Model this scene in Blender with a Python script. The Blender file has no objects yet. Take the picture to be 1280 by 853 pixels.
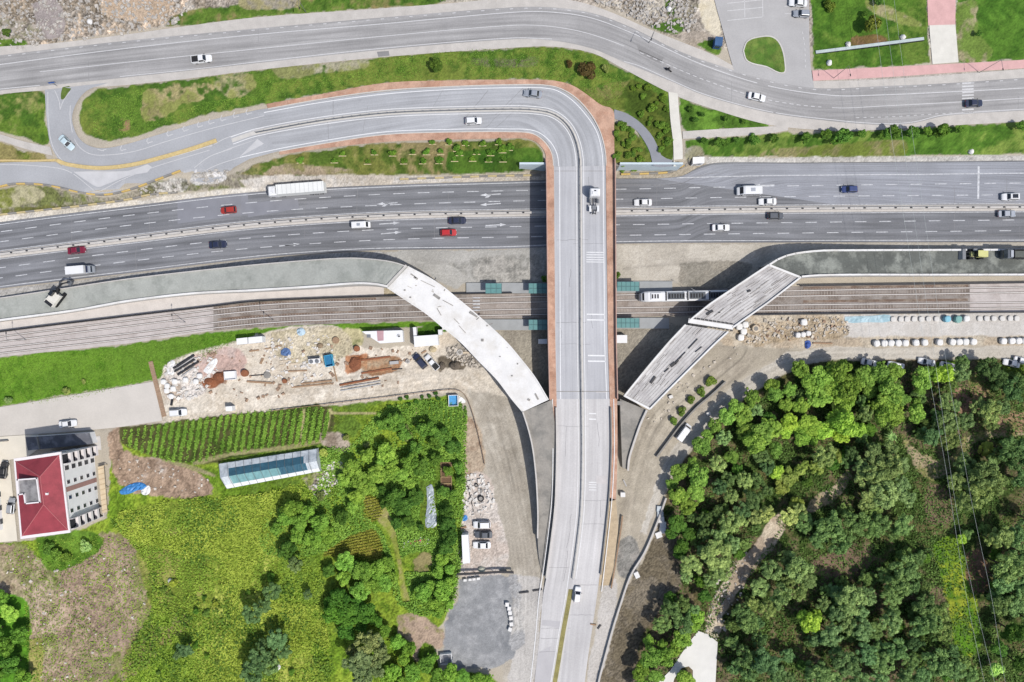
import bpy, bmesh, math, random
import numpy as np
from mathutils import Vector, Matrix
from mathutils.geometry import delaunay_2d_cdt

R = math.radians
SC = bpy.context.scene
COL = SC.collection
S = 0.21            # metres per photo pixel on the ground
H = 180.0           # flying height of the camera

# ---------------------------------------------------------------- camera
cam_d = bpy.data.cameras.new('camera')
cam = bpy.data.objects.new('camera', cam_d)
COL.objects.link(cam)
cam.location = (0, 0, H)
cam.rotation_euler = (0, 0, 0)
cam_d.sensor_width = 36.0
cam_d.lens = 36.0 * H / (1280 * S)
cam_d.clip_start = 1.0
cam_d.clip_end = 9000.0
SC.camera = cam

# ---------------------------------------------------------------- sky, sun, exposure
SUN_EL, SUN_AZ = R(57.0), R(128.0)     # azimuth clockwise from north (+y): the sun stands in the south-east
wd = bpy.data.worlds.new('World'); SC.world = wd; wd.use_nodes = True
nt = wd.node_tree
bg = nt.nodes['Background']
sky = nt.nodes.new('ShaderNodeTexSky'); sky.sky_type = 'NISHITA'; sky.sun_disc = False
sky.sun_elevation = SUN_EL; sky.sun_rotation = SUN_AZ
sky.air_density = 1.0; sky.dust_density = 2.0; sky.ozone_density = 1.0
nt.links.new(sky.outputs[0], bg.inputs[0]); bg.inputs[1].default_value = 0.14
sd = bpy.data.lights.new('sun', 'SUN'); sd.energy = 4.1; sd.angle = R(0.6); sd.color = (1.0, 0.965, 0.91)
sun = bpy.data.objects.new('sun', sd); COL.objects.link(sun)
sdir = Vector((math.sin(SUN_AZ) * math.cos(SUN_EL), math.cos(SUN_AZ) * math.cos(SUN_EL), math.sin(SUN_EL)))
sun.rotation_euler = sdir.to_track_quat('Z', 'Y').to_euler()
sun.location = sdir * 400
SC.view_settings.view_transform = 'Standard'; SC.view_settings.look = 'None'
SC.view_settings.gamma = 1.0; SC.view_settings.use_curve_mapping = False
SC.view_settings.exposure = 0.24

rng = random.Random(7)
nrg = np.random.default_rng(7)

# ---------------------------------------------------------------- terrain height
def sstep(a, b, t):
    t = np.clip((t - a) / (b - a), 0, 1); return t * t * (3 - 2 * t)
BU = [-600, -200, 0, 160, 320, 480, 640, 690, 770, 850, 872, 1000, 1280, 1500, 2400]
BB = [300, 292, 270, 252, 236, 228, 216, 212, 212, 210, 198, 196, 193, 190, 185]      # toe of the northern bank
TU = [-600, -200, 0, 100, 160, 220, 320, 340, 560, 640, 652, 690, 770, 848, 875, 1000, 1280, 1500, 2400]
TB = [285, 270, 240, 244, 240, 224, 224, 208, 198, 206, 211.5, 211.5, 211.5, 209, 180, 176, 171, 168, 160]
NU = [-600, -200, 0, 100, 300, 500, 640, 860, 960, 1280, 1500, 2400]
NZ = [2, 2, 2.2, 2.5, 4.2, 5.8, 6.5, 6.5, 5, 3.5, 3, 3]
def zt_uv(u, v):
    u = np.asarray(u, float); v = np.asarray(v, float)
    b = np.interp(u, BU, BB); t = np.minimum(np.interp(u, TU, TB), b - 0.5)
    f = np.clip((b - v) / (b - t), 0, 1)
    z = np.interp(u, NU, NZ) * f
    z = z + 2.2 * sstep(485, 790, v)
    z = z + 3.0 * sstep(475, 820, v) * sstep(830, 1120, u)
    return z
def zt(x, y):
    return zt_uv(np.asarray(x) / S + 640, 426.5 - np.asarray(y) / S)
def W(px, py, z=0.0):
    k = S * (H - z) / H
    return Vector(((px - 640) * k, (426.5 - py) * k, z))
def G(px, py, off=0.0):
    z = 0.0
    for _ in range(5):
        p = W(px, py, z); z = float(zt(p.x, p.y))
    p = W(px, py, z); p.z = z + off
    return p

# ---------------------------------------------------------------- materials
def lin(c):
    c = c / 255.0
    return c / 12.92 if c <= 0.04045 else ((c + 0.055) / 1.055) ** 2.4
GAIN = 1.7
def alb(rgb, cap=0.82):
    return tuple(min(cap, lin(v) / GAIN) for v in rgb)
MATS = {}
def N(t, kind, **kw):
    n = t.nodes.new(kind)
    for k, v in kw.items(): setattr(n, k, v)
    return n
def mat(name, rgb, amp=0.15, scale=0.5, rough=0.85, metallic=0.0, fine=6.0, fine_amp=None, rgb2=None, thr=None,
        bump=0.0, streak=0.0, spec=0.3, coat=0.0, emit=None, alpha=None, objcol=False):
    """Principled material: albedo broken up by two octaves of noise in world space, optional second colour in blotches,
    optional streaks along the road direction (UV)."""
    if name in MATS: return MATS[name]
    m = bpy.data.materials.new(name); m.use_nodes = True; MATS[name] = m
    t = m.node_tree; b = t.nodes['Principled BSDF']; L = t.links
    fa = amp * 0.7 if fine_amp is None else fine_amp
    geo = N(t, 'ShaderNodeNewGeometry')
    n1 = N(t, 'ShaderNodeTexNoise'); n1.inputs['Scale'].default_value = scale; n1.inputs['Detail'].default_value = 5
    n2 = N(t, 'ShaderNodeTexNoise'); n2.inputs['Scale'].default_value = fine; n2.inputs['Detail'].default_value = 2
    L.new(geo.outputs['Position'], n1.inputs['Vector']); L.new(geo.outputs['Position'], n2.inputs['Vector'])
    def scaled(sock, a):
        r = N(t, 'ShaderNodeMapRange'); r.inputs['From Min'].default_value = 0.28; r.inputs['From Max'].default_value = 0.72
        r.inputs['To Min'].default_value = 1 - a; r.inputs['To Max'].default_value = 1 + a
        L.new(sock, r.inputs['Value']); return r.outputs[0]
    a1 = scaled(n1.outputs['Fac'], amp); a2 = scaled(n2.outputs['Fac'], fa)
    mul = N(t, 'ShaderNodeMath', operation='MULTIPLY'); L.new(a1, mul.inputs[0]); L.new(a2, mul.inputs[1]); fac = mul.outputs[0]
    if streak:
        uv = N(t, 'ShaderNodeUVMap'); mp = N(t, 'ShaderNodeMapping'); mp.inputs['Scale'].default_value = (1.1, 0.035, 1)
        n3 = N(t, 'ShaderNodeTexNoise'); n3.inputs['Scale'].default_value = 1.0; n3.inputs['Detail'].default_value = 4
        L.new(uv.outputs[0], mp.inputs[0]); L.new(mp.outputs[0], n3.inputs['Vector'])
        m3 = N(t, 'ShaderNodeMath', operation='MULTIPLY'); L.new(fac, m3.inputs[0]); L.new(scaled(n3.outputs['Fac'], streak), m3.inputs[1]); fac = m3.outputs[0]
    c1 = alb(rgb)
    if rgb2 is not None:
        n4 = N(t, 'ShaderNodeTexNoise'); n4.inputs['Scale'].default_value = scale * 0.6; n4.inputs['Detail'].default_value = 6; n4.inputs['Roughness'].default_value = 0.65
        L.new(geo.outputs['Position'], n4.inputs['Vector'])
        r = N(t, 'ShaderNodeMapRange'); tt = 0.5 if thr is None else thr
        r.inputs['From Min'].default_value = tt - 0.07; r.inputs['From Max'].default_value = tt + 0.07
        L.new(n4.outputs['Fac'], r.inputs['Value'])
        mx = N(t, 'ShaderNodeMix', data_type='RGBA'); mx.inputs[6].default_value = (*c1, 1); mx.inputs[7].default_value = (*alb(rgb2), 1)
        L.new(r.outputs[0], mx.inputs[0]); csock = mx.outputs[2]
    else:
        rg = N(t, 'ShaderNodeRGB'); rg.outputs[0].default_value = (*c1, 1); csock = rg.outputs[0]
    if objcol:
        oi = N(t, 'ShaderNodeObjectInfo'); mo = N(t, 'ShaderNodeMix', data_type='RGBA', blend_type='MULTIPLY'); mo.inputs[0].default_value = 1
        L.new(csock, mo.inputs[6]); L.new(oi.outputs['Color'], mo.inputs[7]); csock = mo.outputs[2]
    vm = N(t, 'ShaderNodeVectorMath', operation='SCALE'); L.new(csock, vm.inputs[0]); L.new(fac, vm.inputs['Scale'])
    L.new(vm.outputs[0], b.inputs['Base Color'])
    b.inputs['Roughness'].default_value = rough; b.inputs['Metallic'].default_value = metallic
    b.inputs['Specular IOR Level'].default_value = spec
    if coat: b.inputs['Coat Weight'].default_value = coat
    if bump:
        bp = N(t, 'ShaderNodeBump'); bp.inputs['Strength'].default_value = bump; bp.inputs['Distance'].default_value = 0.1
        L.new(n2.outputs['Fac'], bp.inputs['Height']); L.new(bp.outputs[0], b.inputs['Normal'])
    return m

# ---------------------------------------------------------------- object helpers
def put(o, name=None, label=None, cat=None, group=None, kind=None):
    if cat and not kind: kind = 'thing'
    if label: o['label'] = label
    if cat: o['category'] = cat
    if group: o['group'] = group
    if kind: o['kind'] = kind
    return o
def empty(name, loc, label, cat, rz=0.0, group=None):
    o = bpy.data.objects.new(name, None); COL.objects.link(o)
    o.empty_display_size = 0.5
    o.location = loc; o.rotation_euler = (0, 0, rz)
    return put(o, name, label, cat, group)
class MB:
    """collects simple shapes into one mesh"""
    def __init__(s): s.v = []; s.f = []; s.m = []; s.uv = {}
    def add(s, vs, fs, mi=0):
        b = len(s.v); s.v += [tuple(p) for p in vs]
        for f in fs: s.f.append(tuple(b + i for i in f)); s.m.append(mi)
    def box(s, c, d, rz=0.0, mi=0, M=None, taper=1.0):
        x, y, z = d[0] / 2, d[1] / 2, d[2] / 2
        vs = [Vector((sx * x * (taper if sz > 0 else 1), sy * y * (taper if sz > 0 else 1), sz * z)) for sz in (-1, 1) for sy in (-1, 1) for sx in (-1, 1)]
        rot = Matrix.Rotation(rz, 3, 'Z') if M is None else M
        s.add([rot @ p + Vector(c) for p in vs], [(0, 2, 3, 1), (4, 5, 7, 6), (0, 1, 5, 4), (2, 6, 7, 3), (0, 4, 6, 2), (1, 3, 7, 5)], mi)
    def tube(s, p0, p1, r0, r1=None, n=8, mi=0, caps=True):
        p0 = Vector(p0); p1 = Vector(p1); r1 = r0 if r1 is None else r1
        q = (p1 - p0).to_track_quat('Z', 'Y'); vs = []
        for p, r in ((p0, r0), (p1, r1)):
            for i in range(n):
                a = 2 * math.pi * i / n; vs.append(p + q @ Vector((r * math.cos(a), r * math.sin(a), 0)))
        fs = [(i, (i + 1) % n, n + (i + 1) % n, n + i) for i in range(n)]
        if caps: fs += [tuple(range(n - 1, -1, -1)), tuple(range(n, 2 * n))]
        s.add(vs, fs, mi)
    def prism(s, poly, z0, z1, mi=0, mi_top=None):
        n = len(poly)
        area = sum(poly[i][0] * poly[(i + 1) % n][1] - poly[(i + 1) % n][0] * poly[i][1] for i in range(n))
        if area < 0: poly = poly[::-1]
        vs = [(p[0], p[1], z0) for p in poly] + [(p[0], p[1], z1) for p in poly]
        s.add(vs, [(i, (i + 1) % n, n + (i + 1) % n, n + i) for i in range(n)] + [tuple(range(n - 1, -1, -1))], mi)
        s.add(vs[n:], [tuple(range(n))], mi if mi_top is None else mi_top)
    def loft(s, rings, mi=0, cap=True):
        n = len(rings[0]); vs = [p for r in rings for p in r]; fs = []
        for k in range(len(rings) - 1):
            for i in range(n):
                j = (i + 1) % n; fs.append((k * n + i, k * n + j, (k + 1) * n + j, (k + 1) * n + i))
        if cap: fs += [tuple(range(n - 1, -1, -1)), tuple(range((len(rings) - 1) * n, len(rings) * n))]
        s.add(vs, fs, mi)
    def quad(s, a, b, c, d, mi=0): s.add([a, b, c, d], [(0, 1, 2, 3)], mi)
    def mesh(s, name, mats, smooth=False):
        me = bpy.data.meshes.new(name); me.from_pydata(s.v, [], s.f)
        for m in mats: me.materials.append(m)
        if len(mats) > 1: me.polygons.foreach_set('material_index', s.m)
        if smooth: me.polygons.foreach_set('use_smooth', [True] * len(s.f))
        me.update(); return me
    def build(s, name, mats, parent=None, smooth=False, loc=None, rz=None, **tags):
        if not isinstance(mats, (list, tuple)): mats = [mats]
        o = bpy.data.objects.new(name, s.mesh(name, mats, smooth)); COL.objects.link(o)
        if parent is not None: o.parent = parent
        if loc is not None: o.location = loc
        if rz is not None: o.rotation_euler = (0, 0, rz)
        return put(o, name, **tags)
def children(o, cache={}): return list(o.children)
def copy_tree(o, loc, rz=0.0, label=None, group=None, scale=None, color=None):
    c = o.copy(); COL.objects.link(c); c.location = loc; c.rotation_euler = (0, 0, rz)
    if label: c['label'] = label
    if group: c['group'] = group
    elif 'group' in c: del c['group']
    if scale is not None: c.scale = scale
    if color is not None: c.color = color
    for ch in o.children:
        d = ch.copy(); COL.objects.link(d); d.parent = c
        if color is not None: d.color = color
        for g in ch.children:
            e = g.copy(); COL.objects.link(e); e.parent = d
            if color is not None: e.color = color
    return c
def npmesh(name, V, F, mats, rnd=None, mi=None):
    """fast mesh from numpy quads / tris (F is n x k)"""
    me = bpy.data.meshes.new(name); n, k = F.shape
    me.vertices.add(len(V)); me.vertices.foreach_set('co', np.ascontiguousarray(V, np.float32).ravel())
    me.loops.add(n * k); me.loops.foreach_set('vertex_index', np.ascontiguousarray(F, np.int32).ravel())
    me.polygons.add(n); me.polygons.foreach_set('loop_start', np.arange(0, n * k, k, dtype=np.int32))
    for m in mats: me.materials.append(m)
    if mi is not None: me.polygons.foreach_set('material_index', np.asarray(mi, np.int32))
    me.update(calc_edges=True)
    if rnd is not None:
        a = me.attributes.new('rnd', 'FLOAT', 'FACE'); a.data.foreach_set('value', np.ascontiguousarray(rnd, np.float32))
    return me
def link(name, me, parent=None, **tags):
    o = bpy.data.objects.new(name, me); COL.objects.link(o)
    if parent is not None: o.parent = parent
    return put(o, name, **tags)

# ---------------------------------------------------------------- curves and sheets in photo pixels
def smooth(pts, n=6):
    out = []; P = [Vector(p) for p in pts]
    for i in range(len(P) - 1):
        p0 = P[max(i - 1, 0)]; p1 = P[i]; p2 = P[i + 1]; p3 = P[min(i + 2, len(P) - 1)]
        # centripetal-ish: limit overshoot by scaling tangents to the segment
        d = (p2 - p1).length
        t1 = (p2 - p0); t1 = t1 / max(t1.length, 1e-6) * d if i > 0 else (p2 - p1)
        t2 = (p3 - p1); t2 = t2 / max(t2.length, 1e-6) * d if i + 2 < len(P) else (p2 - p1)
        for k in range(n):
            t = k / n; a = 2 * t**3 - 3 * t**2 + 1; b = t**3 - 2 * t**2 + t; c = -2 * t**3 + 3 * t**2; e = t**3 - t**2
            out.append(tuple(a * p1 + b * t1 + c * p2 + e * t2))
    out.append(tuple(P[-1])); return out
def resample(pts, n):
    A = np.array([(p[0], p[1]) for p in pts], float); d = np.r_[0, np.cumsum(np.hypot(*np.diff(A, axis=0).T))]
    t = np.linspace(0, d[-1], n)
    return np.c_[np.interp(t, d, A[:, 0]), np.interp(t, d, A[:, 1])]
def plen(pts):
    A = np.array([(p[0], p[1]) for p in pts], float); return float(np.hypot(*np.diff(A, axis=0).T).sum())
def offset(pts, d):
    """polyline moved sideways by d pixels (positive: to the right of travel as seen in the photo)"""
    A = np.array(pts, float); T = np.gradient(A, axis=0); T /= np.maximum(np.hypot(T[:, 0], T[:, 1])[:, None], 1e-9)
    return np.c_[A[:, 0] - T[:, 1] * d, A[:, 1] + T[:, 0] * d]
ROADPOLY = []       # polygons (world xy) where the earth is cut a little below the paving
def ribbon(name, A, B, m, off=0.05, zf=None, nacross=3, step=8, parent=None, cut=True, **tags):
    n = max(2, int(max(plen(A), plen(B)) / step) + 1)
    a = resample(A, n); b = resample(B, n); vs = []; uv = []
    run = np.r_[0, np.cumsum(np.hypot(*np.diff((a + b) / 2, axis=0).T))] * S
    for i in range(n):
        w = float(np.hypot(*(a[i] - b[i]))) * S
        for k in range(nacross + 1):
            f = k / nacross; q = a[i] * (1 - f) + b[i] * f
            p = G(q[0], q[1], off) if zf is None else W(q[0], q[1], zf(q[0], q[1]) + off)
            vs.append(p); uv.append((w * f, run[i]))
    M = nacross + 1; fs = []
    for i in range(n - 1):
        for k in range(nacross):
            fs.append((i * M + k, i * M + k + 1, (i + 1) * M + k + 1, (i + 1) * M + k))
    me = bpy.data.meshes.new(name); me.from_pydata(vs, [], fs); me.materials.append(m); me.update()
    if me.polygons[0].normal.z < 0: me.flip_normals()
    ul = me.uv_layers.new(name='UVMap')
    for l in me.loops: ul.data[l.index].uv = uv[l.vertex_index]
    if cut and zf is None:
        ROADPOLY.append([tuple(vs[i * M].xy) for i in range(n)] + [tuple(vs[i * M + nacross].xy) for i in range(n - 1, -1, -1)])
    return link(name, me, parent, **tags)
def inpoly(poly, X, Y):
    P = np.asarray(poly, float); ins = np.zeros(X.shape, bool); j = len(P) - 1
    for i in range(len(P)):
        c = ((P[i, 1] > Y) != (P[j, 1] > Y)) & (X < (P[j, 0] - P[i, 0]) * (Y - P[i, 1]) / (P[j, 1] - P[i, 1] + 1e-12) + P[i, 0])
        ins ^= c; j = i
    return ins
def sdist(poly, X, Y):
    """signed distance to a polygon, positive inside"""
    P = np.asarray(poly, float); d = np.full(X.shape, 1e9); j = len(P) - 1
    for i in range(len(P)):
        ax, ay = P[j]; bx, by = P[i]; dx, dy = bx - ax, by - ay
        t = np.clip(((X - ax) * dx + (Y - ay) * dy) / (dx * dx + dy * dy + 1e-12), 0, 1)
        d = np.minimum(d, (X - ax - t * dx) ** 2 + (Y - ay - t * dy) ** 2); j = i
    d = np.sqrt(d); return np.where(inpoly(poly, X, Y), d, -d)
def sheet(name, poly, m, off=0.05, zf=None, grid=14, parent=None, cut=True, **tags):
    P = [Vector((p[0], p[1])) for p in poly]; n = len(P)
    xs = [p.x for p in P]; ys = [p.y for p in P]
    gx, gy = np.meshgrid(np.arange(min(xs), max(xs), grid), np.arange(min(ys), max(ys), grid))
    gx = gx.ravel(); gy = gy.ravel(); k = sdist([tuple(p) for p in P], gx, gy) > grid * 0.3
    pts = P + [Vector((a, b)) for a, b in zip(gx[k], gy[k])]
    v, e, f, *_ = delaunay_2d_cdt(pts, [(i, (i + 1) % n) for i in range(n)], [list(range(n))], 1, 1e-4)
    vs = [G(p.x, p.y, off) if zf is None else W(p.x, p.y, zf(p.x, p.y) + off) for p in v]
    me = bpy.data.meshes.new(name); me.from_pydata(vs, [], f); me.materials.append(m); me.update()
    bm = bmesh.new(); bm.from_mesh(me)
    for q in bm.faces:
        if q.normal.z < 0: q.normal_flip()
    bm.to_mesh(me); bm.free()
    if cut and zf is None: ROADPOLY.append([tuple(G(p.x, p.y).xy) for p in P])
    return link(name, me, parent, **tags)
def line_mb(mb, pts, w, off, zf=None, dash=None, gap=None, phase=0.0, step=4, mi=0):
    """painted line: flat ribbon of width w pixels, optionally dashed (pixels)"""
    L = plen(pts)
    segs = [(0, L)] if dash is None else [(t, min(t + dash, L)) for t in np.arange(-phase, L, dash + gap) if t + dash > 0]
    A = np.array([(p[0], p[1]) for p in pts], float); d = np.r_[0, np.cumsum(np.hypot(*np.diff(A, axis=0).T))]
    for t0, t1 in segs:
        t0 = max(t0, 0); n = max(2, int((t1 - t0) / step) + 1); t = np.linspace(t0, t1, n)
        q = np.c_[np.interp(t, d, A[:, 0]), np.interp(t, d, A[:, 1])]
        l = offset(q, -w / 2); r = offset(q, w / 2)
        f = (lambda x, y: G(x, y, off)) if zf is None else (lambda x, y: W(x, y, zf(x, y) + off))
        vs = [f(*p) for p in l] + [f(*p) for p in r]
        mb.add(vs, [(i, n + i, n + i + 1, i + 1) for i in range(n - 1)], mi)
def poly_mb(mb, pts, off, zf=None, mi=0):
    f = (lambda x, y: G(x, y, off)) if zf is None else (lambda x, y: W(x, y, zf(x, y) + off))
    vs = [f(*p) for p in pts]
    a = sum(vs[i].x * vs[(i + 1) % len(vs)].y - vs[(i + 1) % len(vs)].x * vs[i].y for i in range(len(vs)))
    if a < 0: vs = vs[::-1]
    mb.add(vs, [tuple(range(len(vs)))], mi)
def wall_mb(mb, pts, w, h, zf=None, base=None, mi=0, step=8, hf=None):
    """upright wall / kerb / barrier along a pixel polyline: w metres thick, h metres high"""
    n = max(2, int(plen(pts) / step) + 1); q = resample(pts, n)
    P = [G(a, b) if zf is None else W(a, b, zf(a, b)) for a, b in q]
    rings = []
    for i, p in enumerate(P):
        t = (P[min(i + 1, n - 1)] - P[max(i - 1, 0)]); t.z = 0; t.normalize(); s = Vector((-t.y, t.x, 0)) * w / 2
        z0 = p.z - 0.1 if base is None else base(p)
        hh = h if hf is None else hf(i / (n - 1))
        rings.append([Vector((*(p + s).xy, z0)), Vector((*(p - s).xy, z0)), Vector((*(p - s).xy, p.z + hh)), Vector((*(p + s).xy, p.z + hh))])
    mb.loft(rings, mi)
def slab(name, A, B, zf, m_top, m_side, thick=1.2, to_ground=False, parent=None, step=8, base=None, **tags):
    """solid deck or filled ramp between two pixel edges"""
    n = max(2, int(max(plen(A), plen(B)) / step) + 1); a = resample(A, n); b = resample(B, n)
    top = [(W(*p, zf(*p)), W(*q, zf(*q))) for p, q in zip(a, b)]
    vs = []; uv = []
    run = np.r_[0, np.cumsum(np.hypot(*np.diff((a + b) / 2, axis=0).T))] * S
    for i, (p, q) in enumerate(top):
        def low(r): return (float(zt(r.x, r.y)) - 0.3) if to_ground else r.z - thick
        vs += [p, q, Vector((*p.xy, low(p))), Vector((*q.xy, low(q)))]
        w = (p - q).length; uv += [(0, run[i]), (w, run[i]), (0, run[i]), (w, run[i])]
    fs = []; mi = []
    for i in range(n - 1):
        o = 4 * i
        fs += [(o, o + 1, o + 5, o + 4), (o + 2, o + 6, o + 7, o + 3), (o, o + 4, o + 6, o + 2), (o + 1, o + 3, o + 7, o + 5)]; mi += [0, 1, 1, 1]
    fs += [(0, 2, 3, 1), (4 * n - 4, 4 * n - 3, 4 * n - 1, 4 * n - 2)]; mi += [1, 1]
    me = bpy.data.meshes.new(name); me.from_pydata(vs, [], fs); me.materials.append(m_top); me.materials.append(m_side)
    me.polygons.foreach_set('material_index', mi); me.update()
    if me.polygons[0].normal.z < 0: me.flip_normals()
    ul = me.uv_layers.new(name='UVMap')
    for l in me.loops: ul.data[l.index].uv = uv[l.vertex_index]
    return link(name, me, parent, **tags)
# ================================================================ materials of the setting
M_ASPH_MOTOR = mat('asphalt_motorway', (130, 131, 135), amp=.14, scale=.08, fine=3, streak=.36, rough=.9)
M_ASPH_UPPER = mat('asphalt_upper', (167, 165, 164), amp=.11, scale=.10, fine=3, streak=.24, rough=.9)
M_ASPH_RAMP = mat('asphalt_ramp', (178, 179, 182), amp=.09, scale=.10, fine=3, streak=.18, rough=.9)
M_ASPH_SOUTH = mat('asphalt_south', (205, 202, 201), amp=.09, scale=.10, fine=3, streak=.14, rough=.9)
M_ASPH_DECK = mat('asphalt_bridge', (191, 191, 194), amp=.06, scale=.15, fine=3, streak=.15, rough=.9)
M_ASPH_LOT = mat('asphalt_lot', (152, 153, 154), amp=.20, scale=.14, fine=2, rgb2=(124, 126, 129), thr=.53, rough=.9)
M_PAVE = mat('pavement_slabs', (203, 197, 190), amp=.10, scale=.5, fine=4, rough=.9)
M_GREYPATH = mat('grey_path', (150, 152, 158), amp=.06, scale=.5, rough=.9)
M_WHITEPATH = mat('white_path', (228, 224, 214), amp=.07, scale=.6, rough=.9)
M_BRICKPAVE = mat('red_paving', (205, 167, 144), amp=.18, scale=.5, fine=4, rgb2=(188, 147, 124), thr=.52, rough=.9)
M_PINK = mat('pink_paving', (222, 178, 174), amp=.08, scale=.6, fine=5, rough=.9)
M_PAINT = mat('road_paint', (208, 209, 212), amp=.28, scale=1.5, fine=9, rough=.7)
M_PAINT_NEW = mat('fresh_road_paint', (244, 244, 244), amp=.10, scale=2, fine=9, rough=.7)
M_PAINT_WORN = mat('worn_road_paint', (214, 213, 213), amp=.12, scale=2.5, fine=9, rough=.8)
M_YELLOW = mat('yellow_paint', (214, 190, 134), amp=.14, scale=1.5, fine=5, rough=.7)
M_CONC = mat('concrete', (206, 201, 195), amp=.10, scale=.7, fine=5, rough=.9)
M_CONC_DARK = mat('dark_concrete', (150, 146, 140), amp=.14, scale=.6, fine=5, rough=.9)
M_CONC_WHITE = mat('fresh_concrete', (241, 239, 236), amp=.07, scale=.3, fine=4, rgb2=(229, 225, 219), thr=.55, rough=.85)
M_KERB = mat('kerb_stone', (212, 208, 202), amp=.08, scale=1, rough=.9)
M_STEEL = mat('galvanised_steel', (150, 152, 155), amp=.08, scale=1, rough=.45, metallic=.6)
M_DARK = mat('dark_metal', (52, 52, 56), amp=.1, scale=1, rough=.5, metallic=.2)
M_FILL = mat('crushed_fill', (176, 178, 171), amp=.10, scale=.35, fine=2.5, rgb2=(158, 161, 154), thr=.56, rough=.95, bump=.3)
M_FILL_DARK = mat('wet_fill', (104, 107, 102), amp=.16, scale=.3, fine=2.5, rgb2=(150, 153, 145), thr=.56, rough=.95, bump=.3)
M_FILL_GREY = mat('grey_fill', (160, 155, 147), amp=.12, scale=.4, fine=2.5, rgb2=(138, 135, 129), thr=.55, rough=.95, bump=.3)
M_BALLAST = mat('ballast', (158, 150, 143), amp=.20, scale=.35, fine=4, rgb2=(132, 121, 112), thr=.52, rough=.95, bump=.4)
M_BALLAST_GREY = mat('grey_ballast', (174, 164, 156), amp=.16, scale=.4, fine=4, rgb2=(152, 140, 130), thr=.55, rough=.95, bump=.4)
M_TRACKPAVE = mat('track_slab', (203, 194, 189), amp=.10, scale=.4, fine=3, rgb2=(188, 178, 172), thr=.55, rough=.9)
M_RAIL = mat('rail_steel', (222, 216, 210), amp=.1, scale=2, rough=.5)
M_SLEEPER = mat('sleeper', (164, 153, 144), amp=.15, scale=2, rough=.9)

# ================================================================ motorway
MT = smooth([(-330, 322), (-60, 288), (0, 278), (160, 258), (320, 240), (480, 231.5), (640, 226.5), (690, 225), (770, 223.5), (850, 221), (872, 210), (890, 204.5), (920, 203), (1000, 203.5), (1280, 201), (1600, 198)])
MBt = smooth([(-330, 408), (-60, 370), (0, 361), (160, 342), (320, 323), (420, 315.5), (480, 313), (560, 312), (640, 311), (770, 305), (960, 303.5), (1280, 303), (1600, 302)])
motorway = ribbon('motorway', MT, MBt, M_ASPH_MOTOR, off=.03, nacross=10, kind='structure')
MED = smooth([(-330, 360), (-60, 326.5), (0, 318.8), (160, 299.6), (320, 281), (480, 270.5), (640, 267), (770, 265), (960, 262), (1280, 259.8), (1600, 258)])
mm = MB()
n1 = smooth([(-60, 298), (0, 290), (160, 269.6), (320, 253), (480, 243), (640, 238.6), (790, 236.5), (960, 233), (1280, 229), (1600, 226)])
n2 = smooth([(-60, 311), (0, 302.5), (160, 282), (320, 265.4), (480, 256.6), (640, 251.6), (790, 249), (960, 246.3), (1280, 243.6), (1600, 241)])
s1 = smooth([(-60, 343), (0, 335), (160, 314.3), (320, 297), (480, 287), (640, 283.5), (790, 281), (960, 278.8), (1280, 275), (1600, 272)])
s2 = smooth([(-60, 356), (0, 347.8), (160, 327), (320, 310), (480, 300), (640, 296.5), (790, 294.2), (960, 292), (1280, 288.4), (1600, 286)])
for k, l in enumerate((n1, n2, s1, s2)):
    line_mb(mm, l, .9, .036, dash=14.5, gap=16.3, phase=4 * k)
line_mb(mm, offset(MBt, -2.6), .9, .036)
line_mb(mm, smooth([(-60, 291), (0, 281), (160, 261), (320, 242.6), (480, 234), (640, 229), (770, 226)]), .9, .036)
line_mb(mm, offset(MED, -5.2), .8, .036); line_mb(mm, offset(MED, 5.2), .8, .036)
line_mb(mm, smooth([(846, 222.6), (960, 219.8), (1140, 218.3), (1600, 213)]), 1.0, .036)
def arrow(mb, px, py, ang, zf=None, L=26, off=.036, bend=0, w=1.2):
    """lane arrow: shaft and head, pixels, ang in degrees as seen in the photo (0 = right)"""
    a = R(ang); c, s = math.cos(a), -math.sin(a)
    T = lambda x, y: (px + x * c + y * s, py + x * s - y * c)
    poly_mb(mb, [T(-L / 2, -w / 2), T(L / 2 - 8, -w / 2), T(L / 2 - 8, w / 2), T(-L / 2, w / 2)], off, zf)
    poly_mb(mb, [T(L / 2 - 8, -2.0), T(L / 2, 0), T(L / 2 - 8, 2.0)], off, zf)
    if bend: poly_mb(mb, [T(-2, 0), T(3, 0), T(7, bend * 3.6), T(3, bend * 3.6)], off, zf)
for (x, y, a, b) in [(484, 254.5, 184, 1), (613, 243.5, 184, 1), (613, 255.5, 184, 0), (487, 279.5, 4, 0), (489, 291.5, 5, 0), (362, 306.5, 6, 0), (620, 281.5, 3, 0), (955, 232, 182, 0)]:
    arrow(mm, x, y, a, bend=b)
line_mb(mm, [(1223.3, 208), (1222.6, 249)], 2.4, .037); mm.build('lane_marking', M_PAINT, motorway)
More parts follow.
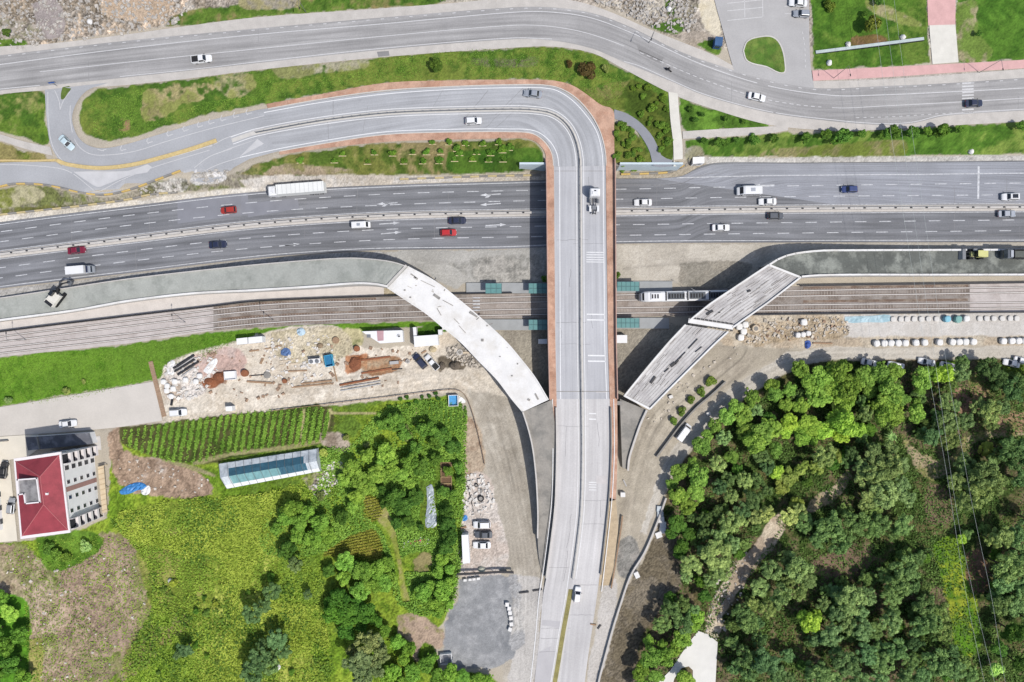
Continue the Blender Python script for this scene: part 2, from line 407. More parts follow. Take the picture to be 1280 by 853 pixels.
# patches of older and newer asphalt in the carriageways
pt = MB()
poly_mb(pt, [(310, 254.5), (372, 247.5), (374, 261), (310, 272)], .033); poly_mb(pt, [(222, 251), (310, 241), (310, 268), (222, 280)], .033)
poly_mb(pt, [(1095, 220.5), (1118, 220), (1118, 230), (1095, 230.6)], .033)
pt.build('asphalt_patch', mat('asphalt_patch', (142, 143, 150), amp=.08, scale=.3), motorway)
ptx = [x for x in range(880, 1600, 10)]; q = ribbon('pale_carriageway', [(820, 223.5), (850, 221.3), (872, 212), (890, 206.3), (920, 204.8), (1000, 205), (1280, 202.6), (1600, 199.6)], [(x, float(np.interp(x, [1040, 1600], [255.5, 251]))) for x in range(1040, 1600, 10)], mat('asphalt_pale', (158, 160, 167), amp=.10, scale=.14, fine=3, streak=.24, rough=.9), off=.0335, nacross=3, parent=motorway, cut=False)
# central reservation: pale strip and a concrete barrier standing on it
res = ribbon('central_reservation', offset(MED, -4.0), offset(MED, 4.0), M_CONC, off=.05, nacross=2, cut=False, kind='structure')
b = MB(); wall_mb(b, MED, .55, .85, base=lambda p: -.02)
bar = b.build('concrete_barrier', M_CONC, label='long grey concrete barrier down the middle of the motorway', cat='barrier')
b = MB()
for x in np.arange(-60, 1360, 19.3):
    if 672 < x < 775: continue
    y = np.interp(x, [p[0] for p in MED], [p[1] for p in MED]); p = W(x, y); b = MB(); b.box((p.x, p.y, .93), (.5, .3, .18)); b.build('reflector', M_DARK, bar)

# ================================================================ upper road
UN = smooth([(-330, 104), (-60, 78), (0, 69.5), (160, 51), (320, 36), (480, 22), (640, 9.5), (690, 9.5), (740, 16.5), (790, 35), (840, 60), (880, 76), (960, 100), (1020, 110.5), (1100, 108), (1180, 104.5), (1280, 97.5), (1600, 76)])
US = smooth([(-330, 146), (-60, 121), (0, 113.5), (160, 97), (320, 79.5), (480, 62.5), (640, 49.5), (690, 51), (740, 61), (780, 78), (840, 102.5), (880, 119.5), (960, 141), (1040, 152), (1100, 156.5), (1140, 154.5), (1180, 145.5), (1280, 138.5), (1600, 118)])
PN = smooth([(-330, 90), (-60, 64), (0, 58.5), (60, 55), (160, 43), (210, 36), (320, 22), (480, 10.5), (560, 4.5), (640, -2.5), (690, -2.5), (730, 4), (770, 18), (810, 36), (850, 52), (890, 68), (920, 84), (960, 97), (1015, 101.5), (1100, 99.5), (1280, 86.5), (1600, 62)])
PS = smooth([(-330, 152), (-60, 127), (0, 118), (60, 113), (140, 108), (165, 106), (240, 98), (320, 88), (480, 71.5), (640, 60), (690, 58.5), (740, 66.5), (775, 84), (838, 117), (880, 133), (960, 156), (1040, 163.5), (1100, 162.5), (1180, 157.5), (1280, 152), (1600, 130)])
upv = ribbon('upper_pavement', PN, PS, M_PAVE, off=.03, nacross=6, kind='structure')
upper = ribbon('upper_road', UN, US, M_ASPH_UPPER, off=.05, nacross=6, kind='structure', cut=False)
mu = MB()
UNL = smooth([(-60, 90), (0, 81), (160, 60.5), (320, 43.5), (480, 30), (640, 15.8), (690, 15.5), (740, 23), (800, 46), (880, 82), (960, 107.5), (1040, 119.5), (1100, 119), (1180, 115.5), (1280, 110.3), (1600, 90)])
UML = smooth([(-60, 102), (0, 95), (50, 90), (160, 78), (320, 61.5), (480, 45.5), (640, 32), (690, 33.5), (740, 43.5), (800, 66), (880, 100), (960, 125), (1040, 135), (1100, 133), (1280, 123), (1600, 102)])
USL = smooth([(-60, 119), (0, 111.7), (50, 107)])
USL2 = smooth([(150, 96), (250, 86), (320, 77.8), (480, 60.5), (640, 47.8), (690, 49)])
USL3 = smooth([(780, 77), (800, 83), (840, 101), (880, 118), (960, 139.5), (1040, 150), (1100, 154.8), (1140, 153), (1180, 143.8), (1280, 136.7), (1600, 116)])
line_mb(mu, UNL[:60], 1.0, .056); line_mb(mu, UNL[60:], 1.0, .056)
def part(l, x0, x1): return [p for p in l if x0 <= p[0] <= x1]
line_mb(mu, part(UML, 50, 790), .8, .056); line_mb(mu, part(UML, 800, 1028), .8, .056, dash=5, gap=4); line_mb(mu, part(UML, 1028, 1600), .8, .056)
for l in (USL, USL2, USL3): line_mb(mu, l, .9, .056)
line_mb(mu, offset(UN, 1.8), .9, .056, dash=4, gap=14)
line_mb(mu, smooth([(1070, 147.5), (1120, 146), (1165, 143), (1190, 141.5)]), .7, .056, dash=4, gap=5)
for y in (104.6, 108.6, 112.2, 115.8, 119.8, 123.6, 137.6, 141.6):
    line_mb(mu, [(1202.5, y), (1217, y - .8)], 2.0, .056)
mu.build('lane_marking', M_PAINT_WORN, upper)
dk = MB(); poly_mb(dk, [(796, 57), (830, 72), (826, 80), (800, 68)], .054); poly_mb(dk, [(471, 65), (486, 64), (487, 70), (473, 71.5)], .054); 
dk.build('asphalt_patch', mat('upper_patch', (150, 148, 147), amp=.1, scale=.4), upper)

# ================================================================ loop road, ramp and its junction with the road on the left
RO = smooth([(320, 138), (400, 125.6), (480, 115), (560, 109.6), (640, 107.2), (690, 109), (715, 121), (736, 142.5), (749, 165), (755.5, 190), (757, 212.5)])
RI = smooth([(345, 190), (400, 180), (480, 168), (560, 165), (640, 164.6), (667, 167), (683, 178), (691, 193), (693, 212.5)])
RM = smooth([(290, 176), (320, 166), (400, 151.5), (480, 142), (560, 138.5), (640, 137), (667, 138), (688, 141.5), (703, 150), (714, 163), (721, 180), (724.3, 198), (725, 212.5)])
ramp = ribbon('ramp_road', part(RO, 320, 999) , RI, M_ASPH_RAMP, off=.05, nacross=8, step=5, kind='structure')
LOOP = (smooth([(136, 103.5), (110, 113), (97, 127), (90.5, 145), (92.5, 160), (100, 174), (113, 183), (131, 185.5), (160, 180), (200, 168), (250, 153.5), (321, 137.9)])
        + [(346, 189.9), (312, 199), (292, 210), (279, 222), (262, 229), (243, 227)]
        + smooth([(228, 214.5), (200, 223), (160, 237.5), (130, 243), (100, 240), (75, 234), (50, 230.5), (15, 231), (0, 234), (-60, 246), (-300, 290)])
        + smooth([(-300, 240), (-60, 208), (0, 203.5), (70, 203), (78, 207), (72, 198), (63, 180), (58.5, 150), (56, 112.5)]))
loop = sheet('loop_road', LOOP, M_ASPH_RAMP, off=.045, grid=12, kind='structure')
ml = MB()
for l in (smooth([(330, 141), (400, 128.6), (480, 118), (560, 112.4), (640, 110), (689, 111.5), (712, 123), (732, 143.5), (746, 165.5), (752.3, 190), (754, 212)]),
          smooth([(300, 197), (346, 186.8), (400, 177), (480, 165.3), (560, 162), (640, 161.5), (669, 164), (686.5, 176), (696, 192), (699, 212)])):
    line_mb(ml, l, .9, .058)
line_mb(ml, offset(RM, -4.6), .8, .058); line_mb(ml, offset(RM, 4.6), .8, .058)
ml.build('lane_marking', M_PAINT_NEW, ramp)
ml = MB()
line_mb(ml, smooth([(88, 132), (88, 150), (95, 178), (111, 192), (135, 194), (170, 189), (205, 178), (260, 162), (330, 145)]), .7, .055)
line_mb(ml, smooth([(60, 115), (60.5, 150), (65, 180), (76, 199), (90, 207), (125, 212.5), (200, 200), (268, 181)]), .7, .055)
line_mb(ml, smooth([(262, 184), (285, 172), (330, 160)]), .7, .055)
line_mb(ml, smooth([(75, 138), (74.5, 128), (68, 112)]), .7, .055); line_mb(ml, smooth([(75, 138), (80, 125), (92, 110)]), .7, .055)
line_mb(ml, smooth([(-60, 210), (0, 206), (50, 208), (85, 214), (115, 236), (122, 240), (150, 226), (190, 210), (262, 188)]), .7, .055)
line_mb(ml, smooth([(300, 197), (270, 207), (250, 217)]), .7, .055); line_mb(ml, smooth([(290, 186), (262, 196), (243, 210)]), .7, .055)
for (x, y) in [(125, 187), (150, 187), (183, 177.5), (208, 168.5), (228, 162.5), (246, 157.5), (260, 153.5), (275, 149.5), (291, 145.5), (307, 141.5)]:
    line_mb(ml, [(x + 2.5, y - 5), (x, y), (x + 3, y + 2.5)] if x > 140 else [(x - 3, y), (x + 5, y + 2)], .8, .055); line_mb(ml, [(x + 1, y + 1.8), (x + 8, y - .2)], .8, .055)
ml.build('lane_marking', M_PAINT_WORN, loop)
isl = MB(); poly_mb(isl, smooth([(92, 215), (112, 214.5), (160, 214), (190, 209), (160, 220), (130, 232), (122, 234), (108, 226), (92, 215)], 3)[:-1], .06)
isl.build('painted_island', mat('pale_island', (208, 207, 208), amp=.08, scale=.4), loop)
isl = MB(); poly_mb(isl, [(243, 214), (262, 196), (288, 185), (322, 174), (330, 180), (300, 196), (284, 212), (262, 228), (244, 226)], .052)
sheet('green_corner', smooth([(78.5, 109.5), (89, 109), (85, 117), (78, 125), (76.5, 118), (78.5, 109.5)], 3)[:-1], mat('corner_grass', (98, 118, 52), amp=.3, scale=.6, fine=4, rough=1), off=.12, grid=4, cut=False, kind='structure')
isl.build('pale_concrete_patch', mat('pale_patch', (206, 205, 206), amp=.08, scale=.3), loop)
# red paved footways along the ramp
OW = smooth([(333, 130.5), (400, 118.5), (480, 104.3), (560, 101), (640, 100), (690, 101), (715, 107), (732, 117.5), (752, 132), (766, 137.5), (767.5, 160), (768, 212.5)])
OWi = smooth([(335, 136), (400, 124.3), (480, 113.3), (560, 108.4), (640, 106), (690, 107.6), (716.5, 119.5), (738, 141.8), (750.5, 164.6), (757, 190), (758.2, 212.5)])
IW = smooth([(350, 194), (400, 186.5), (480, 178), (560, 175), (640, 173.3), (660, 173.8), (673, 180), (681.5, 192), (683, 212.5)])
IWi = smooth([(349, 190), (400, 181), (480, 169.2), (560, 166), (640, 165.6), (666, 168), (681, 178.6), (689.6, 193), (691.6, 212.5)])
ribbon('outer_footway', OW, OWi, M_BRICKPAVE, off=.16, nacross=2, step=5, kind='structure')
ribbon('inner_footway', IWi, IW, M_BRICKPAVE, off=.16, nacross=2, step=5, kind='structure')
k = MB(); wall_mb(k, offset(OWi, .5), .25, .18, step=5); wall_mb(k, offset(IWi, -.5), .25, .18, step=5); k.build('kerb', M_KERB, kind='structure')
def rail(name, pts, label, zf=None, h=.9, m=None, cat='guard rail', post=11, w=.12):
    """guard rail: posts and a long beam"""
    n = max(2, int(plen(pts) / post) + 1); q = resample(pts, n); P = [G(*a) if zf is None else W(*a, zf(*a)) for a in q]
    e = empty(name, P[0], label, cat)
    ps = MB(); ps.box((0, 0, h / 2 - .05), (.12, .12, h + .1)); pm = ps.mesh('post', [M_STEEL])
    for p in P: link('post', pm, e).location = p - P[0]
    b2 = MB(); wall_mb(b2, pts, w, .3, zf=(lambda x, y: (zf(x, y) if zf else G(x, y).z) + h - .3), base=None, step=6)
    b2.v = [(x - P[0].x, y - P[0].y, z - P[0].z) for x, y, z in b2.v]
    b2.build('rail_beam', m or M_STEEL, e)
    return e
def kerbline(name, pts, w, h, m, label, cat, zf=None, step=6):
    b = MB(); wall_mb(b, pts, w, h, zf=zf, step=step); return b.build(name, m, label=label, cat=cat)
M_YB = mat('black_and_yellow', (216, 184, 112), amp=.12, scale=2); M_YF = mat('faded_yellow', (206, 188, 142), amp=.12, scale=2)
def striped_kerb(name, pts, label, stripe=11, my=None):
    n = max(2, int(plen(pts) / stripe)); q = resample(pts, n * 4 + 1); e = empty(name, G(*q[0]), label, 'kerb'); o = e.location
    a, c = MB(), MB()
    for i in range(n):
        seg = q[4 * i:4 * i + 5]; wall_mb((a if i % 2 == 0 else c), [tuple(s) for s in seg], .38, .5, step=2)
    for mb_, nm, m in ((a, 'yellow_blocks', my or M_YB), (c, 'dark_blocks', M_CONC_DARK)):
        mb_.v = [(x - o.x, y - o.y, z - o.z) for x, y, z in mb_.v]; mb_.build(nm, m, e)
    return e
kerbline('yellow_kerb', smooth([(72, 201), (85, 206), (125, 210.5), (165, 206.5), (200, 198), (240, 186.5), (271, 176)]), .95, .35, M_YELLOW, 'yellow painted kerb dividing the loop road from the ramp', 'kerb')
kerbline('yellow_kerb', smooth([(-60, 205), (0, 201.3), (40, 201.5), (72, 200.5)]), .5, .35, M_YELLOW, 'yellow kerb between the green corner and the road at the left edge', 'kerb')
striped_kerb('striped_kerb', smooth([(0, 234), (18, 230.5), (50, 231), (75, 235), (100, 241), (130, 244), (160, 238.5), (200, 224), (226, 214)]), 'black and yellow striped barrier round the bend above the motorway')
striped_kerb('striped_kerb', smooth([(0, 269), (40, 264.5), (100, 258), (160, 250), (190, 243.5), (222, 241)]), 'faded yellow and grey kerb along the motorway at the foot of the rubble bank', my=M_YF)
striped_kerb('striped_kerb', smooth([(500, 224.5), (560, 222.5), (620, 220.5), (676, 219.5)]), 'yellow striped kerb blocks below the planted bank beside the motorway', my=M_YF)
striped_kerb('striped_kerb', smooth([(776, 218.5), (810, 217.5), (838, 215.5), (852, 209), (864, 200)]), 'yellow striped kerb blocks at the start of the slip road')
# footpaths
ribbon('white_footpath', smooth([(835.5, 115), (838, 150), (841.5, 180), (842, 208.5)]), smooth([(847, 117), (849.5, 150), (853, 180), (853.5, 207)]), M_WHITEPATH, off=.06, nacross=1, kind='structure')
ribbon('grey_footpath', smooth([(768, 137), (785, 143), (801, 154), (815.5, 170.5), (824, 188), (828, 196), (840.5, 200.5)]), smooth([(767, 148), (782, 155), (796, 164), (809.5, 184), (814, 196), (817, 208), (840.5, 208.3)]), M_GREYPATH, off=.06, nacross=1, kind='structure')
ribbon('cross_footpath', smooth([(853, 164.5), (900, 161.5), (960, 158.5), (985, 157)]), smooth([(853.5, 174), (900, 171.5), (960, 167.5), (985, 163)]), M_PAVE, off=.065, nacross=1, kind='structure')
ribbon('left_footpath', smooth([(-40, 158), (0, 168), (30, 177), (63, 184)]), smooth([(-40, 166), (0, 176), (30, 186), (66, 195)]), M_PAVE, off=.05, nacross=1, kind='structure')
ribbon('pink_footway', smooth([(1015, 88.5), (1100, 84.5), (1200, 79.5), (1280, 75), (1600, 55)]), smooth([(1016.5, 101.3), (1100, 97.3), (1200, 90.5), (1280, 85.6), (1600, 62)]), M_PINK, off=.06, nacross=1, kind='structure')
sheet('park_path', [(1157, -60), (1195, -60), (1194, 30), (1198, 78), (1165.5, 80.5), (1162, 40)], M_WHITEPATH, off=.055, kind='structure')
pk = bpy.data.objects['park_path']; q = MB(); poly_mb(q, [(1157, -60), (1195, -60), (1194, 31), (1160, 32)], .06); q.build('pink_panel', M_PINK, pk)
# side street and car park at the top right
ISL = smooth([(929, 64), (934, 52), (950, 46.5), (966, 47), (976, 58), (981, 80), (979, 92), (958, 84), (934, 77), (929, 64)], 4)[:-1]
ribbon('side_street', smooth([(880, -60), (893, 0), (904, 40), (912, 70), (920, 96)]), smooth([(1010, -60), (1011, 0), (1012, 60), (1014, 88), (1018, 112)]), mat('asphalt_side', (183, 181, 180), amp=.07, scale=.2, fine=3), off=.047, nacross=4, kind='structure')
pl = MB()
for y in (-7, 3, 12.5, 24.5): line_mb(pl, [(909, y + 1.5), (953, y - 3)], .7, .055)
line_mb(pl, [(930, -20), (931, 22)], .7, .055); line_mb(pl, [(953, -20), (953.5, 21)], .7, .055)
for y in (8, 17.5): line_mb(pl, [(979, y), (989, y)], .7, .055)
line_mb(pl, smooth([(1003, 40), (1006, 60), (1007, 88)]), .7, .055, dash=3, gap=4)
pl.build('parking_lines', M_PAINT_WORN, bpy.data.objects['side_street'])
sheet('green_island', ISL, mat('island_grass', (86, 120, 44), amp=.3, scale=.5, fine=4, rgb2=(112, 132, 60), thr=.52, rough=1), off=.16, grid=6, cut=False, kind='structure')
kerbline('kerb', ISL + [ISL[0]], .3, .2, M_KERB, 'pale kerb round the rounded green island in the side street', 'kerb', step=3)

# ================================================================ lower left road and yard road, south
ribbon('lower_left_road', smooth([(-330, 545), (-60, 516), (0, 509), (90, 494), (192, 477)]), smooth([(-330, 575), (-60, 550), (0, 545.5), (70, 541), (150, 534), (203, 526)]), mat('dusty_road', (214, 207, 198), amp=.06, scale=.2, fine=3), off=.05, nacross=4, kind='structure')
sheet('forecourt', [(-120, 556), (0, 546), (48, 543), (50, 560), (36, 570), (12, 575), (22, 676), (-120, 690)], mat('cream_forecourt', (232, 224, 208), amp=.06, scale=.4), off=.05, kind='structure')
LOT = (lambda *a, **k: None)
LOT('paved_lot', [(573, 723), (600, 720), (637, 722), (641, 745), (648, 760), (646, 800), (642, 820), (622, 833), (590, 836), (562, 833), (553, 822), (556, 795), (562, 768), (572, 745)], M_ASPH_LOT, off=.05, kind='structure')
sheet('white_terrace', [(818, 858), (838, 838), (850, 820), (862, 802), (873, 789), (885, 793), (897, 803), (894, 858), (866, 858), (866, 838), (861, 833), (852, 835), (843, 848), (840, 858)], mat('white_terrace', (236, 233, 226), amp=.05, scale=.4), off=.06, kind='structure')
FR = (smooth([(1600, 425), (1280, 432.5), (1150, 434), (1030, 434.5), (985, 440), (945, 463), (905, 492), (870, 525), (845, 555), (825, 590), (812, 625), (806, 655)]), smooth([(1600, 442), (1280, 447), (1150, 448), (1035, 449), (1000, 455), (962, 475), (925, 500), (890, 530), (862, 560), (840, 592), (824, 625), (817, 655)]))

def cracks(parent, A, B, n, seed, zf=None, off=.06):
    """fine dark cracks and old joints wandering along and across a road"""
    g = random.Random(seed); a = resample(A, 120); c = resample(B, 120); b = MB()
    for _ in range(n):
        i = g.randrange(4, 112); f = g.uniform(.08, .92); pts = []
        if g.random() < .45: pts = [tuple(a[i] * (1 - t) + c[i] * t + np.array([g.uniform(-.6, .6), g.uniform(-.6, .6)])) for t in np.linspace(max(0.02, f - .3), min(.98, f + .3), 7)]
        else:
            for k in range(g.randrange(4, 12)):
                if i + k > 118: break
                f = min(.96, max(.04, f + g.uniform(-.015, .015))); pts.append(tuple(a[i + k] * (1 - f) + c[i + k] * f))
        if len(pts) > 2: line_mb(b, pts, g.uniform(.25, .5), off, zf=zf, step=3)
    return b.build('crack', mat('crack_filler', (142, 141, 142), amp=.1, scale=1), parent)
cracks(motorway, MT, MBt, 26, 1, off=.0355); cracks(upper, UN, US, 24, 2, off=.054); cracks(ramp, [p for p in RO if p[0] >= 320], RI, 9, 3, off=.055)
# ================================================================ the main flyover
ZD = 6.5
def z_main(px, py):
    return float(np.interp(py, [0, 214, 330, 500, 745, 853, 1100], [6.5, 6.5, 7.0, 6.6, 2.2, 1.9, 2.2])) 
def z_flat(z): return lambda x, y: z
DL = [(691.5, 199), (692.5, 212), (693, 300), (694.2, 428), (695.5, 492)]
DR = [(757.2, 199), (757.5, 212), (758.3, 300), (760, 428), (762, 492)]
fl = empty('flyover', W(726, 350, 0), 'long grey road flyover with red footways crossing the motorway and tram tracks', 'bridge'); FL0 = fl.location.copy()
def under(o, e):
    o.parent = e; o.matrix_parent_inverse = Matrix.Translation(-e.location); return o
deckL = [(682.2, 199), (683, 212), (683.8, 300), (685.2, 428), (687, 499)]; deckR = [(768.2, 199), (768.5, 212), (769, 300), (769.8, 428), (771.5, 499)]
under(slab('deck', DL + [(695.7, 499)], DR + [(762.2, 499)], z_main, M_ASPH_DECK, M_CONC_DARK, thick=1.3, step=6), fl)
zf1 = lambda x, y: z_main(x, y) + .17
under(slab('footway', deckL, DL + [(695.7, 499)], zf1, M_BRICKPAVE, M_CONC, thick=1.0, step=6), fl)
under(slab('footway', DR + [(762.2, 499)], deckR, zf1, M_BRICKPAVE, M_CONC, thick=1.0, step=6), fl)
for pts in (deckL, deckR):
    b = MB(); wall_mb(b, pts, .22, .95, zf=zf1, base=lambda p: p.z - .8, step=8); under(b.build('parapet', mat('parapet_paint', (196, 160, 146), amp=.1, scale=.8)), fl)
for y in (222, 318, 410, 492):
    b = MB()
    for x in (698, 726, 754):
        p = W(x, y); b.tube((p.x, p.y, -.2), (p.x, p.y, z_main(x, y) - 1.2), .75, n=14)
    p = W(726, y); b.box((p.x, p.y, z_main(726, y) - 1.7), (15.5, 1.5, .8)); under(b.build('pier', M_CONC_DARK), fl)
b = MB(); p = W(727, 499); b.box((p.x, p.y - .5, 3), (19.5, 1.0, 6.6)); under(b.build('abutment', M_CONC_DARK), fl)
b = MB(); p = W(726, 212.6); b.box((p.x, p.y + .1, 2.6), (18.6, .8, 5.4)); under(b.build('abutment', M_CONC_DARK), fl)
MEDB = [(724.3, 199), (725, 212), (725.4, 300), (726, 428), (727.2, 499)]
EDGE_L = [(697.6, 199), (699.5, 212), (700.3, 428), (700.8, 499)]; EDGE_R = [(752.8, 199), (754, 212), (755.8, 428), (758.4, 499)]
mk = MB()
for l, w in ((EDGE_L, .9), (EDGE_R, .9), (offset(MEDB, -4.4), .7), (offset(MEDB, 4.4), .7)): line_mb(mk, l, w, .012, zf=z_main)
def bars(mb, x0, x1, ys, w=1.2, zf=z_main, off=.012):
    for y in ys: line_mb(mb, [(x0, y), (x1, y + .3)], w, off, zf=zf)
bars(mk, 733, 755, (315.5, 318.6, 321.7, 324.8, 327.6), .9); bars(mk, 733.5, 756, (393, 400), 1.4); bars(mk, 735, 757, (444.6, 451.6), 1.6)
under(mk.build('lane_marking', M_PAINT_NEW), fl); under(cracks(None, DL, DR, 8, 5, zf=z_main, off=.009), fl)
b = MB()
line_mb(b, [(693, 489.5), (762, 489.5)], .8, .014, zf=z_main); under(b.build('expansion_joint', M_CONC_DARK), fl); b = MB(); line_mb(b, [(693, 203 + 11), (757, 203 + 11)], .5, .014, zf=z_main)
under(b.build('expansion_joint', M_CONC_DARK), fl)
b = MB(); line_mb(b, offset(MEDB, 0), 5.0, .014, zf=z_main); under(b.build('median_strip', M_KERB), fl)
ZM2 = lambda x, y: z_main(x, y) + .02
rail('median_guard_rail', smooth([(320, 166), (400, 151.5), (480, 142), (560, 138.5), (640, 137), (667, 138), (688, 141.5), (703, 150), (714, 163), (721, 180), (724.3, 198), (725, 212)]), 'steel guard rail down the middle of the curved ramp', m=M_STEEL, w=.14, h=.75)
rail('median_guard_rail', MEDB, 'steel guard rail down the middle of the straight flyover deck', zf=z_main, m=M_STEEL, w=.14, h=.75)
ms = ribbon('ramp_median', offset(RM, -2.5), offset(RM, 2.5), M_KERB, off=.07, nacross=1, step=5, cut=False, kind='structure')

# the descending road south of the flyover, on its walled embankment
SL = smooth([(695.7, 499), (696.3, 560), (695, 620), (692.5, 650), (683, 722), (679, 744), (674, 800), (668, 853), (650, 1000)])
SR = smooth([(762.2, 499), (763, 560), (761, 610), (758, 645), (748, 732), (742, 775), (736, 815), (731, 853), (715, 1000)])
SM = smooth([(727.2, 499), (727.8, 560), (726.8, 620), (724.5, 655), (713.5, 737), (704, 790), (693.5, 853), (665, 1000)])
def z_s(px, py): return max(z_main(px, py), G(px, py).z + .06)
sroad = slab('descending_road', SL, SR, z_s, M_ASPH_SOUTH, M_CONC_DARK, to_ground=True, step=6, kind='structure')
mk = MB()
line_mb(mk, offset(SL, 5), .9, .015, zf=z_s); line_mb(mk, part2 := [p for p in offset(SR, -5) if p[1] < 740], .9, .015, zf=z_s)
line_mb(mk, [p for p in offset(SM, -4.2) if p[1] < 725], .7, .015, zf=z_s); line_mb(mk, offset(SM, 5.0), .7, .015, zf=z_s)
bars(mk, 736, 745, (517, 524), 1.3, z_s, .015); bars(mk, 736, 745.5, (603, 606, 609, 612.5), .8, z_s, .015)
mk.build('lane_marking', M_PAINT_NEW, sroad)
b = MB(); bot = [p for p in SM if p[1] > 730]
line_mb(b, bot, 9.5, .02, zf=z_s); b.build('median_kerb', M_KERB, sroad)
b = MB(); line_mb(b, bot, 5.6, .04, zf=z_s); b.build('median_grass', mat('median_grass', (150, 142, 88), amp=.25, scale=.6, fine=3), sroad)
pt = MB(); poly_mb(pt, [(678, 775), (702, 777), (690, 853), (665, 900), (655, 900), (668, 853)], .012, zf=z_s); pt.build('asphalt_patch', mat('south_patch', (194, 191, 192), amp=.06, scale=.3), sroad)
pt = MB(); poly_mb(pt, [(745, 490), (759, 490), (760, 560), (758, 605), (745.5, 605)], .012, zf=z_s); pt.build('asphalt_patch', mat('south_patch_light', (206, 201, 199), amp=.10, scale=.5, fine=5), sroad)
b = MB(); line_mb(b, [p for p in SM if p[1] < 730], 4.6, .016, zf=z_s); b.build('median_strip', M_KERB, sroad)
cracks(sroad, SL, SR, 16, 4, zf=z_s, off=.0135)
rail('median_guard_rail', [p for p in SM if p[1] <= 731], 'steel guard rail down the middle of the descending road', zf=z_s, m=M_STEEL, w=.14, h=.75)
kerbline('edge_barrier', [p for p in offset(SL, .8) if 500 < p[1] < 722], .3, .8, M_CONC, 'concrete edge barrier on the west side of the descending road', 'barrier', zf=z_s)
kerbline('edge_barrier', [p for p in offset(SR, -.8) if 499 < p[1] < 732], .3, .7, M_CONC_DARK, 'dark edge barrier on the east side of the descending road', 'barrier', zf=z_s)
# red / tan strip east of it
slab('east_footway', [p for p in offset(SR, -.2) if p[1] < 625], [(771.5, 499), (772, 560), (771, 600), (770, 625)], lambda x, y: z_s(x, y) - .1, M_BRICKPAVE, M_CONC, to_ground=True, kind='structure')
slab('tan_strip', [p for p in offset(SR, -.2) if 624 < p[1] < 733], [(770, 625), (773, 660), (768, 700), (764, 732)], lambda x, y: z_s(x, y) - .35, mat('tan_earth', (196, 176, 146), amp=.14, scale=.6, fine=3), M_CONC_DARK, to_ground=True, kind='structure')
slab('west_footway', [(687, 499), (688.5, 530), (692.5, 556)], [(695.7, 499), (696.2, 530), (696.3, 556)], lambda x, y: z_s(x, y) - .02, M_BRICKPAVE, M_CONC, to_ground=True, kind='structure')

# ================================================================ unfinished curved bridge with its fill on the left
A1 = smooth([(510, 333.5), (545.6, 353), (573, 374.5), (603, 399.8), (632, 427), (650, 448), (668, 471), (685.5, 500)])
B1 = smooth([(484.5, 359.8), (510.5, 377), (533, 392), (548, 404.6), (576, 427.5), (598, 450.6), (621, 474), (640, 499), (653.5, 515)])
zb = lambda x, y: 6.9
cb = empty('curved_bridge', W(580, 420, 0), 'unfinished curved bridge with a bare white concrete deck beside the flyover', 'bridge')
under(slab('deck', A1, B1, zb, M_CONC_WHITE, M_CONC_DARK, thick=.5, step=6), cb)
a = resample(A1, 60); c = resample(B1, 60)
for f in (.1, .37, .63, .9):
    g = MB(); wall_mb(g, [tuple(p) for p in a * (1 - f) + c * f], .7, 1.3, zf=lambda x, y: 5.0, base=lambda p: 4.95); under(g.build('girder', M_CONC_DARK), cb)
for i in (1, 20, 38, 57):
    p = W(*(a[i] * .5 + c[i] * .5), 5.5); d = W(*a[i], 5.5) - W(*c[i], 5.5); ang = math.atan2(d.y, d.x)
    g = MB(); g.box((p.x, p.y, 4.6), (d.length * .92, 1.2, .7), ang)
    for s in (-.3, .3): g.tube((p.x + d.x * s, p.y + d.y * s, -.2), (p.x + d.x * s, p.y + d.y * s, 4.3), .6, n=12)
    under(g.build('pier', M_CONC_DARK), cb)
for P, nm in ((A1, 'edge_beam'), (B1, 'edge_beam')):
    g = MB(); wall_mb(g, P, .3, .22, zf=zb, base=lambda p: p.z - .5, step=6); under(g.build(nm, M_CONC_WHITE), cb)
st = MB()                                               # rebar starters and dirt marks left on the deck
for q in [(517, 345, 8, 1.4, -35), (520, 348, 5, 2.4, -30), (546, 371, 9, 3.2, -35), (592, 393, 11, 3.2, -30), (612, 406, 8, 1.4, 25), (603, 425.5, 3, 3, 0), (560, 379, 14, .8, -28), (549, 390, 10, .8, -60), (535, 355, 18, .6, -25), (571, 402, 9, .7, -45), (578, 412, 12, .6, -48), (513, 372, 2, 1.6, 0), (506, 363, 2, 1.6, 0), (671, 496, 8, 2, -62), (661, 500, 3, 2.5, -30), (640, 470, 2, 1.5, 0), (647, 455, 1.6, 1.6, 0), (625, 446, 2, 1, 0), (557, 361, 7, .8, 60), (598, 398, 6, .6, 40)]:
    p = W(q[0], q[1], 6.9); st.box((p.x, p.y, 6.97), (q[2] * S, q[3] * S, .16), R(q[4]))
under(st.build('deck_fittings', mat('rebar_grey', (158, 154, 149), amp=.2, scale=1)), cb)
sc = MB()
for k in range(6):
    f = rng.random(); i = rng.randrange(2, 58); q = a[i] * (1 - f) + c[i] * f; p = W(*q, 6.9)
    sc.box((p.x, p.y, 6.93), (rng.uniform(.2, 1.3), rng.uniform(.08, .25), .06), R(rng.uniform(0, 180)))
under(sc.build('deck_litter', mat('litter_grey', (176, 170, 162), amp=.2, scale=1)), cb).__setitem__('kind', 'stuff')
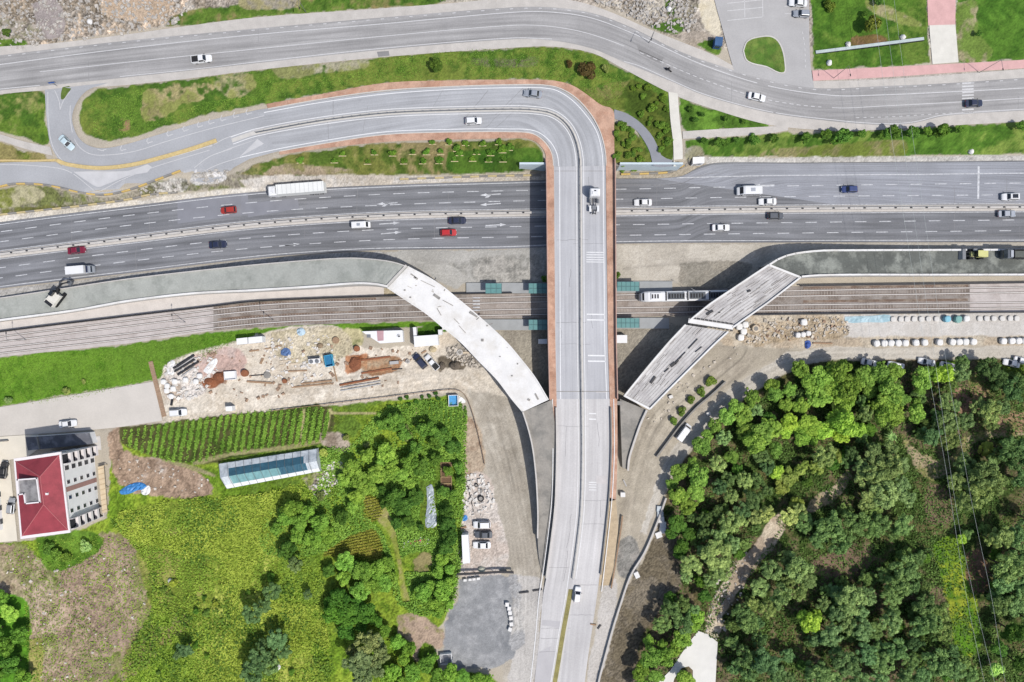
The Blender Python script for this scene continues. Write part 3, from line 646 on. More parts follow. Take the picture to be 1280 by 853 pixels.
# filled approach ramp behind it
F1 = smooth([(-330, 412), (-60, 380), (0, 372.5), (80, 360.5), (160, 348.5), (240, 339), (320, 330.7), (400, 324.2), (440, 322.4), (472, 324.5), (494, 328), (510, 333.5)])
F2 = smooth([(-330, 452), (-60, 411), (0, 402), (95, 389.5), (160, 378), (240, 368.5), (320, 364.3), (395, 359.6), (445, 355.8), (470, 356.8), (484.5, 359.8)])
z_f = lambda x, y: float(np.interp(x, [-330, 0, 250, 400, 480, 520], [.4, .9, 2.5, 4.8, 6.8, 6.85]))
slab('approach_ramp', F1, F2, z_f, M_FILL, M_CONC, to_ground=True, step=6, kind='structure')
kerbline('ramp_wall', offset(F2, -1.4)[::1], .5, .45, M_CONC_WHITE, 'long white concrete parapet along the tram side of the left approach ramp', 'wall', zf=z_f)
kerbline('ramp_wall', offset(F1, .6), .25, .35, M_CONC, 'thin grey parapet along the motorway side of the left approach ramp', 'wall', zf=z_f)
g = MB(); line_mb(g, [(508, 331.8), (483, 358.8)], 3, .25, zf=lambda x, y: 6.9); under(g.build('end_beam', M_CONC), cb)
# fill wedge at its southern end, between its curved wall and the descending road
WL = smooth([(653.5, 515), (660, 535), (665.5, 558), (669.5, 590), (671.5, 620), (672.3, 645), (672, 672), (674, 700), (678, 720)])
WR = [(690, 500), (693.5, 530), (694.5, 560), (694.5, 590), (693, 620), (690.5, 650), (686, 690), (682, 722)]
z_w = lambda x, y: max(float(np.interp(y, [500, 515, 600, 672, 725], [6.7, 6.6, 4.6, 2.6, 1.9])), float(G(x, y).z) + .05)
slab('fill_wedge', WL, WR, z_w, M_FILL_GREY, M_CONC_DARK, to_ground=True, step=6, kind='structure')
kerbline('curved_wall', [p for p in WL if p[1] < 674], .35, .8, M_CONC, 'curved grey retaining wall holding the fill beside the descending road', 'wall', zf=z_w)

# ================================================================ unfinished girder bridge with its fill on the right
A2 = [(960, 331), (923, 355.5), (887, 379.5), (860.5, 401), (834.5, 428.5), (807, 461), (780, 494.5)]
B2 = [(1001, 347), (960, 379), (916.5, 409.5), (895.6, 428.3), (860.6, 463), (836, 487.5), (812.5, 511.5)]
gb = empty('girder_bridge', W(890, 420, 0), 'unfinished straight bridge of bare concrete girders east of the flyover', 'bridge')
zg = lambda x, y: 6.5
NG = 11
M_GIRD = mat('girder_concrete', (208, 205, 202), amp=.14, scale=.4, fine=5, rgb2=(190, 186, 184), thr=.55)
M_GIRD2 = mat('girder_concrete_dark', (186, 181, 178), amp=.14, scale=.5, fine=5)
cap_i = 21
a2 = np.r_[resample(A2[:4], 22), resample(A2[3:], 19)[1:]]; c2 = np.r_[resample(B2[:3], 22), resample(B2[2:], 19)[1:]]
for i0, i1 in ((0, cap_i), (cap_i + 1, 39)):
    under(slab('deck', a2[i0:i1 + 1], c2[i0:i1 + 1], zg, M_GIRD, M_CONC_DARK, thick=1.4), gb)
    for k in range(NG + 1):
        f = .015 + .97 * k / NG; g = MB(); wall_mb(g, [tuple(p) for p in a2[i0:i1 + 1] * (1 - f) + c2[i0:i1 + 1] * f], .16 if 0 < k < NG else .4, .03 if 0 < k < NG else .45, zf=zg, base=lambda p: p.z - .1)
        under(g.build('girder_flange', (M_CONC_WHITE if k in (0, NG) else M_GIRD2)), gb)
sb = MB()
for k in range(80):
    f = rng.random(); i = rng.randrange(1, 39)
    if abs(i - cap_i) < 2: continue
    p = W(*(a2[i] * (1 - f) + c2[i] * f), 6.5); t = W(*a2[min(i + 1, 39)], 6.5) - W(*a2[i - 1], 6.5)
    sb.box((p.x, p.y, 6.56), (rng.uniform(.6, 3.5), rng.uniform(.06, .16), .1), math.atan2(t.y, t.x))
under(sb.build('reinforcement', mat('rebar_mat', (180, 174, 168), amp=.25, scale=1)), gb)
g = MB(); p0, p1 = a2[cap_i], c2[cap_i]
line_mb(g, [tuple(p0), tuple(p1)], 5.5, .30, zf=zg); under(g.build('cross_beam', M_CONC_WHITE), gb)
g = MB()
for s in (-4.2, 4.2):
    for k in range(11):
        q = p0 + (p1 - p0) * (k + .5) / 11; p = W(q[0], q[1] + s, 6.5); g.box((p.x, p.y, 6.6), (.75, .3, .22), R(-8))
under(g.build('joint_pockets', M_DARK), gb)
for i in (0, 39):
    g = MB(); line_mb(g, [tuple(a2[i]), tuple(c2[i])], 2.6, .34, zf=zg); under(g.build('end_beam', M_CONC_WHITE), gb)
for i in (1, cap_i, 38):
    p = W(*(a2[i] * .5 + c2[i] * .5), 5.0); d = W(*a2[i], 5) - W(*c2[i], 5); ang = math.atan2(d.y, d.x)
    g = MB(); g.box((p.x, p.y, 4.4), (d.length * .95, 1.3, .9), ang)
    for s in (-.33, 0, .33): g.tube((p.x + d.x * s, p.y + d.y * s, -.2), (p.x + d.x * s, p.y + d.y * s, 4.2), .6, n=12)
    under(g.build('pier', M_CONC_DARK), gb)
fit = MB()
for q in [(887, 391, 9, 2.6, 30), (884, 388, 5, 1.2, -20), (936, 364, 4, 2.4, 20), (899, 391, 2, 1.2, 0), (841, 456, 7, 3.6, 40), (846, 453, 6, 1.6, 50), (833, 463, 7, 1, 40), (816, 475, 10, 2.8, 55), (866, 430, 16, 1.0, 47), (850, 447, 18, .8, 45), (873, 437, 10, .8, 40)]:
    p = W(q[0], q[1], 6.5); fit.box((p.x, p.y, 6.65), (q[2] * S, q[3] * S, .3), R(q[4]))
under(fit.build('deck_fittings', M_DARK), gb)
F3 = smooth([(960, 331), (973, 323), (990, 317.2), (1023, 313.2), (1060, 312.6), (1160, 312.2), (1280, 311.8), (1600, 310)])
F4 = smooth([(1001, 347), (1020, 345.4), (1060, 344.6), (1160, 344.6), (1280, 344.4), (1600, 344)])
z_f2 = lambda x, y: float(np.interp(x, [960, 1000, 1100, 1280, 1600], [6.5, 6.4, 4.0, 2.3, 1.0]))
slab('approach_ramp', F3, F4, z_f2, M_FILL_DARK, M_CONC, to_ground=True, step=6, kind='structure')
def segwall(name, pts, zf, label):
    n = max(2, int(plen(pts) / 12)); q = resample(pts, n + 1); e = empty(name, W(*q[0], zf(*q[0])), label, 'wall'); o = e.location; b = MB()
    for i in range(n):
        p, r = W(*q[i], zf(*q[i])), W(*q[i + 1], zf(*q[i + 1])); d = r - p
        b.box(((p + r) / 2 - o + Vector((0, 0, .3))), (d.length - .14, .45, .7), math.atan2(d.y, d.x))
    b.build('wall_blocks', M_CONC_WHITE, e); return e
segwall('block_wall', offset(F3, .8), z_f2, 'row of white concrete blocks on the motorway side of the dark right ramp')
segwall('block_wall', offset(F4, -.8), z_f2, 'row of white concrete blocks on the tram side of the dark right ramp')
# small fill at its southern end
slab('fill_apron', [(775, 499), (776, 530), (777, 560), (778, 585)], [(808, 512.5), (800, 530), (791, 556), (784.5, 587)], lambda x, y: max(float(np.interp(y, [495, 515, 590], [6.2, 5.9, 1.2])), float(G(x, y).z) + .05), M_FILL_GREY, M_CONC_DARK, to_ground=True, kind='structure')
zap = lambda x, y: max(float(np.interp(y, [495, 515, 590], [6.2, 5.9, 1.2])), float(G(x, y).z) + .05)
kerbline('low_wall', smooth([(808, 512.5), (800, 530), (791, 556), (786, 573), (784.5, 588)]), .5, .7, M_CONC, 'pale curved wing wall at the south end of the girder bridge', 'wall', zf=zap)
kerbline('low_wall', smooth([(906, 477), (890, 492), (870, 509), (850, 531), (834, 552), (820, 571)]), .4, .9, M_CONC_DARK, 'dark low wall beside the row of small shrubs', 'wall')
kerbline('low_wall', smooth([(832, 622), (820, 655), (805, 690), (788, 718), (776, 752), (765, 787), (756, 820), (747, 856), (742, 900)]), .45, .8, M_CONC, 'pale low wall between the road shoulder and the bare forest slope', 'wall')
# blue-white retaining walls north of the motorway beside the flyover
M_BLUEW = mat('pale_blue_wall', (214, 228, 234), amp=.06, scale=.5)
for (x0, x1, l) in ((649, 684, 'pale blue retaining wall west of the flyover above the motorway'), (770, 846, 'pale blue retaining wall east of the flyover below the grey path')):
    p, q = W(x0, 212.6), W(x1, 212.6); b = MB(); b.box(((p.x + q.x) / 2, p.y, 3.15), (q.x - p.x, .5, 7.0)); b.build('retaining_wall', M_BLUEW, label=l, cat='wall')

# ================================================================ tram tracks
TT = smooth([(-330, 462), (-60, 425), (0, 416), (160, 396.5), (267, 384), (320, 378), (480, 371.5), (560, 369), (640, 367.5), (800, 364), (960, 359), (1280, 354.5), (1600, 350)])
TBm = smooth([(-330, 492), (-60, 455), (0, 446.5), (160, 429.5), (267, 413.5), (320, 409.5), (480, 402.5), (560, 400), (640, 398), (800, 396), (960, 392.5), (1280, 389.5), (1600, 386)])
def cutx(l, a, b_): return [(a, float(np.interp(a, [p[0] for p in l], [p[1] for p in l])))] + [p for p in l if a < p[0] < b_] + [(b_, float(np.interp(b_, [p[0] for p in l], [p[1] for p in l])))]
tb = ribbon('track_bed', cutx(TT, 267, 1212), cutx(TBm, 267, 1212), M_BALLAST, off=.04, nacross=2, kind='structure')
M_WEED = mat('weedy_ballast', (128, 108, 94), amp=.25, scale=.4, fine=3, rgb2=(156, 142, 128), thr=.54, rough=.95)
for x0, x1 in ((272, 470), (1004, 1210)):
    for f in (.06, .34, .56, .86):
        a_, c_ = resample(cutx(TT, x0, x1), 30), resample(cutx(TBm, x0, x1), 30); m_ = a_ * (1 - f) + c_ * f; q = np.array([(0, .035 * k) for k in range(30)]) * 0
        ribbon('weed_strip', [tuple(p - (0, 1.5)) for p in m_], [tuple(p + (0, 1.5)) for p in m_], M_WEED, off=.056, nacross=1, parent=tb, cut=False)
b = MB(); tsb = ribbon('station_ballast', cutx(TT, 583, 860), cutx(TBm, 583, 860), M_BALLAST_GREY, off=.055, nacross=2, cut=False, kind='structure')
ribbon('track_slab', cutx(TT, -330, 267), cutx(TBm, -330, 267), M_TRACKPAVE, off=.06, nacross=2, kind='structure')
ribbon('track_slab', cutx(TT, 1212, 1600), cutx(TBm, 1212, 1600), M_TRACKPAVE, off=.06, nacross=2, kind='structure')
tA = smooth([(-330, 470), (-60, 433), (0, 424.5), (160, 404.5), (320, 385.5), (480, 379), (640, 375), (800, 371.8), (905, 369), (1000, 367), (1280, 362.5), (1600, 358)])
tB = smooth([(-330, 485), (-60, 447), (0, 438.5), (160, 420.5), (320, 401.5), (480, 394.5), (640, 390.5), (800, 388), (980, 385), (1280, 381.5), (1600, 378)])
rl = [MB(), MB()]; slp = [MB(), MB()]
for i, tr in enumerate((tA, tB)):
    for s in (-3.4, 3.4): wall_mb(rl[i], [tuple(p) for p in offset(tr, s)], .2, .2, step=14)
    q = resample(cutx(tr, 270, 1210), int(plen(cutx(tr, 270, 1210)) * S / .75))
    for j in range(1, len(q) - 1):
        p = W(*q[j]); d = W(*q[j + 1]) - W(*q[j - 1]); slp[i].box((p.x, p.y, .035), (.24, 2.4, .06), math.atan2(d.y, d.x))
    t = rl[i].build('tram_track', M_RAIL, label=('northern tram track with the white tram standing on it', 'southern tram track passing behind the construction yard')[i], cat='track')
    gr_ = MB()
    for s in (-4.3, -2.5, 2.5, 4.3): line_mb(gr_, [tuple(p) for p in offset(tr, s)], .8 if abs(s) < 3 else .5, .075, step=12)
    gr_.build('rail_groove', mat('rail_groove', (124, 114, 108), amp=.2, scale=.6), t)
    slp[i].build('sleepers', M_SLEEPER, t)['kind'] = 'stuff'
# dark trench walls either side
for pts, l in ((offset(cutx(TT, -60, 640), -1.2), 'dark low fence on the motorway side of the tram tracks, left'), (offset(cutx(TT, 1000, 1340), -1.0), 'dark low fence on the motorway side of the tram tracks, under the right ramp'),
               (offset(cutx(TBm, 915, 1340), 1.0), 'dark low fence between the tram tracks and the stone yard')):
    rail('track_fence', [tuple(p) for p in pts], l, m=M_DARK, h=1.1, cat='fence', w=.3)
# concrete strip between the left ramp and the tracks
ribbon('ramp_apron', cutx([tuple(p) for p in offset(F2, 1.0)], -330, 480), [tuple(p) for p in offset(cutx(TT, -330, 480), -2.5)], mat('pale_apron', (218, 210, 202), amp=.09, scale=.5, fine=4), off=.03, nacross=1, kind='structure')
# platforms and shelters
M_TEAL = mat('teal_roof', (104, 152, 150), amp=.07, scale=.8, rough=.4)
def platform(x0, x1, y0, y1, label):
    b = MB(); b.prism([tuple(W(x0, y0).xy), tuple(W(x1, y0).xy), tuple(W(x1, y1).xy), tuple(W(x0, y1).xy)], 0, .45); return b.build('platform', mat('platform_paving', (172, 174, 174), amp=.08, scale=.6), label=label, cat='platform')
platform(583, 684, 354, 367, 'grey tram platform north of the tracks, west of the flyover'); platform(684, 840, 352, 366, 'grey tram platform north of the tracks, running east beyond the flyover')
platform(592, 684, 399.5, 413, 'grey tram platform south of the tracks, west of the flyover'); platform(684, 836, 397.5, 411, 'grey tram platform south of the tracks, east of the flyover')
def shelter(x0, x1, y0, y1, label):
    p, q = W(x0, y0, 3.0), W(x1, y1, 3.0); c = (p + q) / 2; w, d = q.x - p.x, p.y - q.y
    e = empty('platform_shelter', (c.x, c.y, .45), label, 'shelter', group='teal shelters on the tram platforms')
    b = MB(); b.box((0, 0, 2.6), (w, d, .12)); rf = b.build('roof', M_TEAL, e)
    b = MB(); n = max(2, int(w / 1.1))
    for i in range(n + 1): b.box((-w / 2 + w * i / n, 0, 2.69), (.09, d, .07))
    b.box((0, 0, 2.70), (w, .12, .08)); b.build('roof_ribs', mat('teal_rib', (88, 122, 124)), rf)
    for i in (0, 1, 2):
        b = MB(); b.tube((-w / 2 + .3 + (w - .6) * i / 2, d * .3, 0), (-w / 2 + .3 + (w - .6) * i / 2, d * .3, 2.55), .07); b.build('post', M_STEEL, e)
for a in ((607, 627, 354.5, 367, 'teal shelter at the crossing end of the north platform'), (661, 684, 354.5, 367, 'teal shelter under the west edge of the flyover, north platform'), (771.5, 799, 352.5, 364, 'teal shelter just east of the flyover, beside the shrub'),
          (661, 684, 400, 412.5, 'teal shelter under the west edge of the flyover, south platform'), (771, 799, 398, 410, 'teal shelter just east of the flyover, south platform')): shelter(*a)
b = MB()
for y in (372.5, 376.5, 380.5, 384.5, 388.2): line_mb(b, [(591, y), (600, y)], 1.6, .23)
b.build('crossing_stripes', M_PAINT, bpy.data.objects['track_bed'])
# ================================================================ ground: one sheet out to the horizon
def lattice(seed, nx, ny): return np.random.default_rng(seed).random((ny, nx))
def vnoise(X, Y, scale, seed):
    L = lattice(seed, 256, 256); x = X / scale; y = Y / scale; xi = np.floor(x).astype(int); yi = np.floor(y).astype(int); fx = x - xi; fy = y - yi
    fx = fx * fx * (3 - 2 * fx); fy = fy * fy * (3 - 2 * fy); g = lambda a, b_: L[(yi + b_) % 256, (xi + a) % 256]
    return (g(0, 0) * (1 - fx) + g(1, 0) * fx) * (1 - fy) + (g(0, 1) * (1 - fx) + g(1, 1) * fx) * fy
def fbm(X, Y, scale, seed, oct=4, gain=.55):
    r = 0; a = 1; t = 0
    for k in range(oct): r = r + a * vnoise(X, Y, scale / 2**k, seed + k); t += a; a *= gain
    return r / t
FINE = 0.30
xs = np.r_[-3200, -2000, -1200, -800, -500, -350, -260, -210, np.arange(-175, -145, 2.0), np.arange(-145, 145.01, FINE), np.arange(147, 176, 2.0), 210, 260, 350, 500, 800, 1200, 2000, 3200]
ys = np.r_[-3200, -2000, -1200, -800, -500, -350, -260, -190, -150, np.arange(-128, -98, 2.0), np.arange(-98, 98.01, FINE), np.arange(100, 129, 2.0), 150, 190, 260, 350, 500, 800, 1200, 2000, 3200]
GX, GY = np.meshgrid(xs, ys); U = GX / S + 640; V = 426.5 - GY / S
Z = zt(GX, GY)
# pixel coordinates as the camera sees each ground point (perspective of raised ground)
K = H / (H - Z); PU = 640 + GX * K / S; PV = 426.5 - GY * K / S
def A3(rgb): return np.array(alb(rgb))
n_big = fbm(GX, GY, 22, 11); n_mid = fbm(GX, GY, 6, 21); n_small = fbm(GX, GY, 1.6, 31, 3); n_tiny = np.random.default_rng(5).random(GX.shape)
base = A3((190, 180, 163)); CLR = np.empty(GX.shape + (3,)); CLR[:] = base
CLR *= (1 + .14 * (n_mid - .5) + .14 * (n_small - .5) + .10 * (n_big - .5))[..., None]
DISP = .02 * (n_small - .5)
def layer(poly, c1, c2=None, thr=.5, nz=None, sharp=8.0, edge=2.5, var=.35, tiny=.25, soft=1.2, disp=.06, a=1.0, c3=None, sm=True, cover=None):
    """paint a traced region (photo pixels): two ground covers mixed by noise, ragged edge"""
    poly = smooth(poly + [poly[0]], 4)[:-1] if sm else poly
    P = np.array(poly); x0, y0 = P.min(0) - 12; x1, y1 = P.max(0) + 12
    k = (PU >= x0) & (PU <= x1) & (PV >= y0) & (PV <= y1)
    if not k.any(): return
    u = PU[k]; v = PV[k]; d = sdist(poly, u, v) + edge * 2 * (n_small[k] - .5) + edge * 1.6 * (n_mid[k] - .5)
    al = np.clip(d / soft + .5, 0, 1) * a
    if cover is not None: al = al * np.clip(((.55 * n_mid[k] + .45 * n_small[k]) - (1 - cover) ) * 9 + .5, 0, 1)
    nn = (n_mid if nz is None else nz)[k]
    col = np.empty((k.sum(), 3)); col[:] = A3(c1)
    if c2 is not None:
        t = np.clip((nn * .6 + n_small[k] * .4 - thr) * sharp + .5, 0, 1)[:, None]; col = col * (1 - t) + A3(c2) * t
    if c3 is not None:
        t = np.clip((n_big[k] * .6 + n_small[k] * .4 - .56) * sharp + .5, 0, 1)[:, None]; col = col * (1 - t) + A3(c3) * t
    col = col * (1 + var * 2 * (n_small[k] - .5) + tiny * 2 * (n_tiny[k] - .5))[:, None]
    CLR[k] = CLR[k] * (1 - al[:, None]) + col * al[:, None]
    DISP[k] = DISP[k] * (1 - al) + al * disp * (n_small[k] - .5 + .8 * (n_tiny[k] - .5)) * 2
GREEN, GREEN2, DRY, YG = (78, 112, 38), (98, 126, 48), (160, 152, 112), (150, 166, 48)
SOIL, SOIL2, RUB, RUB2 = (158, 134, 114), (178, 156, 136), (176, 166, 154), (206, 198, 186)
BIG = 1500
# north: everything above the motorway reads as rough pale ground first
layer([(-BIG, -BIG), (BIG * 2, -BIG), (BIG * 2, 60), (900, 60), (760, 10), (640, -4), (320, 20), (200, 34), (60, 54), (-BIG, 90)], RUB, (150, 138, 122), .52, var=.5, tiny=.5, disp=.22, c3=RUB2, sm=False)
layer([(-60, -60), (240, -60), (230, 10), (200, 32), (120, 46), (60, 54), (-60, 60)], (172, 162, 150), (140, 128, 112), .5, var=.6, tiny=.6, disp=.3, c3=(206, 186, 164))
layer([(40, 5), (70, 0), (80, 40), (55, 48), (45, 30)], (168, 158, 154), var=.2, tiny=.2)
layer([(130, -20), (210, -20), (208, 18), (160, 26), (135, 15)], (204, 182, 158), (188, 166, 142), var=.3)
layer([(-40, 50), (30, 49), (32, 57), (-40, 62)], GREEN, GREEN2)
layer([(0, 22), (20, 26), (52, 36), (50, 50), (10, 48), (-10, 40)], (112, 116, 70), RUB, .5, cover=.55)
layer([(206, 34), (216, 20), (250, 12), (300, 5), (340, -14), (560, -14), (555, 3), (480, 9), (400, 15), (320, 21), (240, 32)], GREEN, GREEN2, .5, var=.4, c3=(130, 120, 78))
layer([(300, -10), (370, -10), (372, 8), (330, 12), (300, 8)], (168, 160, 146), DRY, cover=.75)
layer([(560, -30), (840, -30), (850, 10), (870, 40), (850, 50), (810, 34), (770, 14), (730, 0), (640, -8), (560, 2)], (162, 152, 138), (186, 178, 164), .5, var=.5, tiny=.5, disp=.2)
layer([(832, -20), (872, -20), (868, 20), (856, 40), (838, 30)], (150, 142, 128), (110, 108, 80), .55, var=.6, tiny=.5)
layer([(826, 28), (850, 24), (856, 36), (848, 44), (826, 40), (812, 33)], GREEN, (100, 120, 50))
layer([(832, 0), (842, -4), (845, 12), (838, 22), (832, 12)], GREEN, (90, 110, 50))
layer([(876, -30), (900, -30), (903, 20), (900, 45), (888, 42), (876, 25)], (222, 212, 190), (210, 198, 172), var=.15, tiny=.12)
layer([(846, 40), (880, 40), (900, 60), (880, 66), (852, 52)], (182, 170, 156), (160, 148, 132))
layer([(872, 56), (884, 50), (898, 50), (900, 66), (888, 66)], GREEN, GREEN2)
# verge between upper road and ramp
layer([(104, 128), (118, 114), (140, 110), (165, 106.5), (240, 98), (320, 88.5), (480, 72), (640, 60.5), (690, 59), (740, 67), (775, 85), (838, 117.5), (843, 190), (838, 202), (812, 200), (790, 150), (767, 137), (752, 132), (732, 117), (715, 107), (690, 101), (640, 100), (560, 101), (480, 104), (400, 118), (320, 132), (250, 146), (190, 164), (160, 172), (130, 176), (108, 168), (100, 150)], GREEN, GREEN2, .5, var=.30, c3=(116, 130, 56))
layer([(185, 110), (230, 104), (268, 108), (255, 125), (225, 130), (200, 150), (180, 150), (176, 130)], (172, 158, 116), (136, 140, 78), .5, edge=5, var=.45, cover=.6)
layer([(270, 95), (310, 92), (316, 112), (290, 122), (270, 112)], (176, 166, 130), (140, 142, 84), .5, edge=5, var=.45, cover=.57)
layer([(340, 86), (400, 80), (460, 76), (458, 84), (400, 92), (352, 98)], (178, 172, 146), (140, 142, 90), .5, cover=.66)
layer([(145, 150), (160, 150), (160, 162), (145, 162)], (150, 120, 92), cover=.5)
layer([(590, 72), (640, 74), (672, 72), (668, 82), (620, 84), (590, 80)], (118, 116, 92), (104, 118, 60), cover=.6)
layer([(700, 105), (740, 110), (790, 100), (800, 118), (780, 140), (745, 128)], (134, 134, 76), (110, 122, 54), cover=.7)
layer([(770, 132), (775, 120), (792, 100), (838, 140), (842, 196), (828, 196), (812, 166), (792, 146)], (76, 96, 34), (96, 108, 44), .5, var=.5)
layer([(767, 152), (780, 157), (796, 168), (809, 188), (815, 206), (768, 206)], (84, 100, 38), (110, 118, 54), .5, var=.5)
# left corners
layer([(-60, 116), (0, 118), (54, 114), (55, 150), (60, 180), (30, 172), (0, 164), (-60, 150)], GREEN, (100, 128, 46), .5, var=.35, c3=(140, 140, 84))
layer([(-60, 172), (0, 179), (30, 189), (58, 199), (30, 201), (-60, 206)], (110, 122, 52), (150, 140, 90), .5)
layer([(79, 110), (88, 109), (84, 118), (77, 124)], (110, 112, 60), (88, 110, 40))
# bank between junction and motorway
layer([(-60, 250), (0, 236), (50, 233), (100, 243), (130, 247), (160, 241), (200, 226), (240, 228), (300, 214), (340, 200), (350, 218), (320, 234), (225, 240), (160, 250), (0, 268), (-60, 276)], (158, 150, 134), (112, 118, 70), .52, var=.45, tiny=.4, disp=.14)
layer([(-60, 252), (0, 236), (40, 234), (55, 245), (30, 256), (0, 262), (-60, 270)], (132, 138, 70), (170, 164, 132), .5, cover=.7)
layer([(0, 262), (40, 259), (100, 256), (150, 249), (150, 252), (40, 265), (0, 268)], (110, 112, 60), cover=.6)
layer([(170, 236), (200, 228), (232, 224), (232, 238), (200, 242), (180, 246)], (112, 110, 78), (190, 186, 178), .5, var=.6, tiny=.5, disp=.3)
layer([(240, 218), (280, 214), (282, 226), (250, 231), (238, 228)], (226, 223, 220), (200, 197, 192), var=.4, tiny=.3)
layer([(300, 218), (320, 206), (350, 197), (400, 188), (480, 180), (560, 177), (640, 175), (660, 176), (674, 184), (680, 196), (678, 212), (648, 214), (560, 219), (500, 219), (420, 220), (350, 222)], (88, 112, 42), (118, 122, 60), .5, var=.45, c3=(140, 128, 88))
layer([(340, 208), (360, 205), (400, 208), (440, 212), (440, 219), (360, 221), (330, 220)], (168, 152, 128), (130, 126, 82), cover=.75)
layer([(560, 190), (670, 186), (680, 200), (676, 212), (600, 216), (560, 214)], (66, 104, 32), (84, 116, 40), .5, cover=.85)
layer([(300, 226), (340, 219), (480, 220), (560, 220), (680, 217), (682, 225), (640, 226), (480, 231), (320, 240)], (212, 206, 198), (190, 180, 166), .5, tiny=.25, disp=.05)
layer([(-60, 280), (0, 270), (160, 252), (230, 243), (320, 234), (320, 241), (160, 260), (0, 280), (-60, 290)], (222, 216, 206), (206, 198, 184), .5, edge=1.5)
# right-hand verge of the slip road and lawn with trees
layer([(850, 122), (880, 134), (960, 157), (900, 161), (856, 164)], GREEN, (100, 136, 50), .5, var=.45)
layer([(857, 176), (960, 168), (1040, 165), (1100, 163.5), (1180, 158.5), (1280, 153), (1700, 128), (1700, 178), (1280, 192.5), (1080, 195), (1000, 196), (940, 197), (874, 195), (858, 190)], (76, 114, 36), (90, 126, 44), .5, var=.34, c3=(120, 140, 64))
layer([(960, 186), (1060, 180), (1130, 176), (1130, 194), (1000, 197), (950, 196)], (150, 142, 100), (110, 124, 54), .5, cover=.62)
layer([(855, 186), (872, 183), (880, 196), (860, 200)], (170, 166, 150), (150, 146, 120))
layer([(872, 196), (1000, 197), (1280, 194), (1700, 188), (1700, 200), (1280, 203), (1000, 205), (905, 205), (880, 208)], (206, 202, 196), (192, 188, 182), edge=1.5)
layer([(775, 213), (850, 213), (868, 202), (884, 206), (858, 221), (770, 224)], (190, 182, 168), (170, 160, 142), edge=1.5)
# park top right
layer([(1011, -80), (1156, -80), (1162, 79), (1100, 84), (1017, 88)], (72, 110, 34), (86, 122, 40), .5, var=.36, c3=(100, 124, 50), sm=False)
layer([(1082, 2), (1100, 4), (1150, 28), (1152, 33), (1120, 28), (1085, 12)], (178, 170, 130), (130, 140, 74), cover=.8)
layer([(1064, 47), (1100, 44), (1108, 53), (1066, 57)], (158, 124, 96), (120, 100, 62), cover=.85)
layer([(1195, -80), (1700, -80), (1700, 50), (1280, 74), (1198, 79)], (72, 112, 34), (86, 124, 42), .5, var=.34, sm=False)
layer([(1196, 4), (1220, 2), (1222, 40), (1240, 70), (1200, 76), (1196, 50)], (164, 156, 120), (110, 134, 60), .5, cover=.68)
layer([(929, 64), (934, 52), (950, 46), (966, 47), (975, 58), (981, 82), (979, 92), (960, 84), (934, 77)], (84, 124, 38), (104, 132, 50), .5, var=.35)
layer([(1017, 101), (1280, 86), (1700, 60), (1700, 70), (1280, 97), (1017, 110)], (196, 188, 180), (184, 176, 166), edge=.6)
# south shoulder of the motorway and bridge surroundings
layer([(420, 318), (480, 314), (640, 312), (692, 311), (692, 354), (583, 354), (570, 362), (545, 350), (520, 334), (480, 324)], (188, 185, 178), (172, 169, 162), .5, sharp=4, var=.14, tiny=.12, disp=.03)
layer([(560, 330), (600, 322), (690, 322), (690, 350), (600, 352)], (150, 148, 141), (172, 168, 160), cover=.6)
layer([(765, 306), (960, 305), (1600, 303), (1600, 312), (1020, 312), (970, 324), (930, 350), (860, 352), (765, 352)], (208, 200, 186), (190, 182, 168), .5, var=.15, tiny=.12, disp=.03)
layer([(850, 330), (920, 325), (940, 335), (900, 362), (852, 356)], (168, 160, 146), (150, 144, 132), cover=.8)
layer([(-330, 408), (0, 362), (160, 343), (320, 324), (430, 316), (480, 315), (500, 326), (430, 322), (320, 331), (160, 349), (0, 374), (-330, 415)], (188, 184, 178), (170, 166, 160), edge=.8, sm=False)
layer([(320, 366), (395, 361), (445, 357), (484, 361), (512, 378), (480, 371), (400, 374), (320, 379)], (210, 196, 172), (176, 164, 136), .5, var=.3)
layer([(700, 395), (780, 410), (860, 410), (830, 440), (775, 500), (690, 500), (650, 450), (620, 415)], (176, 168, 152), (158, 150, 136), .5, var=.15)
# lawn strip south of the tracks on the left and the yard
layer([(-330, 500), (0, 448.5), (60, 441), (160, 431), (262, 415), (320, 411), (400, 405), (480, 403), (560, 402), (560, 408), (480, 411), (440, 416), (420, 408), (348, 412), (300, 426), (240, 441), (214, 452), (204, 470), (190, 476), (90, 493), (0, 508), (-330, 548)], (92, 136, 36), (110, 150, 46), .5, var=.22, c3=(100, 136, 44), sm=False)
layer([(420, 411), (450, 414), (452, 432), (430, 434), (424, 424)], (120, 142, 56), (190, 180, 140), cover=.6)
layer([(520, 409), (550, 404), (560, 416), (540, 420), (522, 418)], (80, 120, 36), (60, 92, 28))
YARD = [(205, 458), (216, 452), (242, 441), (300, 426), (348, 412), (420, 408), (440, 432), (452, 434), (520, 432), (560, 415), (600, 452), (640, 500), (655, 540), (610, 560), (590, 500), (560, 488), (480, 496), (340, 513), (204, 526), (198, 500)]
layer(YARD, (224, 213, 196), (210, 197, 178), .5, var=.20, tiny=.2, disp=.08, c3=(229, 219, 203))
layer([(205, 460), (240, 450), (262, 470), (258, 490), (230, 500), (206, 495)], (224, 216, 208), (188, 172, 156), .5, var=.35, tiny=.4)
layer([(340, 416), (420, 410), (440, 440), (380, 455), (340, 440)], (214, 202, 178), (190, 178, 150), .5, var=.4, tiny=.4)
layer([(240, 444), (300, 436), (300, 470), (250, 470)], (214, 192, 182), (196, 168, 156), .5)
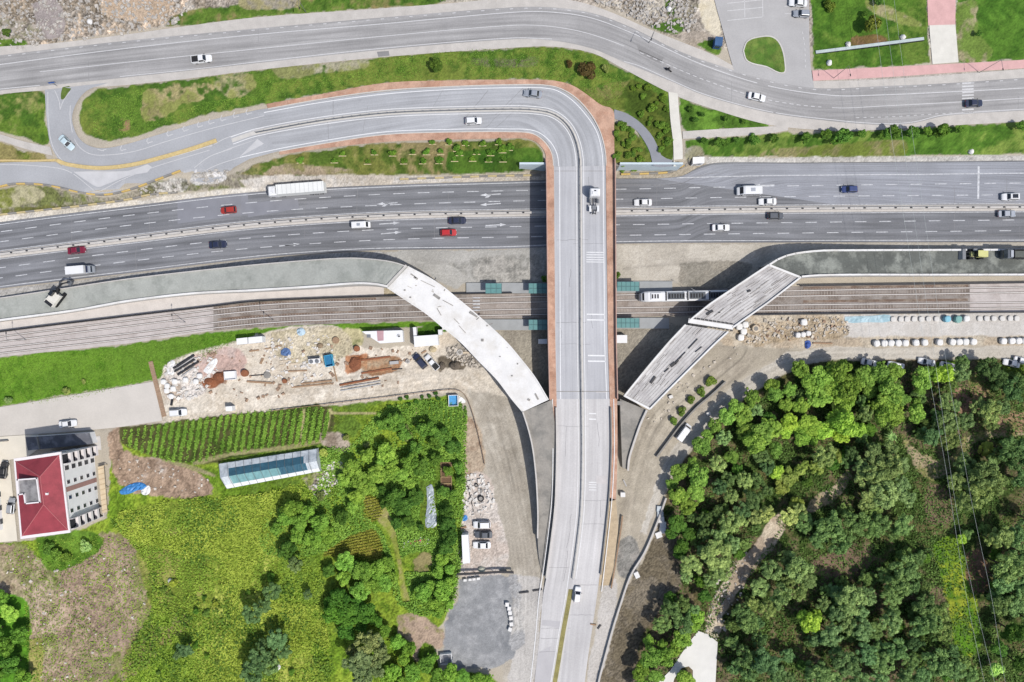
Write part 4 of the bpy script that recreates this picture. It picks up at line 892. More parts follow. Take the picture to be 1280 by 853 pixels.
layer([(556, 434), (590, 430), (610, 448), (598, 462), (560, 446)], (150, 142, 132), (176, 168, 156), .5, var=.5, tiny=.4)
layer([(546, 448), (552, 444), (582, 452), (578, 464), (556, 460), (550, 466)], (112, 102, 88), (130, 120, 104))
layer([(433, 446), (448, 444), (460, 446), (450, 462), (436, 466), (432, 458)], (150, 92, 60), (176, 128, 96), .55, var=.4)
layer([(450, 450), (490, 446), (500, 450), (496, 462), (456, 468)], (190, 168, 140), (170, 130, 98), .55)
layer([(252, 478), (263, 474), (270, 466), (282, 465), (284, 476), (272, 482), (256, 486)], (132, 82, 56), (150, 98, 70), var=.4)
layer([(196, 526), (204, 521), (340, 509), (480, 492), (580, 484), (584, 488), (480, 499), (340, 516), (204, 530)], (222, 210, 192), (206, 194, 176), edge=1)
# dirt road past the curved wall
layer([(585, 488), (640, 500), (660, 540), (672, 620), (675, 700), (680, 760), (672, 860), (630, 860), (644, 760), (636, 720), (620, 640), (606, 570), (592, 510)], (186, 177, 162), (172, 163, 148), .5, sharp=4, var=.08, tiny=.10, disp=.02, c3=(200, 192, 178))
layer([(648, 720), (676, 724), (674, 780), (665, 860), (636, 860), (646, 800)], (206, 201, 194), (196, 191, 185), .5, sharp=3, var=.08, tiny=.1)
# vegetable garden and thicket
layer([(150, 536), (205, 530), (340, 516), (420, 508), (500, 500), (560, 494), (578, 508), (582, 560), (580, 640), (574, 716), (556, 770), (540, 800), (552, 840), (600, 840), (640, 862), (640, 1200), (-BIG, 1200), (-BIG, 700), (22, 678), (90, 668), (134, 648), (140, 560)], (110, 142, 40), (138, 160, 52), .5, var=.5, tiny=.45, disp=.22, c3=(96, 122, 44), sm=False)
layer([(150, 640), (250, 625), (330, 640), (350, 700), (330, 760), (380, 800), (400, 860), (260, 870), (230, 790), (180, 720), (140, 680)], (150, 166, 62), (128, 146, 54), .5, var=.4, tiny=.4, disp=.2, edge=8, c3=(170, 176, 84))
layer([(-330, 690), (22, 680), (60, 700), (110, 672), (150, 668), (176, 690), (186, 740), (172, 800), (140, 850), (60, 870), (-330, 900)], (168, 146, 126), (112, 126, 56), .54, sharp=5, edge=7, var=.4, tiny=.35, disp=.2, c3=(184, 164, 144))
layer([(80, 690), (150, 680), (180, 720), (168, 790), (120, 820), (90, 790)], SOIL2, (168, 146, 126), .5, var=.4, cover=.5, edge=6)
layer([(160, 700), (200, 680), (230, 740), (210, 800), (170, 840), (140, 850), (170, 790)], (112, 128, 52), (158, 140, 114), .55, sharp=4, edge=8, cover=.52, var=.4)
for p_ in ([(176, 690), (200, 676), (232, 690), (226, 712), (196, 716)], [(168, 800), (200, 776), (236, 770), (226, 792), (190, 812), (160, 840)], [(150, 668), (180, 650), (176, 672)], [(186, 730), (206, 726), (214, 752), (190, 762)]): layer(p_, SOIL, (128, 120, 74), .52, edge=7, var=.4, tiny=.35, disp=.18, cover=.52)
layer([(44, 672), (110, 664), (130, 680), (90, 710), (60, 712)], (88, 128, 38), (104, 140, 48), .5, var=.5)
layer([(170, 690), (230, 660), (260, 700), (240, 760), (200, 770), (180, 730)], (112, 128, 48), (150, 150, 80), .55, cover=.75)
layer([(-330, 740), (0, 742), (34, 755), (38, 800), (30, 860), (-330, 900)], (76, 120, 32), (96, 150, 40), .5, var=.5)
layer([(36, 800), (52, 800), (50, 858), (38, 858)], (176, 168, 104), (150, 150, 80))
layer([(134, 540), (152, 536), (150, 556), (172, 572), (200, 574), (262, 600), (262, 618), (230, 624), (190, 618), (160, 612), (146, 600), (140, 580)], (156, 132, 112), (172, 148, 126), .5, edge=4, var=.4, tiny=.35, c3=(176, 160, 146))
layer([(150, 536), (260, 522), (340, 513), (412, 510), (408, 550), (350, 560), (300, 572), (240, 580), (180, 566), (152, 552)], (70, 88, 34), (84, 84, 48), .5, var=.4)
layer([(204, 574), (240, 582), (270, 594), (268, 597), (236, 586), (204, 577)], (168, 160, 120), (150, 146, 100), edge=1)
layer([(240, 578), (290, 565), (350, 558), (400, 550), (400, 554), (350, 563), (290, 570), (242, 582)], (166, 160, 116), (150, 146, 100), edge=1)
for g in ([(410, 512), (414, 512), (407, 545), (402, 548)], [(377, 512), (381, 512), (380, 545), (376, 548)], [(412, 515), (470, 516), (470, 518), (412, 518)], [(516, 510), (521, 508), (522, 520), (518, 530), (514, 522)]): layer(g, (176, 168, 120), edge=.8, soft=1)
layer([(398, 540), (425, 542), (438, 560), (425, 566), (404, 556)], (156, 140, 122), (180, 166, 150), .5, var=.4, cover=.8)
layer([(378, 598), (410, 585), (428, 580), (425, 600), (405, 620), (390, 615)], (178, 166, 150), (120, 128, 70), .55, var=.6, tiny=.6)
layer([(455, 620), (480, 630), (495, 655), (500, 690), (506, 730), (512, 752), (504, 752), (496, 700), (484, 664), (460, 640)], (176, 166, 110), (140, 150, 64), .5, edge=1.5)
layer([(404, 692), (436, 672), (466, 664), (478, 684), (474, 698), (440, 694)], (150, 140, 60), (110, 104, 48), .5, var=.4)
layer([(498, 770), (520, 768), (545, 782), (556, 795), (552, 812), (530, 806), (522, 828), (516, 826), (516, 806), (498, 792)], SOIL2, (128, 128, 74), .58, edge=4, var=.35)
layer([(574, 520), (592, 524), (604, 556), (606, 580), (596, 600), (582, 596), (580, 560)], (168, 144, 122), (186, 168, 146), .5)
layer([(582, 600), (596, 590), (612, 600), (624, 640), (632, 712), (576, 720), (576, 660), (582, 640)], (214, 204, 194), (196, 182, 170), .5, var=.28, tiny=.3)
layer([(517, 700), (535, 690), (538, 712), (520, 720)], (150, 140, 96), cover=.6)
# east yards between the tracks and the forest road
layer([(915, 394), (960, 393), (1280, 391), (1700, 388), (1700, 430), (1280, 432), (1000, 436), (930, 434), (900, 425)], (206, 194, 174), (188, 172, 150), .5, var=.25, tiny=.28, disp=.06)
layer([(1055, 393), (1280, 391), (1700, 388), (1700, 419), (1280, 420), (1055, 422)], (218, 213, 206), (206, 200, 192), .5, var=.08, tiny=.10, disp=.02, sm=False)
layer([(920, 405), (1000, 400), (1050, 398), (1060, 420), (990, 424), (930, 432)], (196, 180, 156), (172, 154, 128), .5, var=.35, tiny=.4)
layer([(775, 512), (860, 440), (920, 434), (1000, 440), (985, 446), (940, 462), (900, 492), (850, 545), (812, 610), (806, 680), (770, 740), (740, 800), (735, 860), (760, 860), (762, 700), (772, 620)], (184, 174, 156), (168, 158, 142), .5, sharp=4, var=.09, tiny=.10, disp=.02, c3=(200, 190, 172))
layer([(772, 676), (790, 670), (800, 690), (798, 710), (775, 722)], (146, 143, 136), (160, 154, 146), edge=1.5)
layer([(755, 730), (770, 725), (766, 790), (752, 850), (735, 856), (742, 800)], (208, 202, 195), (196, 190, 182), .5, sharp=3, var=.10, tiny=.12)
# forest road and the grey lot are worn into the earth
FRP = [(1600, 425), (1280, 432.5), (1150, 434), (1030, 434.5), (985, 441), (945, 464), (905, 493), (870, 526), (845, 556), (825, 590), (812, 625), (800, 665), (808, 668), (824, 628), (840, 594), (862, 562), (890, 531), (925, 501), (962, 476), (1000, 456), (1035, 449.5), (1150, 448.5), (1280, 447.5), (1600, 443)]
FRL = lambda: layer(FRP, (210, 203, 191), (198, 190, 177), .5, sharp=4, edge=2.6, var=.12, tiny=.12, disp=.03, sm=False)
layer([(573, 723), (600, 720), (637, 722), (641, 745), (648, 760), (646, 800), (642, 820), (622, 833), (590, 836), (562, 833), (553, 822), (556, 795), (562, 768), (572, 745)], (152, 153, 154), (126, 128, 131), .52, sharp=5, edge=3.5, var=.10, tiny=.10, disp=.02, c3=(172, 172, 172))
layer([(636, 720), (648, 724), (654, 770), (652, 806), (640, 812), (640, 760)], (196, 192, 186), (168, 167, 166), .5, edge=4, var=.2)
# forest floor, its colours darkened for the shade between the crowns
FOREST = [(1700, 448), (1280, 449), (1040, 450), (1005, 457), (965, 477), (928, 502), (893, 532), (865, 562), (843, 594), (830, 625), (826, 650), (806, 700), (790, 720), (778, 752), (767, 790), (757, 830), (744, 880), (740, 1300), (1700, 1300)]
layer(FOREST, (66, 86, 36), (100, 96, 60), .54, var=.5, tiny=.45, disp=.2, c3=(112, 100, 76), sm=False)
FRL()
layer([(828, 640), (850, 690), (852, 730), (820, 770), (800, 800), (790, 870), (744, 880), (757, 830), (767, 790), (778, 752), (790, 720), (806, 700)], (134, 124, 108), (112, 102, 84), .5, var=.35, tiny=.45, disp=.12)
layer([(976, 640), (958, 656), (941, 686), (920, 702), (900, 732), (888, 758), (882, 792), (897, 796), (907, 765), (924, 738), (940, 716), (962, 690), (980, 664)], (226, 210, 184), (176, 158, 136), .5, edge=3, var=.3)
layer([(1005, 640), (1020, 620), (1045, 605), (1060, 590), (1056, 612), (1035, 630), (1015, 642)], (196, 178, 152), (170, 154, 122), .5, edge=3)
layer([(1128, 545), (1150, 565), (1180, 575), (1200, 560), (1210, 545), (1280, 536), (1700, 530), (1700, 545), (1280, 546), (1215, 556), (1190, 590), (1165, 600), (1140, 580)], (176, 160, 128), (140, 138, 84), .5, edge=4, var=.3)
layer([(1210, 465), (1230, 480), (1250, 510), (1290, 520), (1290, 540), (1230, 535), (1215, 500)], (172, 140, 112), (130, 124, 78), .5, edge=4)
layer([(1190, 485), (1210, 490), (1215, 520), (1200, 525)], (164, 130, 108), edge=3)
layer([(1160, 605), (1185, 610), (1190, 650), (1160, 650)], (140, 118, 96), (124, 108, 84), edge=3)
layer([(1165, 680), (1190, 670), (1210, 700), (1222, 760), (1225, 810), (1200, 820), (1185, 760), (1175, 720)], (96, 142, 34), (120, 150, 40), .5, edge=4, var=.35, c3=(150, 160, 50))
layer([(1206, 690), (1226, 690), (1236, 735), (1214, 740)], (150, 114, 96), (124, 98, 78), edge=3)
layer([(1010, 700), (1050, 690), (1090, 690), (1080, 715), (1020, 722)], (128, 108, 88), edge=4)
layer([(1160, 455), (1200, 452), (1200, 470), (1165, 476)], (110, 150, 44), edge=3)
layer([(1255, 452), (1300, 450), (1300, 470), (1255, 470)], (116, 140, 48), edge=3)
def tracks(pts, n, spread, seed, strength=.10):
    g = random.Random(seed); base_ = resample(smooth(pts, 6), 60)
    for _ in range(n):
        o_ = g.uniform(-spread, spread); w_ = g.uniform(.7, 1.6); f_ = 1 + g.choice((-1, -1, 1)) * g.uniform(.4, 1) * strength; i0 = g.randrange(0, 25); i1 = g.randrange(35, 60)
        L = offset(base_, o_)[i0:i1] + np.cumsum(np.array([[g.uniform(-.3, .3), g.uniform(-.3, .3)] for _ in range(i1 - i0)]), 0)
        k = (PU > L[:, 0].min() - 4) & (PU < L[:, 0].max() + 4) & (PV > L[:, 1].min() - 4) & (PV < L[:, 1].max() + 4); u = PU[k]; v = PV[k]; d = np.full(u.shape, 99.)
        for (ax, ay), (bx, by) in zip(L[:-1], L[1:]):
            t = np.clip(((u - ax) * (bx - ax) + (v - ay) * (by - ay)) / ((bx - ax) ** 2 + (by - ay) ** 2 + 1e-9), 0, 1); d = np.minimum(d, np.hypot(u - ax - t * (bx - ax), v - ay - t * (by - ay)))
        a_ = np.exp(-(d / w_) ** 2) * (.5 + n_mid[k]); CLR[k] *= (1 + (f_ - 1) * a_)[:, None]
tracks([(205, 505), (340, 494), (480, 478), (560, 470), (610, 500), (630, 560), (648, 640), (660, 720), (655, 800), (648, 870)], 26, 13, 1)
tracks([(600, 500), (628, 560), (648, 650), (658, 740), (650, 860)], 22, 17, 2, .14)
tracks([(1290, 440), (1100, 441), (1000, 447), (930, 480), (870, 535), (830, 600), (805, 670), (780, 720)], 18, 8, 3)
tracks([(780, 460), (840, 430), (930, 430), (900, 470), (830, 520), (800, 590), (785, 680)], 22, 16, 4, .12)
tracks([(690, 330), (560, 336), (480, 322)], 8, 10, 5); tracks([(775, 330), (850, 322), (960, 312)], 10, 12, 6); tracks([(570, 760), (600, 780), (630, 800)], 14, 26, 7, .12)
tracks([(20, 700), (80, 740), (120, 800), (110, 860)], 20, 40, 8, .2); tracks([(160, 700), (240, 730), (300, 800), (330, 860)], 12, 60, 9, .15)
# lower the earth a little under every paved sheet, flatten it near paving
low = np.zeros(GX.shape); inn = (np.abs(GX) < 176) & (np.abs(GY) < 130)
for P in ROADPOLY:
    A = np.array(P); k = inn & (GX > A[:, 0].min() - 2) & (GX < A[:, 0].max() + 2) & (GY > A[:, 1].min() - 2) & (GY < A[:, 1].max() + 2)
    if k.any(): d = sdist(P, GX[k], GY[k]); low[k] = np.maximum(low[k], np.clip((d + .6) / .9, 0, 1))
Z2 = Z + DISP * (1 - low) - .16 * low
far_ = (np.abs(GX) > 143) | (np.abs(GY) > 96)                       # beyond the surveyed area: broad land cover without fine grain
vb = (.75 + .5 * n_big)[..., None]
flat_ = np.where((V < 60)[..., None], A3((158, 150, 132)), np.where((V < 470)[..., None], A3((150, 146, 116)), np.where((U < 660)[..., None], A3((112, 132, 54)), A3((78, 96, 42))))) * vb
CLR = np.where(far_[..., None], flat_, CLR); Z2 = np.where(far_, Z - .12, Z2)
ny, nx = GX.shape
idx = np.arange(nx * ny).reshape(ny, nx); Fq = np.stack([idx[:-1, :-1], idx[:-1, 1:], idx[1:, 1:], idx[1:, :-1]], -1).reshape(-1, 4)
gm = bpy.data.materials.new('earth'); gm.use_nodes = True; t = gm.node_tree; bsdf = t.nodes['Principled BSDF']
at = N(t, 'ShaderNodeAttribute', attribute_name='cover'); geo = N(t, 'ShaderNodeNewGeometry'); nz = N(t, 'ShaderNodeTexNoise'); nz.inputs['Scale'].default_value = 4.5; nz.inputs['Detail'].default_value = 3
t.links.new(geo.outputs['Position'], nz.inputs['Vector']); mr = N(t, 'ShaderNodeMapRange'); mr.inputs['From Min'].default_value = .25; mr.inputs['From Max'].default_value = .75; mr.inputs['To Min'].default_value = .78; mr.inputs['To Max'].default_value = 1.22
t.links.new(nz.outputs['Fac'], mr.inputs['Value']); vm = N(t, 'ShaderNodeVectorMath', operation='SCALE'); t.links.new(at.outputs['Color'], vm.inputs[0]); t.links.new(mr.outputs[0], vm.inputs['Scale']); t.links.new(vm.outputs[0], bsdf.inputs['Base Color'])
bsdf.inputs['Roughness'].default_value = .95; bsdf.inputs['Specular IOR Level'].default_value = .15
me = npmesh('ground', np.c_[GX.ravel(), GY.ravel(), Z2.ravel()], Fq, [gm])
ca = me.attributes.new('cover', 'FLOAT_COLOR', 'POINT'); ca.data.foreach_set('color', np.c_[np.clip(CLR, .004, .82).reshape(-1, 3), np.ones(nx * ny)].astype(np.float32).ravel())
me.polygons.foreach_set('use_smooth', np.ones(len(Fq), bool))
link('ground', me, kind='structure')
# ================================================================ trees, shrubs and ground plants
def leafmat(name, a, b, transl=.25):
    m = bpy.data.materials.new(name); m.use_nodes = True; t = m.node_tree; p = t.nodes['Principled BSDF']; L = t.links
    at = N(t, 'ShaderNodeAttribute', attribute_name='rnd'); mx = N(t, 'ShaderNodeMix', data_type='RGBA')
    mx.inputs[6].default_value = (*[lin(v) / 1.25 for v in a], 1); mx.inputs[7].default_value = (*[lin(v) / 1.25 for v in b], 1); L.new(at.outputs['Fac'], mx.inputs[0])
    oi = N(t, 'ShaderNodeObjectInfo'); mo = N(t, 'ShaderNodeMix', data_type='RGBA', blend_type='MULTIPLY'); mo.inputs[0].default_value = 1
    L.new(mx.outputs[2], mo.inputs[6]); L.new(oi.outputs['Color'], mo.inputs[7]); L.new(mo.outputs[2], p.inputs['Base Color'])
    p.inputs['Roughness'].default_value = .75; p.inputs['Specular IOR Level'].default_value = .15
    tr = N(t, 'ShaderNodeBsdfTranslucent'); L.new(mo.outputs[2], tr.inputs['Color']); ms_ = N(t, 'ShaderNodeMixShader'); ms_.inputs[0].default_value = transl
    L.new(p.outputs[0], ms_.inputs[1]); L.new(tr.outputs[0], ms_.inputs[2]); L.new(ms_.outputs[0], t.nodes['Material Output'].inputs[0]); return m
M_LEAF = leafmat('broad_leaves', (100, 142, 54), (166, 202, 92))
M_NEEDLE = leafmat('needles', (78, 106, 60), (152, 178, 112), .15)
M_DARKLEAF = leafmat('dark_leaves', (66, 104, 42), (118, 154, 66), .2)
M_YELLOWLEAF = leafmat('yellow_leaves', (134, 154, 62), (190, 200, 104), .25)
M_BARK = mat('bark', (120, 102, 86), amp=.2, scale=2)
def quads(C, Nn, sz, asp, g):
    """leaf quads: centres, normals, sizes"""
    n = len(C); r = g.normal(size=(n, 3)); T = np.cross(Nn, r); T /= np.maximum(np.linalg.norm(T, axis=1)[:, None], 1e-6); B = np.cross(Nn, T)
    a = T * (sz * asp)[:, None]; b = B * (sz / asp)[:, None]
    V = np.stack([C - a - b * .6, C + a * .2 - b, C + a + b * .5, C - a * .3 + b], 1).reshape(-1, 3)
    return V, np.arange(4 * n).reshape(n, 4)
def crown_mesh(name, seed, kind, m):
    g = np.random.default_rng(seed); rr = random.Random(seed)
    if kind == 'broad': nl, lr, n, sz, asp, jit = 34, (.10, .33), 3000, .064, 1.2, .5
    elif kind == 'pine': nl, lr, n, sz, asp, jit = 40, (.14, .23), 3000, .060, 1.8, .5
    else: nl, lr, n, sz, asp, jit = 9, (.34, .5), 1100, .095, 1.2, .6
    L = []
    lob = [g.uniform(.82, 1.08) for _ in range(7)]
    for k in range(nl):
        a = g.uniform(0, 2 * math.pi); q = math.sqrt(g.random()) * (.86 if kind == 'pine' else .72) * lob[int(a / (2 * math.pi) * 7) % 7]
        z = .62 * math.sqrt(max(0, 1 - q * q)) * g.uniform(.55, 1.05); z += -.25 if g.random() < .2 else 0
        L.append((q * math.cos(a), q * math.sin(a), z, g.uniform(*lr)))
    L = np.array(L); li = g.choice(nl, n, p=L[:, 3]**2 / (L[:, 3]**2).sum())
    d = g.normal(size=(n, 3)); d[:, 2] = np.abs(d[:, 2]) * .9 - .25; d /= np.linalg.norm(d, axis=1)[:, None]
    C = L[li, :3] + d * (L[li, 3] * g.uniform(.72, 1.04, n) ** 1)[:, None] * np.array([1, 1, .85])
    nn = d + jit * g.normal(size=(n, 3)) + np.array([0, 0, .35]); nn /= np.linalg.norm(nn, axis=1)[:, None]
    V, F = quads(C, nn, sz * g.uniform(.6, 1.35, n), asp, g)
    lump = g.random(nl); rnd = np.clip(.55 * lump[li] + .45 * g.random(n), 0, 1)
    return npmesh(name, V, F, [m], rnd), L
def trunk_mesh(name, L, hb):
    b = MB(); b.tube((0, 0, -hb), (.03, 0, -hb * .3), .07, .055, 7); b.tube((.03, 0, -hb * .3), (0, .02, .1), .055, .035, 7)
    for k in range(min(7, len(L))): b.tube((.02, 0, -hb * .25), (L[k, 0], L[k, 1], L[k, 2]), .03, .01, 5)
    return b.mesh(name, [M_BARK])
PROTO = {}
for kind, m, nv in (('broad', M_LEAF, 6), ('pine', M_NEEDLE, 6), ('dark', M_DARKLEAF, 4), ('yellow', M_YELLOWLEAF, 3), ('shrub', M_DARKLEAF, 3)):
    PROTO[kind] = []
    for v in range(nv):
        cm, L = crown_mesh('crown', hash((kind, v)) % 1000 if False else 100 * len(PROTO) + v, {'dark': 'broad', 'yellow': 'broad'}.get(kind, kind), m)
        PROTO[kind].append((cm, trunk_mesh('trunk', L, 1.0)))
NAME = {'broad': 'broadleaf_tree', 'pine': 'pine_tree', 'dark': 'broadleaf_tree', 'yellow': 'bush', 'shrub': 'shrub'}
CATS = {'broad': 'tree', 'pine': 'tree', 'dark': 'tree', 'yellow': 'bush', 'shrub': 'shrub'}
TR = []; TG = []; PATHP = [tuple(p) for p in resample([(972, 652), (950, 688), (930, 707), (912, 734), (898, 760), (890, 795)], 40)] + [tuple(p) for p in resample([(983, 660), (961, 698), (940, 717), (922, 744), (908, 770), (898, 800)], 40)] + [tuple(p) for p in resample([(1224, 690), (1230, 770)], 12)] + [tuple(p) for p in resample([(1068, 604), (1050, 628), (1024, 646)], 12)] + [tuple(p) for p in resample([(1056, 596), (1040, 618), (1015, 634)], 12)] + [tuple(p) for p in resample([(1190, 672), (1196, 720), (1206, 770), (1212, 800)], 14)] + [tuple(p) for p in resample([(1215, 548), (1290, 538)], 14)] + [tuple(p) for p in resample([(1022, 706), (1082, 700)], 10)] + [tuple(p) for p in resample([(1190, 642), (1280, 636)], 12)]
def tree(px, py, r, kind, label, group=None, tint=(1, 1, 1), hf=None, name=None, cat=None):
    """a tree whose crown shows at photo pixel (px, py) with radius r pixels"""
    Rm = r * S * 1.04
    hb = {'broad': 1.25, 'pine': 1.4, 'dark': 1.05, 'yellow': .5, 'shrub': .25}[kind] * Rm if hf is None else hf * Rm
    z = 0
    if px < 640 and kind in ('broad', 'dark'): hb *= .6
    wood = px > 820 and py > 455
    if wood and min(math.hypot(px - a, py - b_) for a, b_ in PATHP) < 5 + r * .72: return
    if wood: Rm *= 1.2 if kind == 'broad' else 1.08
    TR.append((px, py, r)); TG.append(group)
    for _ in range(4): p = W(px, py, z + hb + .4 * Rm); z = float(zt(p.x, p.y))
    e = empty(name or NAME[kind], (p.x, p.y, z - .05), label, cat or CATS[kind], group=group)
    cm, tm = PROTO[kind][rng.randrange(len(PROTO[kind]))]
    c = bpy.data.objects.new('crown', cm); COL.objects.link(c); c.parent = e; c.location = (0, 0, hb); rz = rng.uniform(0, 6.28); s = Rm
    c.rotation_euler = (rng.uniform(-.08, .08), rng.uniform(-.08, .08), rz); c.scale = (s * rng.uniform(.86, 1.16), s * rng.uniform(.86, 1.16), s * rng.uniform(.8, 1.25))
    j = rng.uniform(.8, 1.25); w = rng.uniform(-.06, .14)
    c.color = (tint[0] * j * (1 + w), tint[1] * j, tint[2] * j * (1 - w), 1)
    if r >= 3.2:
        t = bpy.data.objects.new('trunk', tm); COL.objects.link(t); t.parent = e; t.location = (0, 0, hb); t.rotation_euler = (0, 0, rz); t.scale = (s, s, hb)
    return e
T1 = (1, 1, 1)
OLV = (1.12, 1.1, 1.0); PALE = (1.38, 1.34, 1.2); LIME = (1.4, 1.34, 1.05); DKP = (.62, .72, .66); DEEP = (.7, .8, .7)
ORD = 'first second third fourth fifth sixth seventh eighth ninth tenth eleventh twelfth thirteenth fourteenth fifteenth sixteenth seventeenth eighteenth'.split()
def ordinal(i, n):
    return 'leftmost' if i == 0 else 'rightmost' if i == n - 1 else f'{ORD[i]} from left' if i < 18 else f'{ORD[n - 1 - i]} from right'
def grove(lst, kind, label, group, tint=T1):
    order = sorted(range(len(lst)), key=lambda i: lst[i][0]); rank = {i: k for k, i in enumerate(order)}; base = label
    for i, q in enumerate(lst):
        label = f'{base}, {ordinal(rank[i], len(lst))}'
        if len(label.split()) > 16: print('LONG', label)
        tree(q[0], q[1], q[2], q[3] if len(q) > 3 else kind, label, group, q[4] if len(q) > 4 else tint)
# bright broadleaf belt along the dirt road
grove([(908, 522, 10), (894, 534, 9), (876, 557, 10), (884, 545, 8), (850, 590, 10), (873, 597, 13), (864, 580, 9), (848, 618, 11), (861, 634, 9), (871, 615, 10), (840, 605, 7), (915, 571, 8)], 'broad', 'bright broadleaf tree in the belt beside the white van road', 'broadleaf trees beside the van road')
grove([(939, 494, 11), (948, 552, 14), (934, 541, 10), (965, 534, 12), (953, 543, 14), (942, 557, 10), (970, 562, 9), (964, 482, 9), (920, 508, 10), (930, 520, 10), (944, 512, 9, 'pine', PALE), (904, 548, 9, 'pine', PALE), (897, 581, 10, 'pine', PALE), (928, 530, 8)], 'broad', 'tree at the western corner of the wood, behind the belt', 'trees at the western corner of the wood')
grove([(1047, 461, 15), (1061, 485, 15), (1031, 470, 13), (1054, 503, 11), (1024, 498, 13), (1000, 463, 10), (1012, 478, 11), (972, 494, 11), (988, 486, 9), (1040, 486, 12), (1003, 508, 10), (984, 508, 9)], 'broad', 'mid green tree at the northern wood edge, facing the stone yard', 'trees at the northern edge of the wood', (.92, .95, .9))
grove([(986, 527, 11), (1014, 531, 13), (1003, 548, 10), (1028, 538, 11), (1056, 531, 15), (1042, 524, 12), (1071, 538, 10), (984, 540, 8), (1015, 550, 8), (1050, 545, 9), (998, 535, 9)], 'broad', 'lime green tree in the bright row across the northern wood', 'lime green row in the northern wood', LIME)
grove([(1104, 520, 12), (1094, 507, 10), (1115, 487, 15), (1122, 517, 12), (1110, 500, 13), (1082, 470, 12), (1101, 463, 13), (1118, 466, 11), (1124, 500, 10), (1082, 517, 10, 'pine', PALE), (1088, 488, 9)], 'broad', 'broadleaf tree west of the power lines, beside the parked cars', 'broadleaf trees west of the power lines')
grove([(1148, 517, 11), (1143, 503, 8), (1153, 473, 12), (1166, 466, 10), (1178, 468, 12, 'broad', LIME), (1150, 490, 8)], 'broad', 'bright tree under the power lines, north of the wood', 'bright trees under the power lines')
grove([(1204, 453, 10), (1202, 466, 11, 'pine', T1), (1242, 461, 14), (1249, 475, 12), (1230, 459, 10), (1268, 487, 14), (1280, 478, 14), (1300, 470, 14)], 'pine', 'dark pine beside the road at the north-east corner of the wood', 'dark pines at the north-east corner', (.55, .66, .55))
grove([(1183, 503, 10), (1193, 508, 9), (1188, 527, 12), (1207, 527, 10), (1167, 545, 11, 'pine', DKP), (1239, 515, 13), (1225, 508, 10), (1254, 510, 10), (1240, 530, 9), (1188, 550, 11), (1172, 530, 8)], 'pine', 'small grey-green pine among the bare earth patches east of the power lines', 'small pines among the earth patches', OLV)
grove([(1223, 557, 13), (1213, 552, 9), (1233, 561, 9)], 'yellow', 'yellow-green bush beside the pale track in the eastern wood', 'yellow-green thicket by the track')
grove([(1260, 562, 16), (1272, 578, 14), (1248, 570, 10), (1290, 560, 14), (1277, 599, 12)], 'pine', 'dark pine beside the yellow-green thicket near the east edge', 'dark pines by the yellow-green thicket', (.7, .82, .68))
grove([(1230, 595, 18), (1207, 582, 12), (1244, 604, 14), (1197, 602, 12), (1225, 620, 15), (1207, 627, 12), (1251, 625, 14), (1215, 605, 11), (1240, 582, 10)], 'pine', 'large grey-green pine in the clump crossed by the power lines', 'pines crossed by the power lines', OLV)
grove([(1094, 571, 14), (1099, 590, 15), (1080, 599, 10), (1113, 562, 11), (1122, 581, 13), (1115, 583, 15), (1064, 567, 9, 'pine', DKP), (1061, 618, 11), (1083, 627, 14), (1108, 620, 15), (1128, 608, 10), (1076, 580, 10), (1135, 625, 10)], 'pine', 'olive pine in mid-wood, south of the lime green row', 'olive pines in the middle of the wood', (1.2, 1.15, 1.1))
grove([(1031, 571, 15, 'pine', PALE), (1047, 571, 9), (986, 595, 13), (1003, 585, 9), (977, 609, 10), (1010, 604, 7, 'dark'), (996, 630, 9), (1020, 585, 9), (970, 590, 9, 'broad', LIME)], 'yellow', 'pale yellow-green tree at the clearing south of the lime green row', 'pale trees around the clearing', (.85, .9, .9))
grove([(953, 571, 12), (944, 625, 12), (911, 599, 9), (932, 601, 10, 'pine', PALE), (915, 620, 10, 'pine', PALE), (944, 600, 9), (928, 640, 10), (962, 585, 9), (900, 610, 10), (895, 640, 9), (880, 650, 8), (958, 612, 9)], 'pine', 'dark tree in the shaded hollow west of the clearing', 'dark trees west of the clearing', DKP)
# the wood south of the clearing
grove([(847, 655, 11), (852, 682, 10), (838, 668, 8), (862, 668, 9)], 'dark', 'deep green tree by the white slabs at the foot of the slope', 'deep green trees by the white slabs', DEEP)
grove([(865, 707, 12), (895, 695, 16), (902, 715, 12), (890, 726, 10), (858, 722, 8), (880, 690, 9), (912, 655, 12), (898, 668, 11), (925, 652, 10), (880, 668, 10, 'pine', DKP), (915, 680, 10)], 'pine', 'pale grey-green pine west of the rocky gully', 'pale pines west of the gully', PALE)
grove([(840, 765, 13), (855, 780, 11), (827, 782, 11), (852, 755, 10), (880, 747, 9, 'dark', DEEP), (868, 765, 9), (838, 748, 8, 'dark', DEEP)], 'pine', 'dark mottled tree on the bare slope north of the white terrace', 'mottled trees on the bare slope', (.85, .95, .8))
grove([(815, 822, 14), (832, 822, 11), (800, 840, 11), (852, 800, 10), (812, 804, 9), (872, 772, 9, 'broad', LIME), (864, 785, 9, 'broad', LIME), (842, 812, 9), (826, 806, 8), (800, 860, 11), (820, 845, 10)], 'broad', 'bright green bush-like tree on the slope beside the white terrace', 'bright trees beside the white terrace', (.95, 1, .9))
for q in [(854, 846, 8), (862, 852, 7)]: tree(*q, 'broad', 'green bush in the notch of the white terrace', 'bushes in the white terrace')
grove([(972, 650, 13), (987, 647, 11), (958, 642, 10), (1000, 640, 9), (945, 648, 9)], 'pine', 'very pale pine at the top of the rocky gully', 'very pale pines above the gully', (1.9, 1.65, 1.55))
